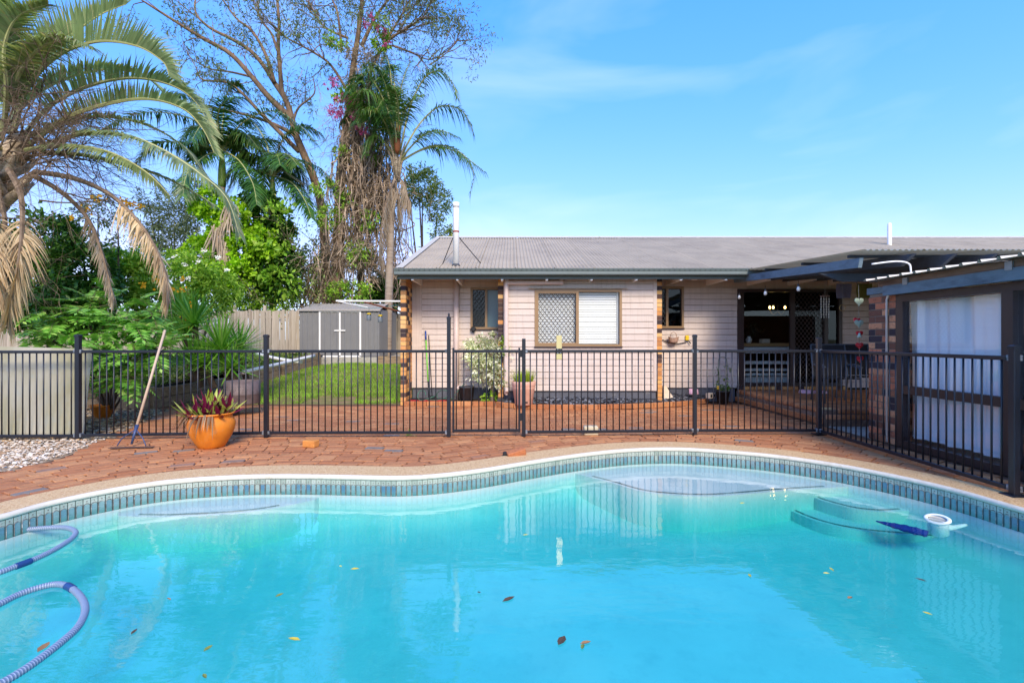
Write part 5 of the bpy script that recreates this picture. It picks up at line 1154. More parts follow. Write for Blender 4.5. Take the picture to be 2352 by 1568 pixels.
M_leafv = leafmat('mid_leaf', S(70, 104, 36), S(112, 146, 58), S(212, 210, 170), 0.5, 0.3, 0.2)
foliage('leaves', M_leafv, cv, [(t0 + Vector((0, 0, .34)), (.13, .1, .08)), (t0 + Vector((.08, 0, .5)), (.05, .05, .12)), (t0 + Vector((-.09, 0, .55)), (.04, .04, .2)), (t0 + Vector((.1, 0, .72)), (.05, .04, .1))], 260, 0.05, 0.025, 21, per=8)
mb = MB()
for q in ((-0.13, -0.08, 0.33), (-0.12, -0.06, 0.37)): mb.lathe([(0, 0.02), (0.025, 0.012), (0.028, 0), (0, -0.015)], 8, t0 + Vector(q))
tag(mb.build('flowers', mat('yellow_petal', S(236, 196, 40), 0.6), cv), kind='stuff')
# pink bowls, block, wall basket
M_pink = mat('pink_plastic', S(232, 184, 198), 0.4, 0.05, 4)
def bowl(c, r_, h, label): return tag(MB().lathe([(0, 0), (r_ * .98, 0), (r_, 0.006), (r_ * .86, h), (r_ * .8, h), (r_ * .72, h * .35), (0, h * .3)], 28, c).build('pet_bowl', M_pink, None, True), label, 'bowl')
bowl(Vector((xat(1592, 10.0), 10.0, 0.20)), 0.11, 0.10, 'pink plastic bowl on the slate chips by the wall'); bowl(Vector((xat(1852, 9.6), 9.6, PZ)), 0.14, 0.06, 'pink pet bowl on the patio nearer the left'); bowl(Vector((xat(1884, 9.6), 9.6, PZ)), 0.13, 0.045, 'flatter pink pet bowl on the patio behind the corner post')
cb = thing('concrete_block', 'small pale hollow block on the slate chips beside the wall', 'block', (xat(1632, 9.95), 9.95, 0.12)); q = Vector((xat(1632, 9.95), 9.95, 0.17)); rm = Matrix.Rotation(R(35), 3, 'Z')
MB().cbox(q, (0.2, 0.1, 0.11), 0.008, rm).build('body', mat('pale_block', S(206, 190, 166), 0.85, 0.12, 10), cb)
for d in (-0.05, 0.05): MB().cbox(q + rm @ Vector((d, -0.048, 0)), (0.055, 0.012, 0.06), 0.002, rm).build('hole', M_dark, cb)
tag(MB().add([P(1522, 886, 10.0), P(1524, 918, 9.75), P(1546, 912, 9.78), P(1530, 886, 10.0), *[v + Vector((0.0, 0.05, 0.0)) for v in (P(1522, 886, 10.0), P(1524, 918, 9.75), P(1546, 912, 9.78), P(1530, 886, 10.0))]], [(0, 1, 2, 3), (7, 6, 5, 4), (0, 4, 5, 1), (1, 5, 6, 2), (2, 6, 7, 3), (3, 7, 4, 0)]).build('stone_offcut', mat('cream_offcut', S(214, 196, 172), 0.8, 0.1, 8)), 'cream stone offcut leaning against the right brick pillar', 'stone')
q = Vector((xat(1547, REC - .12), REC - 0.12, zat(781, REC - .12))); ba = thing('wall_basket', 'small woven basket hanging on the wall by the narrow right window', 'basket', q); M_bask = mat('wicker', S(176, 142, 122), 0.8, 0.2, 40, S(120, 92, 78), (0.5, 0.7), 0.4, 90)
v = []; n = 18
for z, s in ((-0.06, 0.75), (-0.035, 0.92), (0.0, 1.0), (0.045, 1.08)):
    for k in range(n): a = 2 * math.pi * k / n; v.append(q + Vector((math.cos(a) * 0.105 * s, math.sin(a) * 0.06 * s, z + 0.03 * abs(math.cos(a)) ** 2 * (1 if z > -.05 else 0))))
MB().add(v, [(j * n + k, j * n + (k + 1) % n, (j + 1) * n + (k + 1) % n, (j + 1) * n + k) for j in range(3) for k in range(n)] + [tuple(range(n))[::-1]]).build('body', M_bask, ba, True)
MB().tube(cr([q + Vector((-.06, 0, .05)), q + Vector((-.055, 0, .13)), q + Vector((0, 0, .17)), q + Vector((.055, 0, .13)), q + Vector((.06, 0, .05))], 5), 0.006, 6).build('handle', M_bask, ba, True)
yt = P(1578, 776, REC - .05); yo = thing('tap_timer', 'yellow tap timer on the wall right of the basket', 'tap timer', yt); MB().cbox(yt, (0.075, 0.05, 0.11), 0.012).build('body', mat('yellow_plastic', S(230, 190, 40), 0.4), yo); MB().tube([yt + Vector((0.02, -.01, -.05)), yt + Vector((0.07, -.03, -.12))], 0.012, 8).build('tap', M_black, yo)
tag(MB().tube(cr([P(1522, 780, REC - .05), P(1535, 786, REC - .06), P(1556, 789, REC - .06), P(1578, 785, REC - .06)], 5), 0.010, 6).build('black_pipe', M_black, None, True), 'black pipe running along the wall behind the basket', 'pipe')
# heart garland, wind chime, ring and bulbs under the patio roof
M_sage = mat('sage_metal', S(168, 186, 166), 0.6, 0.12, 30); M_redm = mat('red_metal', S(206, 52, 58), 0.5, 0.12, 40, S(240, 190, 190), (0.62, 0.68)); M_cord = mat('cord', S(150, 146, 130), 0.8)
hx, hy = xat(1973, 6.75), 6.75
gd = thing('heart_garland', 'hanging string of sage green and red metal hearts beside the brick pier', 'garland', (hx, hy, 1.6))
def heart(c, s, m_, tilt=0):
    poly = []
    for k in range(26):
        t = 2 * math.pi * k / 26; poly.append((16 * math.sin(t) ** 3, 13 * math.cos(t) - 5 * math.cos(2 * t) - 2 * math.cos(3 * t) - math.cos(4 * t)))
    rot = Matrix.Rotation(tilt, 3, 'Y'); fr = [Vector((x * s / 32, -0.006, z * s / 32)) for x, z in poly]; n = len(fr)
    vs = [c + rot @ v for v in fr] + [c + rot @ (v + Vector((0, 0.012, 0))) for v in fr] + [c + Vector((0, -0.016, 0)), c + Vector((0, 0.022, 0))]
    return MB().add(vs, [(k, (k + 1) % n, 2 * n) for k in range(n)] + [(n + (k + 1) % n, n + k, 2 * n + 1) for k in range(n)] + [(k, n + k, n + (k + 1) % n, (k + 1) % n) for k in range(n)]).build('heart', m_, gd)
for (px, py, s, m_, tl) in ((1973, 692, 0.125, M_sage, 0), (1968, 736, 0.10, M_redm, .15), (1973, 742, 0.125, M_sage, 0), (1974, 766, 0.10, M_redm, 0), (1974, 793, 0.105, M_redm, 0), (1975, 824, 0.10, M_redm, 0)):
    c = P(px, py, hy - (0.02 if m_ is M_sage else 0)); heart(c, s, m_, tl)
MB().tube([P(1972, 655, hy), P(1974, 820, hy)], 0.003, 5).build('string', M_cord, gd); q = P(1974, 770, hy - .03)
MB().lathe([(0, 0.035), (0.012, 0.03), (0.02, 0.0), (0.034, -0.03), (0.03, -0.03), (0, -0.01)], 14, q).build('bell', M_sage, gd, True)
MB().tube(cr([P(1972, 655, hy), P(1968, 650, hy), P(1970, 644, hy), P(1975, 645, hy)], 4), 0.004, 5).build('hook', M_black, gd)
wc = thing('wind_chime', 'shell wind chime hanging in front of the dark sliding door', 'wind chime', P(1895, 690, 7.9)); M_shell = mat('shell', S(206, 196, 176), 0.4, 0.2, 40)
for k in range(7):
    dx = (k - 3) * 0.022; L = 8 - abs(k - 3) % 3; top = P(1895, 680, 7.9) + Vector((dx, (k % 2) * .03, 0)); mb = MB(); mb.tube([top, top + Vector((0, 0, -.36))], 0.0015, 4)
    for j in range(L): mb.cbox(top + Vector((rr.uniform(-.004, .004), 0, -.05 - j * 0.042)), (0.018, 0.006, 0.03), 0.003)
    mb.build('strand', M_shell, wc)
MB().lathe([(0, .01), (.07, 0), (.072, -.012), (0, -.006)], 16, P(1895, 679, 7.915)).build('top_disc', M_raw, wc); MB().tube([P(1895, 678, 7.915), P(1895, 655, 7.915)], 0.002, 4).build('string', M_cord, wc)
a = [P(1935, 707, 7.9) + Vector((math.cos(t) * .05, 0, math.sin(t) * .05)) for t in [k * 2 * math.pi / 20 for k in range(21)]]
rg_ = thing('ring_ornament', 'thin gold ring ornament hanging left of the heart garland', 'ornament', P(1935, 707, 7.9)); MB().tube(a, 0.004, 6, False).build('ring', mat('brass_ring', S(200, 170, 110), 0.3, metal=0.7), rg_, True); MB().tube([P(1935, 700, 7.9), P(1935, 655, 7.9)], 0.0015, 4).build('string', M_cord, rg_)
bulb_g = glassmat('bulb_glass', (0.9, 0.9, 0.88), 0.02, 1.5, 2.5)
for (px, py, Y), lb in (((1698, 681, 9.3), 'string-light bulb closest to the house wall'), ((1758, 672, 8.4), 'string-light bulb between the wall bulb and the beam bulb'), ((1834, 662, 7.5), 'string-light bulb under the middle of the blue-grey barge beam')):
    c = P(px, py, Y); t = thing('string_bulb', lb, 'bulb', c, 'string lights under the patio roof'); MB().lathe([(0, -0.05), (0.018, -0.044), (0.028, -0.02), (0.022, 0.01), (0.014, 0.025)], 14, c).build('globe', mat('bulb_pale', S(214, 214, 208), 0.15, spec=0.7), t, True); MB().lathe([(0.015, 0.02), (0.016, 0.06), (0, 0.065)], 12, c).build('socket', M_black, t, True); MB().tube([c + Vector((0, 0, .06)), c + Vector((0, 0, .13))], 0.003, 4).build('lead', M_black, t)
fl3 = mat('prayer_flag_white', S(150, 140, 160), 0.9); 
for (px, py, Y, cl_, lb) in ((1938, 668, 8.6, S(120, 112, 130), 'grey-mauve cloth flag hung under the patio roof'), (1985, 668, 8.6, S(112, 104, 40), 'olive yellow cloth flag hung under the patio roof')):
    c = P(px, py, Y); vs = [c + Vector((-.13 + .26 * i / 5, 0.02 * math.sin(i * 1.7 + j), -.13 + .26 * j / 3)) for j in range(4) for i in range(6)]
    tag(MB().add(vs, [(j * 6 + i, j * 6 + i + 1, j * 6 + i + 7, j * 6 + i + 6) for j in range(3) for i in range(5)]).build('cloth_flag', mat('flag', cl_, 0.9), None, True), lb, 'flag', 'cloth flags under the patio roof')
# patio chairs
M_alu = mat('grey_alu', S(96, 104, 112), 0.4, 0.08, 4, metal=0.3); M_sling = mat('black_sling', S(38, 38, 42), 0.7, 0.1, 20)
def chair(c, rz, label):
    t = thing('patio_chair', label, 'chair', c, 'patio chairs', rz); M4 = Matrix.Translation(c) @ Matrix.Rotation(rz, 4, 'Z'); tr_ = lambda p_: M4 @ Vector(p_)
    for sx in (-.27, .27):
        MB().tube([tr_(q) for q in ((sx, -.25, 0), (sx, -.22, .42), (sx, -.2, .60), (sx, .22, .62))], 0.014, 8).build('leg', M_alu, t, True); MB().tube([tr_(q) for q in ((sx, .32, 0), (sx, .22, .42), (sx, .34, .98))], 0.014, 8).build('leg', M_alu, t, True)
        MB().tube(cr([tr_(q) for q in ((sx, .24, .62), (sx, -.1, .64), (sx, -.26, .60))], 4), 0.02, 8).build('armrest', M_alu, t, True)
    MB().add([tr_(q) for q in ((-.26, -.24, .41), (.26, -.24, .41), (.26, .22, .40), (-.26, .22, .40), (-.26, -.24, .43), (.26, -.24, .43), (.26, .22, .42), (-.26, .22, .42))], [(0, 3, 2, 1), (4, 5, 6, 7), (0, 1, 5, 4), (2, 3, 7, 6)]).build('seat', M_sling, t)
    MB().add([tr_(q) for q in ((-.26, .22, .43), (.26, .22, .43), (.26, .335, .97), (-.26, .335, .97), (-.26, .24, .43), (.26, .24, .43), (.26, .355, .97), (-.26, .355, .97))], [(0, 1, 2, 3), (7, 6, 5, 4), (3, 2, 6, 7)]).build('backrest', M_sling, t)
    MB().tube([tr_((-.27, .34, .98)), tr_((.27, .34, .98))], 0.013, 8).build('top_bar', M_alu, t)
chair(Vector((5.55, 8.2, PZ)), R(-12), 'dark sling patio chair just behind the corner fence post'); chair(Vector((6.2, 8.5, PZ)), R(-10), 'dark sling patio chair beside the brick pier')
# inside, behind the glass door: sideboard, vase, box, chandelier
sx = DOOR[0]; sbd = thing('sideboard', 'white slatted sideboard with timber top behind the sliding door', 'sideboard', (sx + .7, 11.0, .33)); SYb = 10.55; M_grey = mat('pale_grey_paint', S(236, 238, 238), 0.5)
MB().b2(sx + .05, sx + 1.5, SYb, SYb + .4, zat(795, SYb), zat(788, SYb)).build('top', mat('oak', S(190, 150, 100), 0.5, .1, 6), sbd)
for py0, py1 in ((811, 797), (836, 829), (852, 846), (862, 857)): MB().b2(sx + .05, sx + 1.5, SYb + .01, SYb + .04, zat(py0, SYb), zat(py1, SYb)).build('rail', M_grey, sbd)
MB().b2(sx + .05, sx + 1.5, SYb + .1, SYb + .4, .33, zat(866, SYb)).build('shelf', M_grey, sbd)
for q in (.05, 1.46): MB().b2(sx + q, sx + q + .04, SYb + .05, SYb + .38, .33, zat(796, SYb)).build('leg', M_grey, sbd)
vc = Vector((xat(1720, SYb + .15), SYb + .15, zat(788, SYb))); tag(MB().lathe([(0, 0), (.04, 0), (.065, .05), (.065, .09), (.035, .13), (.04, .15), (.03, .15)], 18, vc).build('vase', M_white, None, True), 'small white vase on the sideboard behind the door', 'vase')
vp = thing('vase_branches', 'dark leafy branches standing in the small white vase', 'plant', vc + Vector((0, 0, .13))); foliage('leaves', leafmat('dark_leaf', S(30, 40, 28), S(50, 60, 40)), vp, [(vc + Vector((0, 0, .3)), (.16, .1, .14)), (vc + Vector((.2, 0, .3)), (.12, .08, .06))], 260, .06, .025, 33, per=9)
mb = MB()
for k in range(5): mb.tube([vc + Vector((0, 0, .1)), vc + Vector(((k - 2) * .07, 0, .34))], .003, 4)
mb.build('stem', M_black, vp)
tag(MB().cbox((xat(1756, SYb + .15), SYb + .15, zat(783, SYb)), (.2, .12, .09), .008).build('tissue_box', mat('cream_box', S(214, 200, 180), .6)), 'cream box on the sideboard next to the white vase', 'box')
chd = thing('chandelier', 'small lit chandelier glowing inside the house', 'chandelier', P(1778, 715, 12.2)); m, nt, out = newmat('warm_bulb'); em = N(nt, 'ShaderNodeEmission'); em.inputs[0].default_value = (1, .62, .2, 1); em.inputs[1].default_value = 9; nt.links.new(em.outputs[0], out.inputs[0])
for px in (1768, 1776, 1803): MB().lathe([(0, .045), (.02, .02), (.024, 0), (.015, -.03), (0, -.035)], 10, P(px, 706, 12.2)).build('bulb', m, chd, True)
MB().tube(cr([P(1768, 712, 12.2), P(1776, 722, 12.2), P(1786, 716, 12.2), P(1795, 722, 12.2), P(1803, 712, 12.2)], 4), .008, 6).build('arm', mat('gold_arm', S(170, 130, 70), .3, metal=.8), chd); MB().tube([P(1786, 716, 12.2), Vector((P(1786, 716, 12.2).x, 12.2, 2.76))], .006, 6).build('rod', M_black, chd)

# ---------------------------------------------------------------- in the pool
m, nt, out = newmat('ribbed_hose'); tcn = nt.nodes.new('ShaderNodeAttribute'); tcn.attribute_name = 'along'; wv_ = N(nt, 'ShaderNodeMath', operation='SINE'); mu_ = N(nt, 'ShaderNodeMath', operation='MULTIPLY'); mu_.inputs[1].default_value = 2 * math.pi / 0.013
nt.links.new(tcn.outputs['Fac'], mu_.inputs[0]); nt.links.new(mu_.outputs[0], wv_.inputs[0]); base = ramp(nt, wv_.outputs[0], [(0.1, S(104, 122, 146)), (0.7, S(156, 168, 186))]); b = N(nt, 'ShaderNodeBsdfPrincipled'); b.inputs['Roughness'].default_value = .35; nt.links.new(base, b.inputs['Base Color']); nt.links.new(b.outputs[0], out.inputs[0]); M_phose = m
M_cuff = mat('blue_cuff', S(36, 66, 120), .4)
def pool_hose(pts, label, cuffs):
    w_ = [PG(x * .352, 1076.3 + y * .352, WATER_Z + 0.012) for x, y in pts]
    path = resample(cr(w_, 10), 0.0033, False); t = thing('pool_hose', label, 'hose', w_[len(w_) // 2])
    mb = MB(); al = []; L = 0; rad = []
    for i, q in enumerate(path):
        if i: L += (q - path[i - 1]).length
        al.append(L); rad.append(0.0175 + 0.0013 * math.sin(L * 2 * math.pi / 0.013))
    mb.tube(path, rad, 12); o = mb.build('tube', M_phose, t, True)
    at = o.data.attributes.new('along', 'FLOAT', 'POINT'); at.data.foreach_set('value', [a for a in al for _ in range(12)])
    for (cx, cyy) in cuffs:
        c = PG(cx * .352, 1076.3 + cyy * .352, WATER_Z + .012); i = min(range(len(path)), key=lambda k: (path[k] - c).length); MB().tube(path[max(0, i - 13):i + 13], .0215, 14).build('cuff', M_cuff, t, True)
pool_hose([(-160, 440), (-60, 418), (0, 412), (100, 403), (250, 388), (380, 382), (450, 388), (492, 410), (482, 440), (430, 482), (330, 540), (200, 600), (100, 637), (0, 674), (-140, 715)], 'far loop of floating blue-grey pool hose by the tiled edge', [(90, 404), (150, 618)])
pool_hose([(-170, 960), (0, 880), (120, 820), (250, 775), (360, 752), (440, 764), (500, 805), (540, 855), (556, 905), (545, 965), (500, 1040), (400, 1130), (250, 1245), (100, 1345), (-120, 1470)], 'nearer loop of floating blue-grey pool hose at the left edge', [(455, 775)])
vc = PG(2153, 1192, WATER_Z); sk = thing('skimmer_basket', 'white round leaf skimmer floating by the pool steps', 'skimmer', vc); M_wp = mat('skimmer_white', S(232, 240, 240), .35); rt = Matrix.Rotation(R(-10), 4, 'Y') @ Matrix.Rotation(R(6), 4, 'X')
def lp(prof, m_, name, n=28, sm=True):
    o = MB().lathe(prof, n).build(name, m_, sk, sm); o.matrix_basis = Matrix.Translation(vc) @ rt; return o
lp([(.062, .006), (.068, .011), (.083, .010), (.091, .004), (.088, -.004), (.070, -.004), (.066, -.07)], M_wp, 'rim'); lp([(.073, -.002), (.070, -.12), (.05, -.135), (0, -.135)], M_wp, 'body'); lp([(.068, -.006), (0, -.009)], mat('skimmer_mesh', S(190, 186, 172), .8), 'mesh_lid')
MB().tube(cr([vc + Vector((.07, 0, -.07)), vc + Vector((.16, 0.02, -.075)), vc + Vector((.30, .06, -.07))], 4), [.024, .026, .026, .022, .02, .018, .016, .014, .012], 10).build('pipe', M_wp, sk, True)
sk2 = vc + Vector((-.10, -.02, -.09)); bg2 = MB(); tip = PG(2012, 1187, -0.25); path = cr([sk2, sk2.lerp(tip, .35) + Vector((0, 0, .0)), sk2.lerp(tip, .7), tip], 6); bg2.tube(path, [.006 + .052 * math.sin(math.pi * (.34 + .64 * i / (len(path) - 1))) ** 1.2 * (1 + .12 * math.sin(i * 1.9)) for i in range(len(path))], 12); zc = sum(v[2] for v in bg2.v) / len(bg2.v); bg2.v = [(v[0], v[1], zc - .03 + (v[2] - zc) * .45) for v in bg2.v]; bg2.build('mesh_bag', mat('navy_mesh', S(24, 50, 140), .7, .15, 30), sk, True)
# floating leaves
leafc = [S(196, 176, 60), S(120, 130, 60), S(150, 110, 70), S(206, 190, 90), S(86, 66, 46)]
lmats = [mat('leaf_%d' % i, c, .6, .1, 20) for i, c in enumerate(leafc)]
FL = [(676, 1467, 0, .07), (642, 1366, 1, .05), (815, 1306, 0, .06), (782, 1300, 3, .035), (1207, 1228, 0, .05), (1345, 1475, 2, .06), (1338, 1484, 1, .05), (1722, 1321, 0, .05), (1910, 1307, 0, .05), (1898, 1316, 3, .045), (1952, 1372, 2, .05), (2130, 1408, 0, .045), (1168, 1375, 4, .09), (1290, 1470, 4, .09), (388, 1375, 2, .04), (308, 1450, 4, .05), (100, 1485, 2, .08), (478, 1488, 1, .05), (470, 1552, 1, .05), (2115, 1331, 4, .06), (1705, 1155, 0, .05), (668, 1114, 3, .03), (1100, 1360, 4, .03)]
pools = ['floating at the far left', 'beside the nearer hose loop']
rl_ = random.Random(9)
cname = ['yellow', 'green', 'tan', 'pale yellow', 'dark brown']
for i, (x, y, k, s) in enumerate(FL):
    if y < 1150: continue
    c = PG(x, y, WATER_Z + .003); a = rl_.uniform(0, 6.3); u = Vector((math.cos(a), math.sin(a), 0)); v_ = Vector((-u.y, u.x, 0)); w_ = s * rl_.uniform(.3, .5)
    vs = [c - u * s * .5, c - u * s * .15 + v_ * w_ * .5 + Vector((0, 0, .004)), c + u * s * .2 + v_ * w_ * .42 + Vector((0, 0, .004)), c + u * s * .5 + Vector((0, 0, .003)), c + u * s * .2 - v_ * w_ * .42 + Vector((0, 0, .003)), c - u * s * .15 - v_ * w_ * .5 + Vector((0, 0, .003)), c + Vector((0, 0, -.001))]
    side = 'left' if x < 784 else 'middle' if x < 1568 else 'right'; row = 'near the bottom of the photo' if y > 1440 else 'below the skimmer height' if y > 1250 else 'near the far pool edge'
    ov = {(1910, 1307): 'larger yellow leaf of a pair floating below the skimmer', (2130, 1408): 'yellow leaf floating alone furthest right on the pool', (1290, 1470): 'big dark brown leaf floating beside two leaves low in the middle', (470, 1552): 'green leaf at the very bottom of the photo on the pool', (1168, 1375): 'long dark brown leaf floating in the middle of the pool'}
    tag(MB().add(vs, [(6, j, (j + 1) % 6) for j in range(6)]).build('fallen_leaf', lmats[k]), ov.get((x, y), '%s leaf floating on the pool, %s third, %s' % (cname[k], side, row)), 'leaf', 'leaves floating on the pool')
# ---------------------------------------------------------------- vegetation
def Z2(x, y, Y): return P(331.2 + x * .352, y * .352, Y)          # places read off an enlarged piece of the photograph
M_trunk_gum = mat('gum_bark', S(134, 110, 86), .85, .15, 2, S(92, 72, 56), (.45, .7), .4, 14, (3, 3, .6))
M_trunk_palm = mat('palm_bark', S(160, 144, 126), .9, .12, 3, S(122, 104, 88), (.45, .75), .5, 16, (.6, .6, 5))
M_twig = mat('grey_twig', S(140, 120, 100), .85, .2, 6, S(96, 80, 66), (.4, .7))
M_vine = mat('brown_vine', S(150, 130, 108), .85, .2, 5, S(98, 82, 68), (.4, .7), piece=.45)
M_pale = mat('pale_vine', S(190, 168, 142), .85, .2, 5, S(140, 120, 100), (.4, .7), piece=.35)
M_stalk = mat('dark_stalk', S(104, 84, 66), .85, .2, 6)
M_darkbark = mat('dark_bark', S(92, 78, 64), .9, .2, 5, S(60, 50, 42), (.4, .7), .4, 20)
L_gum = leafmat('gum_leaf', S(88, 106, 62), S(128, 142, 84), S(150, 130, 84), .5, .3)
L_palm = leafmat('palm_leaflet', S(62, 96, 40), S(104, 140, 58), S(172, 166, 104), .4, .3, .06)
L_palm_grey = leafmat('grey_palm_leaflet', S(112, 130, 82), S(158, 172, 116), S(190, 178, 128), .4, .35, .08)
L_palm_dark = leafmat('dark_palm_leaflet', S(38, 76, 34), S(74, 118, 50), S(110, 146, 70), .35, .25)
L_dead = leafmat('dry_frond', S(190, 160, 120), S(216, 196, 162), S(146, 118, 88), .8, .2, .25)
L_dead_grey = leafmat('grey_dry_frond', S(150, 130, 108), S(184, 168, 146), S(110, 92, 76), .85, .15, .25)
L_lime = leafmat('lime_vine_leaf', S(124, 176, 22), S(176, 214, 50), S(84, 130, 18), .4, .35, .2)
L_green = leafmat('green_leaf', S(104, 152, 38), S(158, 196, 66), S(190, 210, 96), .42, .3, .15)
L_mid = leafmat('olive_leaf', S(86, 112, 46), S(138, 156, 80), S(170, 170, 104), .45, .3, .15)
L_dark = leafmat('deep_leaf', S(40, 80, 24), S(82, 128, 42), S(120, 160, 58), .4, .25, .1)
L_olive = leafmat('grey_olive_leaf', S(74, 90, 58), S(112, 124, 82), S(140, 142, 104), .5, .3, .1)
L_pinn = leafmat('pinnate_leaflet', S(88, 148, 52), S(142, 192, 84), S(184, 214, 112), .42, .3, .15)
L_yucca = leafmat('yucca_blade', S(80, 140, 42), S(142, 192, 70), S(186, 214, 110), .35, .3, .12)
L_vari = leafmat('variegated_leaf', S(112, 138, 64), S(236, 236, 206), S(248, 248, 230), .45, .25, .3)
M_yellow = mat('yellow_flower', S(240, 186, 24), .6, .1, 20); M_mag = leafmat('magenta_bract', S(190, 70, 144), S(222, 110, 178), S(160, 50, 120), .6, .4); M_wflow = mat('white_flower', S(236, 236, 220), .7, .05, 20)

def frond(mb, pts, nleaf, Lmax, width, r0, droop=.25, vang=.5, fwd=(.35, .9), t0=.15, jitter=.12, rng=random, prof=None, twist=0.0, up=Vector((0, 0, 1)), seg=3, oneside=0):
    c = cr(pts, 8); n = len(c)
    mb.tube(c, [r0 * (1 - .9 * i / (n - 1)) for i in range(n)], 5)
    for k in range(nleaf):
        t = t0 + (1 - t0) * (k + rng.random() * .5) / nleaf; f = t * (n - 1); i = min(int(f), n - 2); q = c[i].lerp(c[i + 1], f - i)
        T_ = (c[min(i + 2, n - 1)] - c[max(i - 1, 0)]).normalized(); S_ = T_.cross(up); S_ = S_.normalized() if S_.length > 1e-3 else T_.orthogonal()
        N_ = S_.cross(T_)
        if twist: S_, N_ = S_ * math.cos(twist) + N_ * math.sin(twist), N_ * math.cos(twist) - S_ * math.sin(twist)
        u = (t - t0) / (1 - t0); pl = prof(u) if prof else (math.sin(math.pi * (.12 + .80 * u)) ** .8); L = Lmax * max(pl, .12) * rng.uniform(.7, 1.12)
        for s in (-1, 1):
            if (oneside and s != oneside and rng.random() < .75) or rng.random() < .05: continue
            v = vang + rng.uniform(-jitter, jitter); b_ = fwd[0] + (fwd[1] - fwd[0]) * u + rng.uniform(-jitter, jitter)
            D = ((S_ * s * math.cos(v) + N_ * math.sin(v)) + T_ * b_).normalized(); W = (T_ - D * T_.dot(D)); W = W.normalized() if W.length > 1e-3 else S_
            o = len(mb.v); ww = width * rng.uniform(.8, 1.15); dr = droop * rng.uniform(.6, 1.4)
            for j in range(seg):
                a = j / seg; p_ = q + D * L * a + Vector((0, 0, -dr * L * a * a)); w_ = ww * (.55 + .45 * math.sin(math.pi * min(a * 1.1 + .2, 1))) * (1 if j < seg - 1 else .8) * .5
                mb.v += [tuple(p_ - W * w_), tuple(p_ + W * w_)]
            mb.v.append(tuple(q + D * L + Vector((0, 0, -dr * L))))
            for j in range(seg - 1): mb.f.append((o + 2 * j, o + 2 * j + 1, o + 2 * j + 3, o + 2 * j + 2)); mb.m.append(1)
            mb.f.append((o + 2 * seg - 2, o + 2 * seg - 1, o + 2 * seg)); mb.m.append(1)
    return mb
def twigs(mb, p_, d, L, r, depth, rng, spread=.6, kids=3, ends=None, grav=0.0, wig=.25):
    d = d.normalized(); pts = [p_]; q = p_; dd = d
    for k in range(4):
        dd = (dd + Vector((rng.gauss(0, wig), rng.gauss(0, wig), rng.gauss(0, wig) - grav))).normalized(); q = q + dd * (L / 4); pts.append(q)
    mb.tube(pts, [r * (1 - .55 * k / 4) for k in range(5)], 4 if r < .02 else 6, False)
    if ends is not None: ends.append((q, dd))
    if depth > 0:
        for k in range(kids):
            i = rng.randint(1, 4); nd = (dd + Vector((rng.gauss(0, spread), rng.gauss(0, spread), rng.gauss(0, spread)))).normalized()
            twigs(mb, pts[i], nd, L * rng.uniform(.5, .8), r * .5, depth - 1, rng, spread, kids, ends, grav, wig)
def leafcloud(name, m_, parent, ends, per, spread, L, W, seed, bend=.3):
    rng = np.random.default_rng(seed); e = np.array([tuple(q) for q, d in ends]); k = np.repeat(np.arange(len(e)), per)
    p_ = e[k] + rng.normal(size=(len(k), 3)) * spread; d = rng.normal(size=(len(k), 3)); d[:, 2] -= .5
    sc = rng.uniform(.6, 1.2, len(k)); v, f = leaf_arrays(p_, d, L * sc, W * sc, rng, .2, bend); return tri_obj(name, v, f, m_, parent)

# --- big feather palm at the left edge
rp = random.Random(21); PA = 8.2; base = P(-62, 780, PA); base.z = 0.35
palm = thing('palm_tree', 'big grey-green feather palm with dry hanging fronds at the left edge', 'palm tree', base)
M_boot = mat('palm_boot', S(196, 178, 152), .85, .15, 4, S(112, 92, 74), (.4, .7), .5, 14, (1, 1, 4))
tk = [base, P(-60, 620, PA), P(-58, 480, PA), P(-36, 400, PA), P(0, 340, PA)]
MB().tube(cr(tk, 5), [.28 - .005 * i for i in range(21)], 14).build('trunk', M_darkbark, palm, True)
hd = MB(); ctr_p = P(40, 335, PA)
for k in range(16):                     # old leaf bases
    a = k * 2.4; d = Vector((math.cos(a), math.sin(a) * .8, .55)); q = ctr_p + Vector((-.25, 0, -.35 - .05 * k)) ; hd.tube([q, q + d * .3, q + d * .5 + Vector((0, 0, .12))], [.09, .07, .02], 6)
hd.tube(cr([P(0, 400, PA), P(35, 345, PA), P(52, 310, PA)], 4), [.17, .19, .20, .20, .19, .18, .16, .13, .08], 10)
hd.build('leaf_bases', M_boot, palm, True)
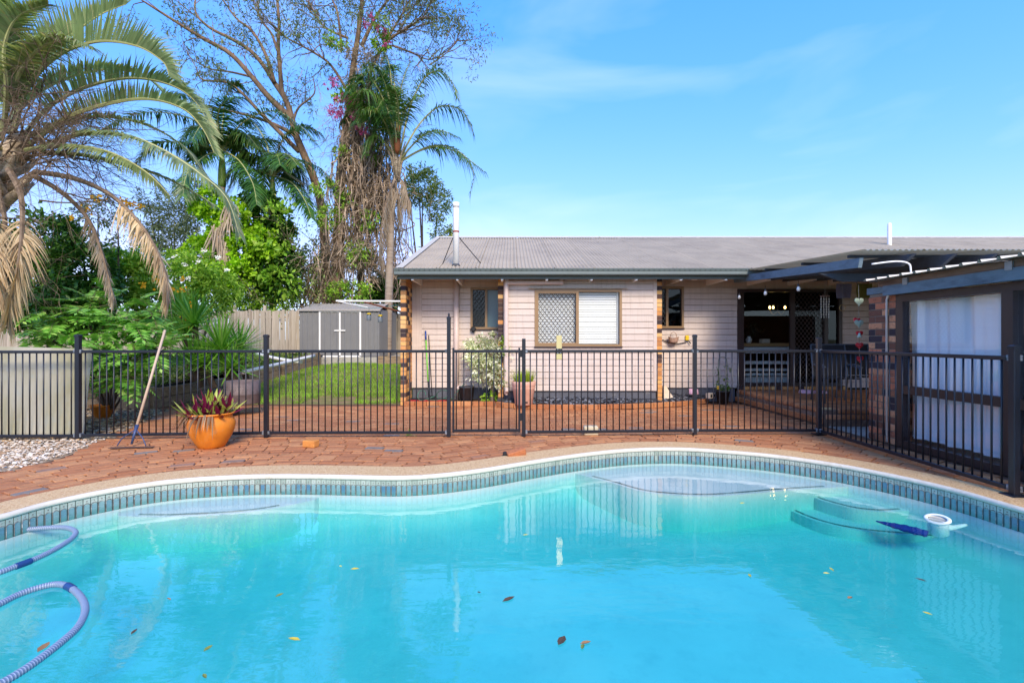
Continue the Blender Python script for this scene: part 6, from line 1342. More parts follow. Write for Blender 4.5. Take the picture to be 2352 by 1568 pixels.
FR = [([(30, 310, 8.2), (62, 205, 8.0), (130, 130, 7.9), (220, 96, 7.8), (310, 105, 7.7), (372, 140, 7.6), (388, 172, 7.6)], .80, .9, .02, .25, 90),
      ([(25, 300, 8.3), (50, 215, 8.5), (100, 140, 8.6), (160, 85, 8.7), (230, 35, 8.8), (290, 10, 8.9)], .75, .75, .05, .3, 80),
      ([(10, 300, 8.0), (15, 200, 7.6), (10, 110, 7.4), (40, 40, 7.3), (110, 10, 7.2)], .75, .3, .35, .5, 80),
      ([(50, 320, 8.3), (110, 248, 8.5), (200, 200, 8.6), (300, 180, 8.6), (390, 195, 8.6), (450, 235, 8.6), (492, 310, 8.5)], .62, .7, .3, .5, 90),
      ([(70, 330, 8.1), (150, 272, 7.9), (250, 238, 7.8), (340, 228, 7.7), (420, 250, 7.6), (465, 295, 7.6), (492, 350, 7.6)], .55, .75, .28, .5, 90),
      ([(95, 335, 8.1), (190, 308, 7.8), (290, 312, 7.6), (380, 348, 7.5), (460, 400, 7.4), (520, 455, 7.4), (548, 535, 7.4)], .60, .0, .5, .55, 110),
      ([(100, 350, 8.2), (200, 358, 8.0), (300, 382, 8.1), (380, 408, 8.2), (450, 445, 8.3), (490, 470, 8.3)], .48, .05, .5, .5, 90),
      ([(45, 325, 8.3), (120, 290, 8.5), (220, 268, 8.7), (330, 285, 8.8), (420, 335, 8.9), (470, 400, 8.9)], .5, .1, .55, .5, 90), ([(60, 345, 8.0), (150, 335, 7.7), (250, 350, 7.5), (335, 395, 7.4), (390, 450, 7.4)], .45, -.1, .6, .5, 80),
      ([(15, 305, 8.3), (60, 235, 8.7), (140, 185, 9.0), (240, 160, 9.2), (330, 175, 9.3), (385, 225, 9.3)], .6, .35, .4, .5, 90), ([(5, 300, 8.0), (30, 200, 7.7), (80, 120, 7.5), (150, 90, 7.4), (215, 110, 7.3)], .6, .1, .6, .5, 80),
      ([(0, 320, 8.4), (-60, 230, 8.8), (-160, 170, 9.0), (-280, 180, 9.2)], .6, .5, .3, .5, 60), ([(0, 340, 8.0), (-80, 300, 7.4), (-180, 300, 7.0), (-260, 380, 6.8)], .6, .5, .3, .5, 60),
      ([(0, 310, 8.2), (-20, 180, 8.6), (-10, 60, 9.0), (60, -30, 9.3)], .7, .3, .3, .5, 70), ([(0, 290, 8.0), (-40, 150, 7.6), (-30, 30, 7.4), (30, -30, 7.3)], .8, .2, .5, .5, 80)]
for pts, L, va, dr, wd_, n in FR:
    mb = MB(); frond(mb, [P(*q) for q in pts], int(n * 1.35), L, .036, .042, dr, va + .2, (.42, 1.15), .16, .06, rp, lambda u: (.55 + .55 * math.sin(math.pi * min(u * 1.15 + .05, 1))) * (1 - .35 * u))
    mb.build('frond', [mat('frond_rib', S(168, 168, 112), .5, .1, 4) if pts is FR[0][0] else bpy.data.materials['frond_rib'], L_palm_grey], palm, False)
DD = [([(80, 395, 8.1), (170, 410, 7.9), (250, 445, 7.8), (310, 500, 7.7), (352, 560, 7.65), (380, 630, 7.6), (388, 690, 7.6)], .30, L_dead, 130), ([(70, 400, 8.2), (140, 440, 8.2), (200, 500, 8.2), (230, 570, 8.2), (250, 640, 8.2), (262, 690, 8.2)], .22, L_dead_grey, 90),
      ([(20, 390, 7.9), (48, 450, 7.6), (50, 540, 7.5), (36, 640, 7.45), (14, 740, 7.45)], .42, L_dead, 120), ([(-10, 400, 7.8), (-5, 480, 7.5), (-10, 580, 7.4), (-20, 700, 7.4)], .45, L_dead, 90), ([(-20, 400, 8.0), (10, 500, 7.9), (8, 600, 7.9), (0, 700, 7.9)], .4, L_dead_grey, 80)]
for pts, L, m_, n in DD:
    mb = MB(); frond(mb, [P(*q) for q in pts], n, L, .024, .05, 1.1, -.5, (.5, 1.8), .40, .7, rp, lambda u: .9 - .4 * u, seg=5); mb.build('dry_frond', [M_twig, m_], palm, False)
for k in range(26):                     # spent flower stalks
    mb = MB(); a = rp.uniform(-.6, .9); q = ctr_p + Vector((rp.uniform(-.1, .25), rp.uniform(-.3, .1), rp.uniform(-.35, .25)))
    twigs(mb, q, Vector((1, rp.uniform(-.5, .2), a)), rp.uniform(.8, 1.7), .017, 3, rp, .65, 4, None, .05, .16); mb.build('flower_stalk', M_twig if k % 2 else M_stalk, palm)
for (px, py) in ((60, 560), (100, 600), (20, 600), (150, 520), (190, 500)):
    mb = MB(); twigs(mb, P(px - 60, py - 60, 8.0), Vector((1, 0, -.2)), .9, .015, 3, rp, .6, 4, None, .06, .2); mb.build('flower_stalk', M_twig, palm)

# --- tall gum tree leaning left
rg2 = random.Random(8); YB_ = 20.0; gum = thing('gum_tree', 'tall sparse gum tree whose limbs sweep up to the left', 'tree', (P(780, 700, YB_).x, YB_, .74))
def limb(parent, pts, r0, r1, name, Y=YB_, m_=M_trunk_gum, conv=Z2, yv=0.0, tw=0, ends=None, twL=1.5, rng=rg2, mbt=None, n=7):
    q = [conv(x, y, Y + yv * i) for i, (x, y) in enumerate(pts)]; c = cr(q, 5); N_ = len(c)
    MB().tube(c, [r0 + (r1 - r0) * i / (N_ - 1) for i in range(N_)], n).build(name, m_, parent, True)
    if tw:
        for k in range(tw):
            i = rng.randint(int(N_ * .25), N_ - 1); d = (c[min(i + 1, N_ - 1)] - c[i - 1]).normalized(); nd = (d * .8 + Vector((rng.gauss(0, .5), rng.gauss(0, .5), rng.gauss(.1, .45)))).normalized()
            twigs(mbt, c[i], nd, rng.uniform(.6, 1) * twL, .02, 2, rng, .5, 2, ends, .0, .18)
ge_, gm = [], MB()
limb(gum, [(1195, 2345), (1190, 1950), (1170, 1450), (1120, 1200), (1040, 1000), (990, 880), (965, 780), (940, 690), (900, 600), (890, 500), (875, 300), (880, 150), (862, -60)], .21, .05, 'trunk', tw=9, ends=ge_, mbt=gm)
for pts, r0, r1, yv, tw in (([(965, 780), (900, 720), (800, 620), (700, 500), (560, 350), (400, 260), (250, 170), (60, 50), (-20, 0)], .12, .02, -.15, 16), ([(920, 640), (850, 540), (780, 430), (690, 330), (560, 250), (440, 190), (350, 110), (330, 30), (352, -40)], .09, .02, .15, 15), ([(850, 540), (790, 350), (700, 200), (600, 120), (500, -20)], .07, .018, .1, 10), ([(1010, 990), (860, 840), (760, 740), (650, 620), (540, 540), (380, 520), (340, 440)], .08, .015, -.1, 12), ([(960, 870), (820, 800), (620, 740), (420, 700)], .07, .02, .1, 8), ([(975, 780), (1010, 700), (1110, 610), (1100, 500)], .045, .012, .1, 4), ([(870, 330), (830, 220), (760, 130), (700, -20)], .05, .015, .1, 8), ([(690, 500), (560, 470), (430, 450), (300, 380)], .04, .012, .1, 8)): limb(gum, pts, r0 * 1.25, r1 * 1.3, 'limb', yv=yv, tw=int(tw * .65), ends=ge_, mbt=gm)
limb(gum, [(1040, 1205), (900, 1110), (800, 1060), (690, 1000), (560, 985), (480, 970)], .05, .012, 'dead_limb', m_=mat('bleached_wood', S(196, 184, 168), .8, .1, 5), Y=19.3)
gm.build('twigs', M_twig, gum); rg2.shuffle(ge_); leafcloud('leaves', L_gum, gum, ge_[:int(len(ge_) * .4)], 34, .15, .16, .036, 5)

# --- second gum smothered in dead vines and bougainvillea
YC = 18.6; vg = thing('vine_covered_tree', 'tall gum tree smothered in brown vines and magenta bougainvillea', 'tree', (P(790, 700, YC).x, YC, .74)); rv = random.Random(31); ve, vm = [], MB()
limb(vg, [(1245, 2345), (1250, 2000), (1275, 1450), (1280, 1200), (1300, 1000), (1330, 800), (1345, 600), (1370, 400), (1400, 200), (1430, -60)], .26, .07, 'trunk', YC, tw=14, ends=ve, mbt=vm, rng=rv)
limb(vg, [(1425, 2345), (1420, 1980), (1400, 1500), (1380, 1200), (1395, 900), (1450, 700), (1480, 450)], .16, .06, 'trunk', YC + .4, rng=rv)
for pts, r0, r1, yv, tw in (([(1340, 620), (1220, 430), (1100, 340), (950, 260), (910, 230)], .06, .015, -.1, 16), ([(1290, 330), (1260, 80), (1200, -40)], .06, .02, .1, 8), ([(1420, 300), (1500, 130), (1590, 0), (1610, -40)], .08, .02, .1, 10), ([(1560, 290), (1640, 230), (1720, 180), (1820, 110), (1860, 30)], .06, .015, -.1, 22), ([(1500, 380), (1600, 300), (1730, 340), (1860, 390), (1950, 350)], .05, .012, .1, 12), ([(1860, 425), (1930, 380), (2000, 320), (2035, 270)], .03, .008, .05, 5), ([(1330, 250), (1180, 180), (1100, 60), (1060, -30)], .05, .015, .1, 14), ([(1400, 200), (1420, 80), (1400, -40)], .05, .02, 0, 10), ([(1480, 450), (1620, 200), (1700, 60), (1720, -40)], .05, .02, .1, 16)): limb(vg, pts, r0, r1, 'limb', YC, yv=yv, tw=tw, ends=ve, mbt=vm, rng=rv)
vm.build('twigs', M_twig, vg); rv.shuffle(ve); leafcloud('leaves', L_gum, vg, ve[:int(len(ve) * .45)], 26, .18, .15, .036, 6)
hv = MB(); hv2 = MB()
for k in range(430):                    # hanging stems
    x0 = rv.gauss(1430, 145); y0 = rv.uniform(500, 1250) + max(0, abs(x0 - 1440) - 90) * 4; L = rv.uniform(150, 800); q = [Z2(x0 + rv.gauss(0, 12) * j + rv.uniform(-30, 30) * (j / 4), min(y0 + L * j / 4, 2000), YC - .3 + rv.uniform(-.7, .7)) for j in range(5)]
    (hv if k % 5 < 3 else hv2).tube(cr(q, 3), rv.uniform(.008, .024), 4, False)
for k in range(300):
    q = Z2(rv.gauss(1410, 150), rv.uniform(300, 1780), YC - .5 + rv.uniform(-.5, .5)); twigs(hv if k % 2 else hv2, q, Vector((rv.gauss(0, 1), rv.gauss(0, .6), rv.gauss(-.2, .7))), rv.uniform(.5, 1.1), .013, 2, rv, .7, 3, None, .08, .3)
hv.build('hanging_vines', M_vine, vg); hv2.build('hanging_vines', M_pale, vg)
db = [(Z2(x, y, YC - .3), (sx * .352 / 59, .45, sy * .352 / 59)) for x, y, sx, sy in ((1400, 1350, 150, 180), (1430, 1100, 120, 150), (1400, 1600, 140, 150), (1440, 420, 150, 150), (1400, 900, 150, 140), (1520, 1250, 120, 160), (1300, 1700, 160, 100), (1480, 1750, 160, 80))]
foliage('dry_leaves', L_dead_grey, vg, db, 6500, .17, .036, 71, per=20, shell=.2)
gb = [(Z2(x, y, YC - .6), (sx * .352 / 58, .35, sy * .352 / 58)) for x, y, sx, sy in ((1330, 640, 90, 60), (1430, 720, 90, 70), (1560, 170, 50, 70), (1250, 270, 70, 40), (1540, 270, 60, 40), (1190, 1230, 110, 40), (1210, 1420, 90, 80), (1350, 1900, 150, 60), (1330, 1300, 60, 60), (1480, 1450, 70, 60), (1400, 1650, 90, 60), (1290, 1000, 50, 50), (1500, 1000, 60, 60))]
foliage('vine_leaves', L_green, vg, gb, 4800, .13, .07, 72, per=14)
fb = [(Z2(x, y, YC - .9), (sx * .352 / 57, .25, sy * .352 / 57)) for x, y, sx, sy in ((1480, 95, 22, 18), (1520, 158, 18, 16), (1545, 205, 30, 20), (1240, 540, 28, 30), (1190, 560, 14, 12), (1290, 640, 40, 25), (1250, 710, 60, 40), (1400, 680, 70, 45), (1350, 660, 40, 30), (1270, 760, 30, 25), (1372, 790, 24, 26), (1420, 850, 42, 28), (1570, 285, 30, 14), (1440, 150, 30, 14))]
foliage('bougainvillea_bracts', M_mag, vg, fb, 1300, .075, .06, 73, per=7, shell=.2)

# --- queen palm beside it
YQ = 17.6; rq = random.Random(12); qp = thing('palm_tree', 'slender grey-trunked palm with arching green fronds above the shed', 'palm tree', (Z2(1595, 1980, YQ).x, YQ, .74))
MB().tube(cr([Z2(1586, 2360, YQ), Z2(1600, 1800, YQ), Z2(1612, 1450, YQ), Z2(1625, 1250, YQ), Z2(1645, 1160, YQ)], 6), [.15 - .0025 * i for i in range(25)], 14).build('trunk', M_trunk_palm, qp, True)
cs_ = MB()
for k in range(11):
    a = k * 2.4; d = Vector((math.cos(a) * .35, math.sin(a) * .35, 1.2)); q = Z2(1648, 1170 - k * 6, YQ); cs_.tube([q + Vector((math.cos(a) * .05, math.sin(a) * .05, -.1)), q + d * .5, q + d * .95 + Vector((math.cos(a) * .1, 0, 0))], [.06, .045, .02], 6)
cs_.build('leaf_bases', M_boot, qp, True); MB().tube(cr([Z2(1650, 1000, YQ - .3), Z2(1655, 880, YQ - .35), Z2(1668, 770, YQ - .35)], 4), [.06, .10, .12, .12, .11, .10, .08, .05, .01], 8).build('spathe', mat('rust_spathe', S(150, 88, 50), .7, .15, 4), qp, True)
QF = [[(1665, 1010, 0), (1735, 700, -.2), (1830, 510, -.4), (1930, 465, -.6), (2010, 540, -.7), (2042, 640, -.8)], [(1670, 1030, 0), (1790, 820, .1), (1920, 700, .2), (2050, 710, .3), (2120, 790, .3), (2150, 890, .3)], [(1670, 1040, 0), (1800, 900, -.5), (1920, 850, -.9), (2060, 900, -1.2)], [(1670, 1060, 0), (1800, 985, .2), (1940, 960, .3), (2080, 1020, .4), (2150, 1130, .4), (2125, 1280, .4)], [(1675, 1050, 0), (1850, 960, -.4), (2000, 960, -.6), (2130, 1050, -.8), (2230, 1130, -.9)],
      [(1645, 1000, 0), (1610, 720, -.3), (1570, 540, -.6), (1520, 440, -.8)], [(1645, 1000, 0), (1650, 720, .4), (1690, 520, .7), (1740, 400, 1.0)], [(1640, 1010, 0), (1570, 800, -.6), (1480, 720, -1.0), (1400, 720, -1.3)], [(1640, 1010, 0), (1560, 780, .4), (1470, 620, .7), (1400, 600, 1.0)], [(1645, 1000, 0), (1620, 640, .2), (1600, 430, .3), (1560, 330, .4)], [(1640, 1030, 0), (1540, 900, -.3), (1470, 900, -.5), (1440, 1000, -.6)], [(1650, 1000, 0), (1690, 760, -.8), (1750, 650, -1.3), (1830, 620, -1.8)], [(1650, 1000, 0), (1660, 740, -1.0), (1640, 600, -1.6), (1600, 560, -2)], [(1650, 1000, 0), (1560, 650, -.2), (1470, 480, -.3), (1430, 420, -.3)]]
for i, pts in enumerate(QF):
    mb = MB(); frond(mb, [Z2(x, y, YQ + o) for x, y, o in pts], 70, .72, .035, .04, .75, .15, (.3, .9), .25, .3, rq, lambda u: (.5 + .6 * math.sin(math.pi * min(u * 1.1 + .1, 1))) * (1 - .3 * u)); mb.build('frond', [bpy.data.materials['frond_rib'], L_palm if i not in (5, 8, 9, 13) else L_palm_dark], qp)
for pts in ([(1640, 1180), (1600, 1260), (1570, 1400), (1560, 1500)], [(1650, 1150), (1700, 1200), (1720, 1280), (1740, 1320)], [(1620, 1200), (1570, 1350), (1540, 1550), (1530, 1700)], [(1640, 1200), (1660, 1280), (1655, 1350), (1650, 1400)]):
    mb = MB(); frond(mb, [Z2(x, y, YQ - .2) for x, y in pts], 60, .5, .03, .035, 1.2, -.8, (.5, 1.4), .2, .4, rq, lambda u: .8, seg=4); mb.build('dry_frond', [M_twig, L_dead_grey], qp)

rqq = random.Random(99)
for k in range(9):                      # the crowded side of the crown
    tx_, ty_ = rqq.uniform(1380, 1640), rqq.uniform(330, 760); mb = MB(); frond(mb, [Z2(1645, 1000, YQ), Z2(1645 + (tx_ - 1645) * .25 + 10, 1000 + (ty_ - 1000) * .5, YQ + rqq.uniform(-.6, .6)), Z2(1645 + (tx_ - 1645) * .6, 1000 + (ty_ - 1000) * .9, YQ + rqq.uniform(-.9, .9)), Z2(tx_, ty_, YQ + rqq.uniform(-1, 1)), Z2(tx_ - 70, ty_ + 120, YQ + rqq.uniform(-1, 1))], 70, .8, .04, .035, .9, .1, (.3, .9), .2, .35, rqq); mb.build('frond', [bpy.data.materials['frond_rib'], L_palm_dark if k % 3 else L_palm], qp)
# --- two darker palms in the middle, one wrapped in lime-green vine
def mid_palm(label, c, Yp, fronds, seed, L, trunk_r=.13, fan=None):
    rng = random.Random(seed); t = thing('palm_tree', label, 'palm tree', (P(c[0], 700, Yp).x, Yp, .74))
    b = P(c[0], 700, Yp); b.z = .45; MB().tube([b, P(c[0], c[1] + 90, Yp), P(c[0], c[1] + 10, Yp)], [trunk_r, trunk_r * .9, trunk_r * .6], 12).build('trunk', M_trunk_palm, t, True)
    MB().tube(cr([P(c[0], c[1] + 85, Yp), P(c[0], c[1] + 40, Yp), P(c[0], c[1], Yp)], 4), [.13, .15, .15, .14, .13, .11, .09, .07, .04], 10).build('crownshaft', mat('green_shaft', S(120, 150, 70), .4, .1, 3), t, True)
    for pts in fronds:
        mb = MB(); frond(mb, [P(x, y, Yp + o) for x, y, o in pts], 90, L * 1.1, .046, .035, .6, .15, (.25, .8), .12, .25, rng, lambda u: (.55 + .5 * math.sin(math.pi * min(u * 1.1 + .05, 1))) * (1 - .3 * u)); mb.build('frond', [bpy.data.materials['frond_rib'], L_palm_dark], t)
    for k in range(7):
        a = k * .9 + rng.random(); q = P(c[0], c[1], Yp); d = Vector((math.cos(a), math.sin(a) * .9, 0)); l_ = rng.uniform(1.3, 2.0); mb = MB()
        frond(mb, [q, q + d * l_ * .3 + Vector((0, 0, l_ * rng.uniform(.25, .5))), q + d * l_ * .75 + Vector((0, 0, l_ * rng.uniform(.15, .5))), q + d * l_ * 1.1 + Vector((0, 0, l_ * rng.uniform(-.35, .1)))], 80, L, .046, .03, .7, .1, (.25, .8), .12, .25, rng); mb.build('frond', [bpy.data.materials['frond_rib'], L_palm_dark if k % 2 else L_palm], t)
    return t
p1 = mid_palm('dark green palm with a lime vine wrapped round its trunk', (510, 345), 18.4, [[(510, 340, 0), (470, 290, -.2), (400, 262, -.3), (310, 262, -.4), (238, 300, -.5)], [(508, 340, 0), (512, 280, .2), (522, 215, .3), (545, 190, .4), (570, 215, .5)], [(512, 340, 0), (560, 280, -.3), (630, 255, -.5), (690, 290, -.6), (725, 330, -.7)], [(510, 345, 0), (440, 330, -.5), (360, 330, -.8), (310, 380, -1)], [(512, 345, 0), (570, 320, .4), (640, 330, .7), (690, 385, .9)], [(510, 345, 0), (470, 360, -.8), (430, 400, -1.3), (420, 450, -1.6)], [(512, 345, 0), (550, 370, -.6), (580, 420, -1), (590, 470, -1.2)], [(508, 335, 0), (470, 260, .5), (430, 220, .8), (390, 225, 1.0)], [(510, 340, 0), (500, 270, -.8), (520, 230, -1.3), (560, 225, -1.6)]], 41, .85)
p2 = mid_palm('dark green palm with smooth green crownshaft left of the leaning gum', (626, 405), 19.2, [[(626, 400, 0), (590, 340, -.2), (540, 320, -.4), (490, 345, -.5)], [(626, 400, 0), (650, 320, .2), (700, 290, .3), (740, 310, .4)], [(628, 402, 0), (680, 370, -.3), (740, 390, -.5), (770, 440, -.6)], [(626, 404, 0), (580, 390, -.6), (540, 410, -.9), (515, 460, -1.1)], [(628, 404, 0), (670, 420, -.8), (700, 460, -1.2), (715, 500, -1.5)], [(624, 400, 0), (612, 330, .5), (580, 280, .8), (560, 280, 1.0)], [(628, 404, 0), (655, 400, .7), (690, 420, 1.1), (720, 480, 1.3)]], 42, .8)
def vinecol(name, label, cat, blobs, Yp, m_, n, L, W, seed, per=26):
    t = thing(name, label, cat, (P(blobs[0][0], 700, Yp).x, Yp, .74)); foliage('leaves', m_, t, [(P(x, y, Yp + o), (sx * Yp / 1100, sx * Yp / 1100 * .8, sy * Yp / 1100)) for x, y, sx, sy, o in blobs], n, L, W, seed, per=per, clump=.14, shell=.6); return t
lv = vinecol('climbing_vine', 'lime-green vine wrapped thickly round a palm trunk', 'vine', [(480, 470, 34, 40, -.3), (535, 500, 30, 40, -.4), (500, 560, 30, 40, -.3), (455, 590, 36, 40, -.5), (560, 580, 34, 50, -.4), (540, 625, 40, 30, -.6), (600, 560, 30, 40, -.3), (500, 625, 34, 30, -.4)], 17.8, L_lime, 11000, .15, .13, 51)
mb = MB(); rx = random.Random(2)
for x0, y0, n in ((525, 475, 40), (500, 520, 30), (515, 560, 30)):
    for k in range(n): q = P(x0 + rx.gauss(0, 7), y0 + rx.uniform(-5, 20), 17.0 + rx.uniform(-.1, .1)); blade(mb, q, Vector((rx.gauss(0, .25), -.2, -1)), rx.uniform(.5, 1.1), .05, .1, Vector((1, .3, 0)))
mb.build('dry_skirt', L_dead_grey, lv)
pc_ = vinecol('split_leaf_climber', 'dark green broad-leaved climber forming a column behind the fence', 'climber', [(610, 480, 30, 40, 0), (640, 540, 30, 40, 0), (600, 540, 34, 40, 0), (650, 600, 34, 40, -.2), (610, 620, 34, 40, -.3), (640, 655, 34, 30, -.3), (580, 450, 24, 28, .2)], 18.2, L_dark, 5600, .24, .13, 52, per=12)
foliage('young_leaves', L_green, pc_, [(P(640, 520, 17.6), (.5, .4, .9)), (P(610, 600, 17.4), (.6, .4, .7)), (P(650, 640, 17.3), (.5, .4, .5))], 420, .26, .15, 53, per=6, shell=.8)

# --- background trees and bushes
def bush(name, label, cat, blobs, Yp, m_, n, L, W, seed, trunk=None, per=26, shell=.5, zb=.7, clump=.16):
    x0 = sum(b_[0] for b_ in blobs) / len(blobs); t = thing(name, label, cat, (P(x0, 700, Yp).x, Yp, zb))
    foliage('crown', m_, t, [(P(x, y, Yp + o), (sx * Yp / 1100, sx * Yp / 1100 * .75, sy * Yp / 1100)) for x, y, sx, sy, o in blobs], n, L, W, seed, per=per, shell=shell, clump=clump)
    rng = random.Random(seed); mb = MB(); b0 = Vector((t.location.x, Yp, zb - .1))
    for x, y, sx, sy, o in blobs: q = P(x, y, Yp + o); mb.tube(cr([b0 + Vector((rng.uniform(-.1, .1), 0, 0)), b0.lerp(q, .5) + Vector((rng.uniform(-.2, .2), rng.uniform(-.2, .2), .1)), q], 4), [.06 * (1 - i / 10) * Yp / 16 for i in range(9)], 6, False)
    mb.build('trunk', M_darkbark, t); return t
bush('evergreen_tree', 'dark feathery evergreen behind the hanging dry frond', 'tree', [(400, 500, 60, 45, 0), (350, 540, 50, 35, 0), (440, 450, 45, 50, 0), (420, 560, 50, 30, 0), (340, 460, 30, 30, .5)], 24, L_olive, 6000, .22, .05, 61, per=18, shell=.3)
bush('evergreen_tree', 'sparse grey-green tree with dark forked limbs beside the flue', 'tree', [(970, 430, 40, 40, 0), (1005, 470, 34, 44, 0), (940, 450, 30, 30, .4), (1015, 540, 24, 40, 0), (960, 395, 30, 18, 0), (1000, 600, 30, 30, 0)], 25, L_mid, 4600, .2, .07, 62, per=16, shell=.35, clump=.2)
rt2 = random.Random(77); et = thing('bare_tree', 'small bare grey multi-stemmed tree behind the shed', 'tree', (P(720, 700, 19.5).x, 19.5, .74)); tm, te = MB(), []
for k in range(8): twigs(tm, Vector((et.location.x + rt2.uniform(-.2, .2), 19.5, .45)), Vector((rt2.gauss(0, .35), rt2.gauss(0, .2), 1)), rt2.uniform(2.6, 3.6), .075, 3, rt2, .42, 3, te, 0, .12)
tm.build('branches', M_twig, et); leafcloud('leaves', L_mid, et, te, 7, .2, .13, .06, 78)
rt3 = random.Random(78); et = thing('bare_tree', 'bare branching tree behind the slender palm trunk', 'tree', (P(930, 700, 21).x, 21, .74)); tm, te = MB(), []
for k in range(6): twigs(tm, Vector((et.location.x + rt3.uniform(-.2, .2), 21, .45)), Vector((rt3.gauss(-.05, .22), rt3.gauss(0, .2), 1)), rt3.uniform(2.0, 2.7), .09, 3, rt3, .42, 3, te, 0, .12)
tm.build('branches', M_darkbark, et); leafcloud('leaves', L_olive, et, te, 6, .22, .15, .06, 79)
BU = [('shrub', 'dense dark bush behind the dry palm fronds at the left', [(100, 560, 70, 70, 0), (180, 620, 70, 80, 0), (60, 680, 70, 80, -.3), (150, 720, 80, 60, -.4), (220, 680, 50, 60, 0), (20, 600, 50, 80, 0)], 10.6, L_dark, 15000, .13, .065, 81), ('flowering_shrub', 'thin twiggy shrub with yellow flower clusters above the dark bush', [(225, 480, 40, 40, 0), (270, 480, 40, 30, 0), (180, 500, 30, 30, 0)], 11.0, L_mid, 900, .07, .035, 82),
      ('flowering_shrub', 'bright green shrub with yellow trumpet flowers behind the fence', [(300, 640, 50, 50, 0), (350, 680, 50, 60, 0), (260, 600, 40, 30, 0), (400, 720, 40, 50, -.2), (330, 600, 40, 30, .2)], 11.6, L_green, 9500, .11, .05, 83), ('elder_shrub', 'tall light green shrub with white flower heads', [(450, 620, 50, 40, 0), (420, 660, 50, 40, 0), (500, 660, 50, 40, 0), (400, 600, 34, 24, .2), (470, 690, 60, 40, 0)], 14.2, L_green, 5600, .15, .05, 84),
      ('hedge_shrub', 'round yellow-green shrub growing over the paling fence', [(590, 670, 50, 40, 0), (640, 690, 44, 30, 0), (550, 690, 50, 36, 0), (610, 640, 34, 20, .2)], 18.0, L_green, 5600, .12, .06, 85), ('banana_clump', 'broad-leaved green clump beside the slender palm trunk', [(880, 680, 26, 30, 0), (905, 660, 22, 34, .3), (860, 690, 20, 16, 0)], 19.0, L_dark, 700, .5, .2, 86), ('shrub', 'low green shrub tucked behind the shed roof', [(800, 690, 60, 18, 0), (760, 680, 30, 24, 0), (840, 685, 30, 20, 0)], 20.5, L_mid, 1500, .15, .07, 87),
      ('shrub', 'tangled olive shrub at the foot of the vine-covered tree', [(700, 640, 40, 40, 0), (760, 640, 50, 50, 0), (830, 640, 50, 50, 0), (790, 590, 50, 40, 0), (720, 590, 30, 40, .3), (870, 620, 30, 50, .3)], 20.2, L_mid, 3600, .16, .06, 89),
      ('shrub', 'background bush filling the gap behind the lime vine', [(420, 560, 60, 60, 0), (360, 600, 60, 50, 0), (520, 600, 80, 60, 0), (640, 620, 70, 60, 0), (300, 580, 60, 40, 0)], 22.5, L_olive, 4800, .2, .08, 88)]
made = {}
for nm, lb, bl, Yp, m_, n, L, W, sd in BU: made[lb] = bush(nm, lb, 'shrub', bl, Yp, m_, n, L, W, sd, zb=.4 if Yp < 16 else .5)
def flowers(parent, pts, Yp, m_, n, s, seed, name='flowers'):
    rng = random.Random(seed); mb = MB()
    for (x, y, sx, sy) in pts:
        for k in range(n):
            c = P(rng.gauss(x, sx * .5), rng.gauss(y, sy * .5), Yp + rng.uniform(-.15, .1)); r_ = s * rng.uniform(.7, 1.2); nn = Vector((rng.gauss(0, .5), -1, rng.gauss(.3, .5))).normalized(); u = nn.orthogonal().normalized(); w_ = nn.cross(u)
            ring = [c + (u * math.cos(a) + w_ * math.sin(a)) * r_ + nn * r_ * .25 for a in [j * 2 * math.pi / 5 for j in range(5)]]; mb.add([c - nn * r_ * .5] + ring, [(0, j + 1, (j + 1) % 5 + 1) for j in range(5)])
    return tag(mb.build(name, m_, parent), kind='stuff')
flowers(made[BU[1][1]], [(205, 470, 14, 20), (225, 458, 16, 10), (282, 462, 14, 8), (318, 477, 16, 10), (300, 470, 10, 6), (165, 500, 6, 6)], 10.5, M_yellow, 16, .03, 91)
flowers(made[BU[2][1]], [(360, 640, 14, 14), (375, 628, 8, 8), (395, 665, 8, 6), (418, 668, 10, 8), (420, 640, 8, 8), (330, 655, 8, 8), (440, 700, 8, 6), (425, 735, 8, 8), (428, 770, 8, 8), (436, 752, 8, 6)], 10.4, M_yellow, 12, .028, 92)
flowers(made[BU[3][1]], [(455, 600, 10, 4), (400, 590, 8, 4), (425, 608, 8, 5), (500, 590, 8, 4), (470, 575, 8, 4), (390, 640, 8, 6), (520, 620, 6, 4), (430, 640, 6, 4)], 13.3, M_wflow, 14, .025, 93)

# --- pinnate-leaved shrub behind the left fence
def compound(mb, q, d, L, rng, pairs=8, lw=.30):
    d = d.normalized(); up = Vector((0, 0, 1)); s = d.cross(up); s = s.normalized() if s.length > .01 else Vector((1, 0, 0)); n_ = s.cross(d); pts = [q + d * L * u + Vector((0, 0, -.28 * L * u * u)) for u in (0, .33, .66, 1)]
    mb.tube(pts, [.004, .003, .003, .001], 3, False); ll = L * lw
    for k in range(pairs + 1):
        u = .18 + .82 * k / pairs; p_ = q + d * L * u + Vector((0, 0, -.28 * L * u * u)); t = (d + Vector((0, 0, -.56 * u))).normalized()
        for sg in ((-1, 1) if k < pairs else (0,)):
            D = (s * sg * 1.0 + t * .45 + n_ * rng.uniform(-.12, .12) + Vector((0, 0, -.18))).normalized() if sg else t; W = (t - D * t.dot(D)); W = W.normalized() if W.length > .05 else s
            l = ll * (.75 + .5 * math.sin(math.pi * u)) * rng.uniform(.85, 1.1); m_ = p_ + D * l * .42; o = len(mb.v); w2 = l * .19
            mb.v += [tuple(p_), tuple(m_ + W * w2 + n_ * w2 * .2), tuple(p_ + D * l), tuple(m_ - W * w2 + n_ * w2 * .2)]; mb.f += [(o, o + 1, o + 2), (o, o + 2, o + 3)]; mb.m += [1, 1]
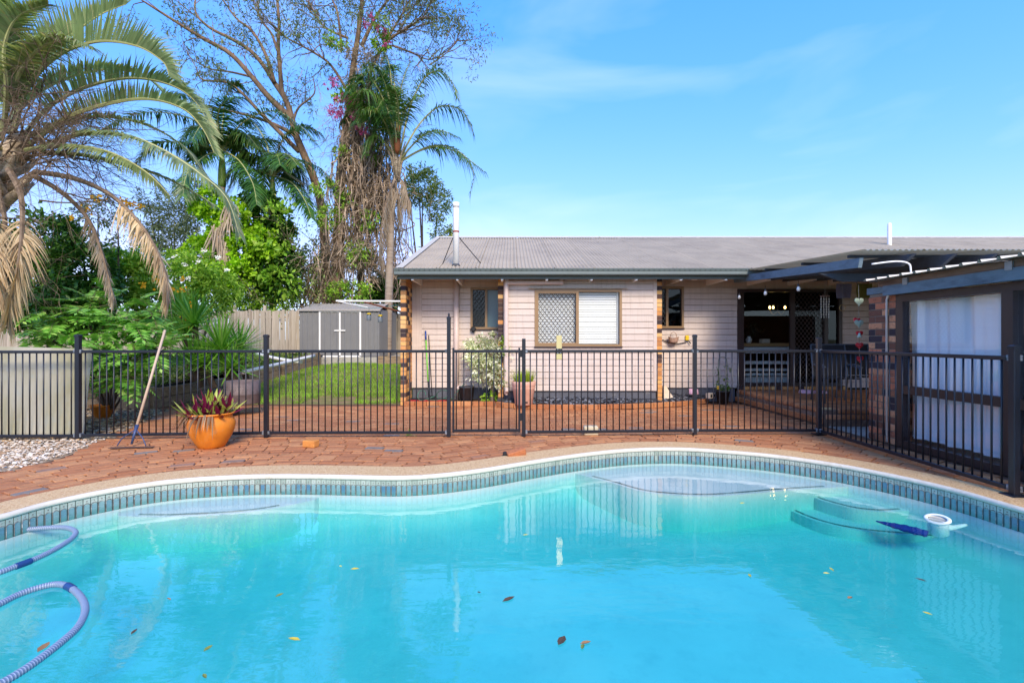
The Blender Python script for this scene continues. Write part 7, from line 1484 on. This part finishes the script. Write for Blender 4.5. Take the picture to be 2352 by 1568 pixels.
rc_ = random.Random(61); PS = 8.3; ps_ = thing('pinnate_shrub', 'spreading green shrub with ferny pinnate leaves behind the fence', 'shrub', (P(250, 780, PS).x, PS, 0)); cb_ = [P(x, y, PS + o) for x, y, o in ((130, 740, -.2), (200, 720, 0), (270, 740, -.2), (330, 760, -.3), (160, 800, -.4), (240, 800, -.6), (310, 830, -.6), (380, 800, -.2), (200, 850, -.8), (280, 870, -.7), (110, 770, .2), (350, 720, .2), (230, 690, .3))]
mb = MB(); mt = MB(); b0 = Vector((ps_.location.x, PS, -.02))
for c in cb_:
    mt.tube(cr([b0, b0.lerp(c, .5) + Vector((0, 0, .15)), c], 4), .018, 5, False)
    for k in range(26):
        a = rc_.uniform(0, 6.28); el = rc_.uniform(-.5, .9); d = Vector((math.cos(a) * math.cos(el), math.sin(a) * math.cos(el) - .25, math.sin(el))); compound(mb, c + Vector((rc_.gauss(0, .10), rc_.gauss(0, .12), rc_.gauss(0, .10))), d, rc_.uniform(.32, .52), rc_, 8)
mb.build('leaves', [M_twig, L_pinn], ps_); mt.build('stems', M_darkbark, ps_)
# --- yuccas
ry = random.Random(17); yu = thing('yucca', 'spiky green yucca clump in front of the paling fence', 'yucca', (P(480, 860, 10.0).x, 10.0, .38))
for (x, y, Yy, L, n) in ((446, 745, 10.0, 88, 105), (508, 805, 9.7, 92, 120), (425, 770, 10.4, 74, 80), (550, 800, 10.3, 72, 90), (470, 835, 9.6, 72, 95), (530, 845, 9.6, 66, 80), (420, 715, 10.6, 60, 55), (440, 830, 9.7, 66, 70)):
    c = P(x, y, Yy); mb = MB()
    for k in range(n):
        a = k * 2.39996; el = 1.45 - 1.75 * (k / n) ** .85 + ry.uniform(-.12, .12); d = Vector((math.cos(a) * math.cos(el), math.sin(a) * math.cos(el), math.sin(el))); blade(mb, c + d * .04, d, L * Yy / 1100 * ry.uniform(.85, 1.12), .042, .10, Vector((-math.sin(a), math.cos(a), 0)), seg=4, fold=.35)
    mb.build('rosette', L_yucca, yu)
    MB().tube([Vector((c.x * .98, Yy + .1, .36)), c], [.07, .05], 8).build('stem', M_darkbark, yu)
# --- variegated shrub by the wall
vs_ = thing('variegated_shrub', 'white and green variegated shrub growing against the house wall', 'shrub', (xat(1128, 9.9), 9.95, .05)); c0 = Vector((xat(1128, 9.8), 9.9, 0))
foliage('crown', L_vari, vs_, [(P(1105, 815, 9.75), (.36, .26, .26)), (P(1140, 815, 9.75), (.32, .26, .28)), (P(1120, 850, 9.7), (.40, .28, .28)), (P(1145, 870, 9.7), (.28, .22, .22)), (P(1100, 790, 9.8), (.26, .2, .16)), (P(1135, 778, 9.85), (.2, .15, .12))], 3600, .075, .032, 101, per=14)
MB().tube(cr([c0, c0 + Vector((.02, 0, .25)), c0 + Vector((-.03, 0, .55))], 4), [.045 - .002 * i for i in range(9)], 8).build('trunk', M_trunk_palm, vs_, True)
foliage('low_leaves', L_green, vs_, [(c0 + Vector((.02, -.1, .15)), (.22, .12, .12)), (P(1157, 800, 9.6), (.05, .05, .22))], 200, .08, .05, 102, per=6)

gc = thing('ground_cover', 'low leafy ground cover on the raised bed behind the sleepers', 'ground cover', (-8, 11, .4)); gc['kind'] = 'stuff'
rgc = np.random.default_rng(7); nn2 = 7000; gx = rgc.uniform(-11, -6.7, nn2); gy = 9.4 + rgc.random(nn2) * 6.5; k2 = gx < -7.15 + (gy - 9.3) / 6.2 * .8; gx, gy = gx[k2], gy[k2]; gz = .37 + (gy - 9.34) / 6.3 * .43
dd = rgc.normal(size=(len(gx), 3)) * .7; dd[:, 2] = 1; v, f = leaf_arrays(np.stack([gx, gy, gz], 1), dd, rgc.uniform(.08, .26, len(gx)), .05, rgc, .2, .4); tri_obj('leaves', v, f, L_mid, gc)
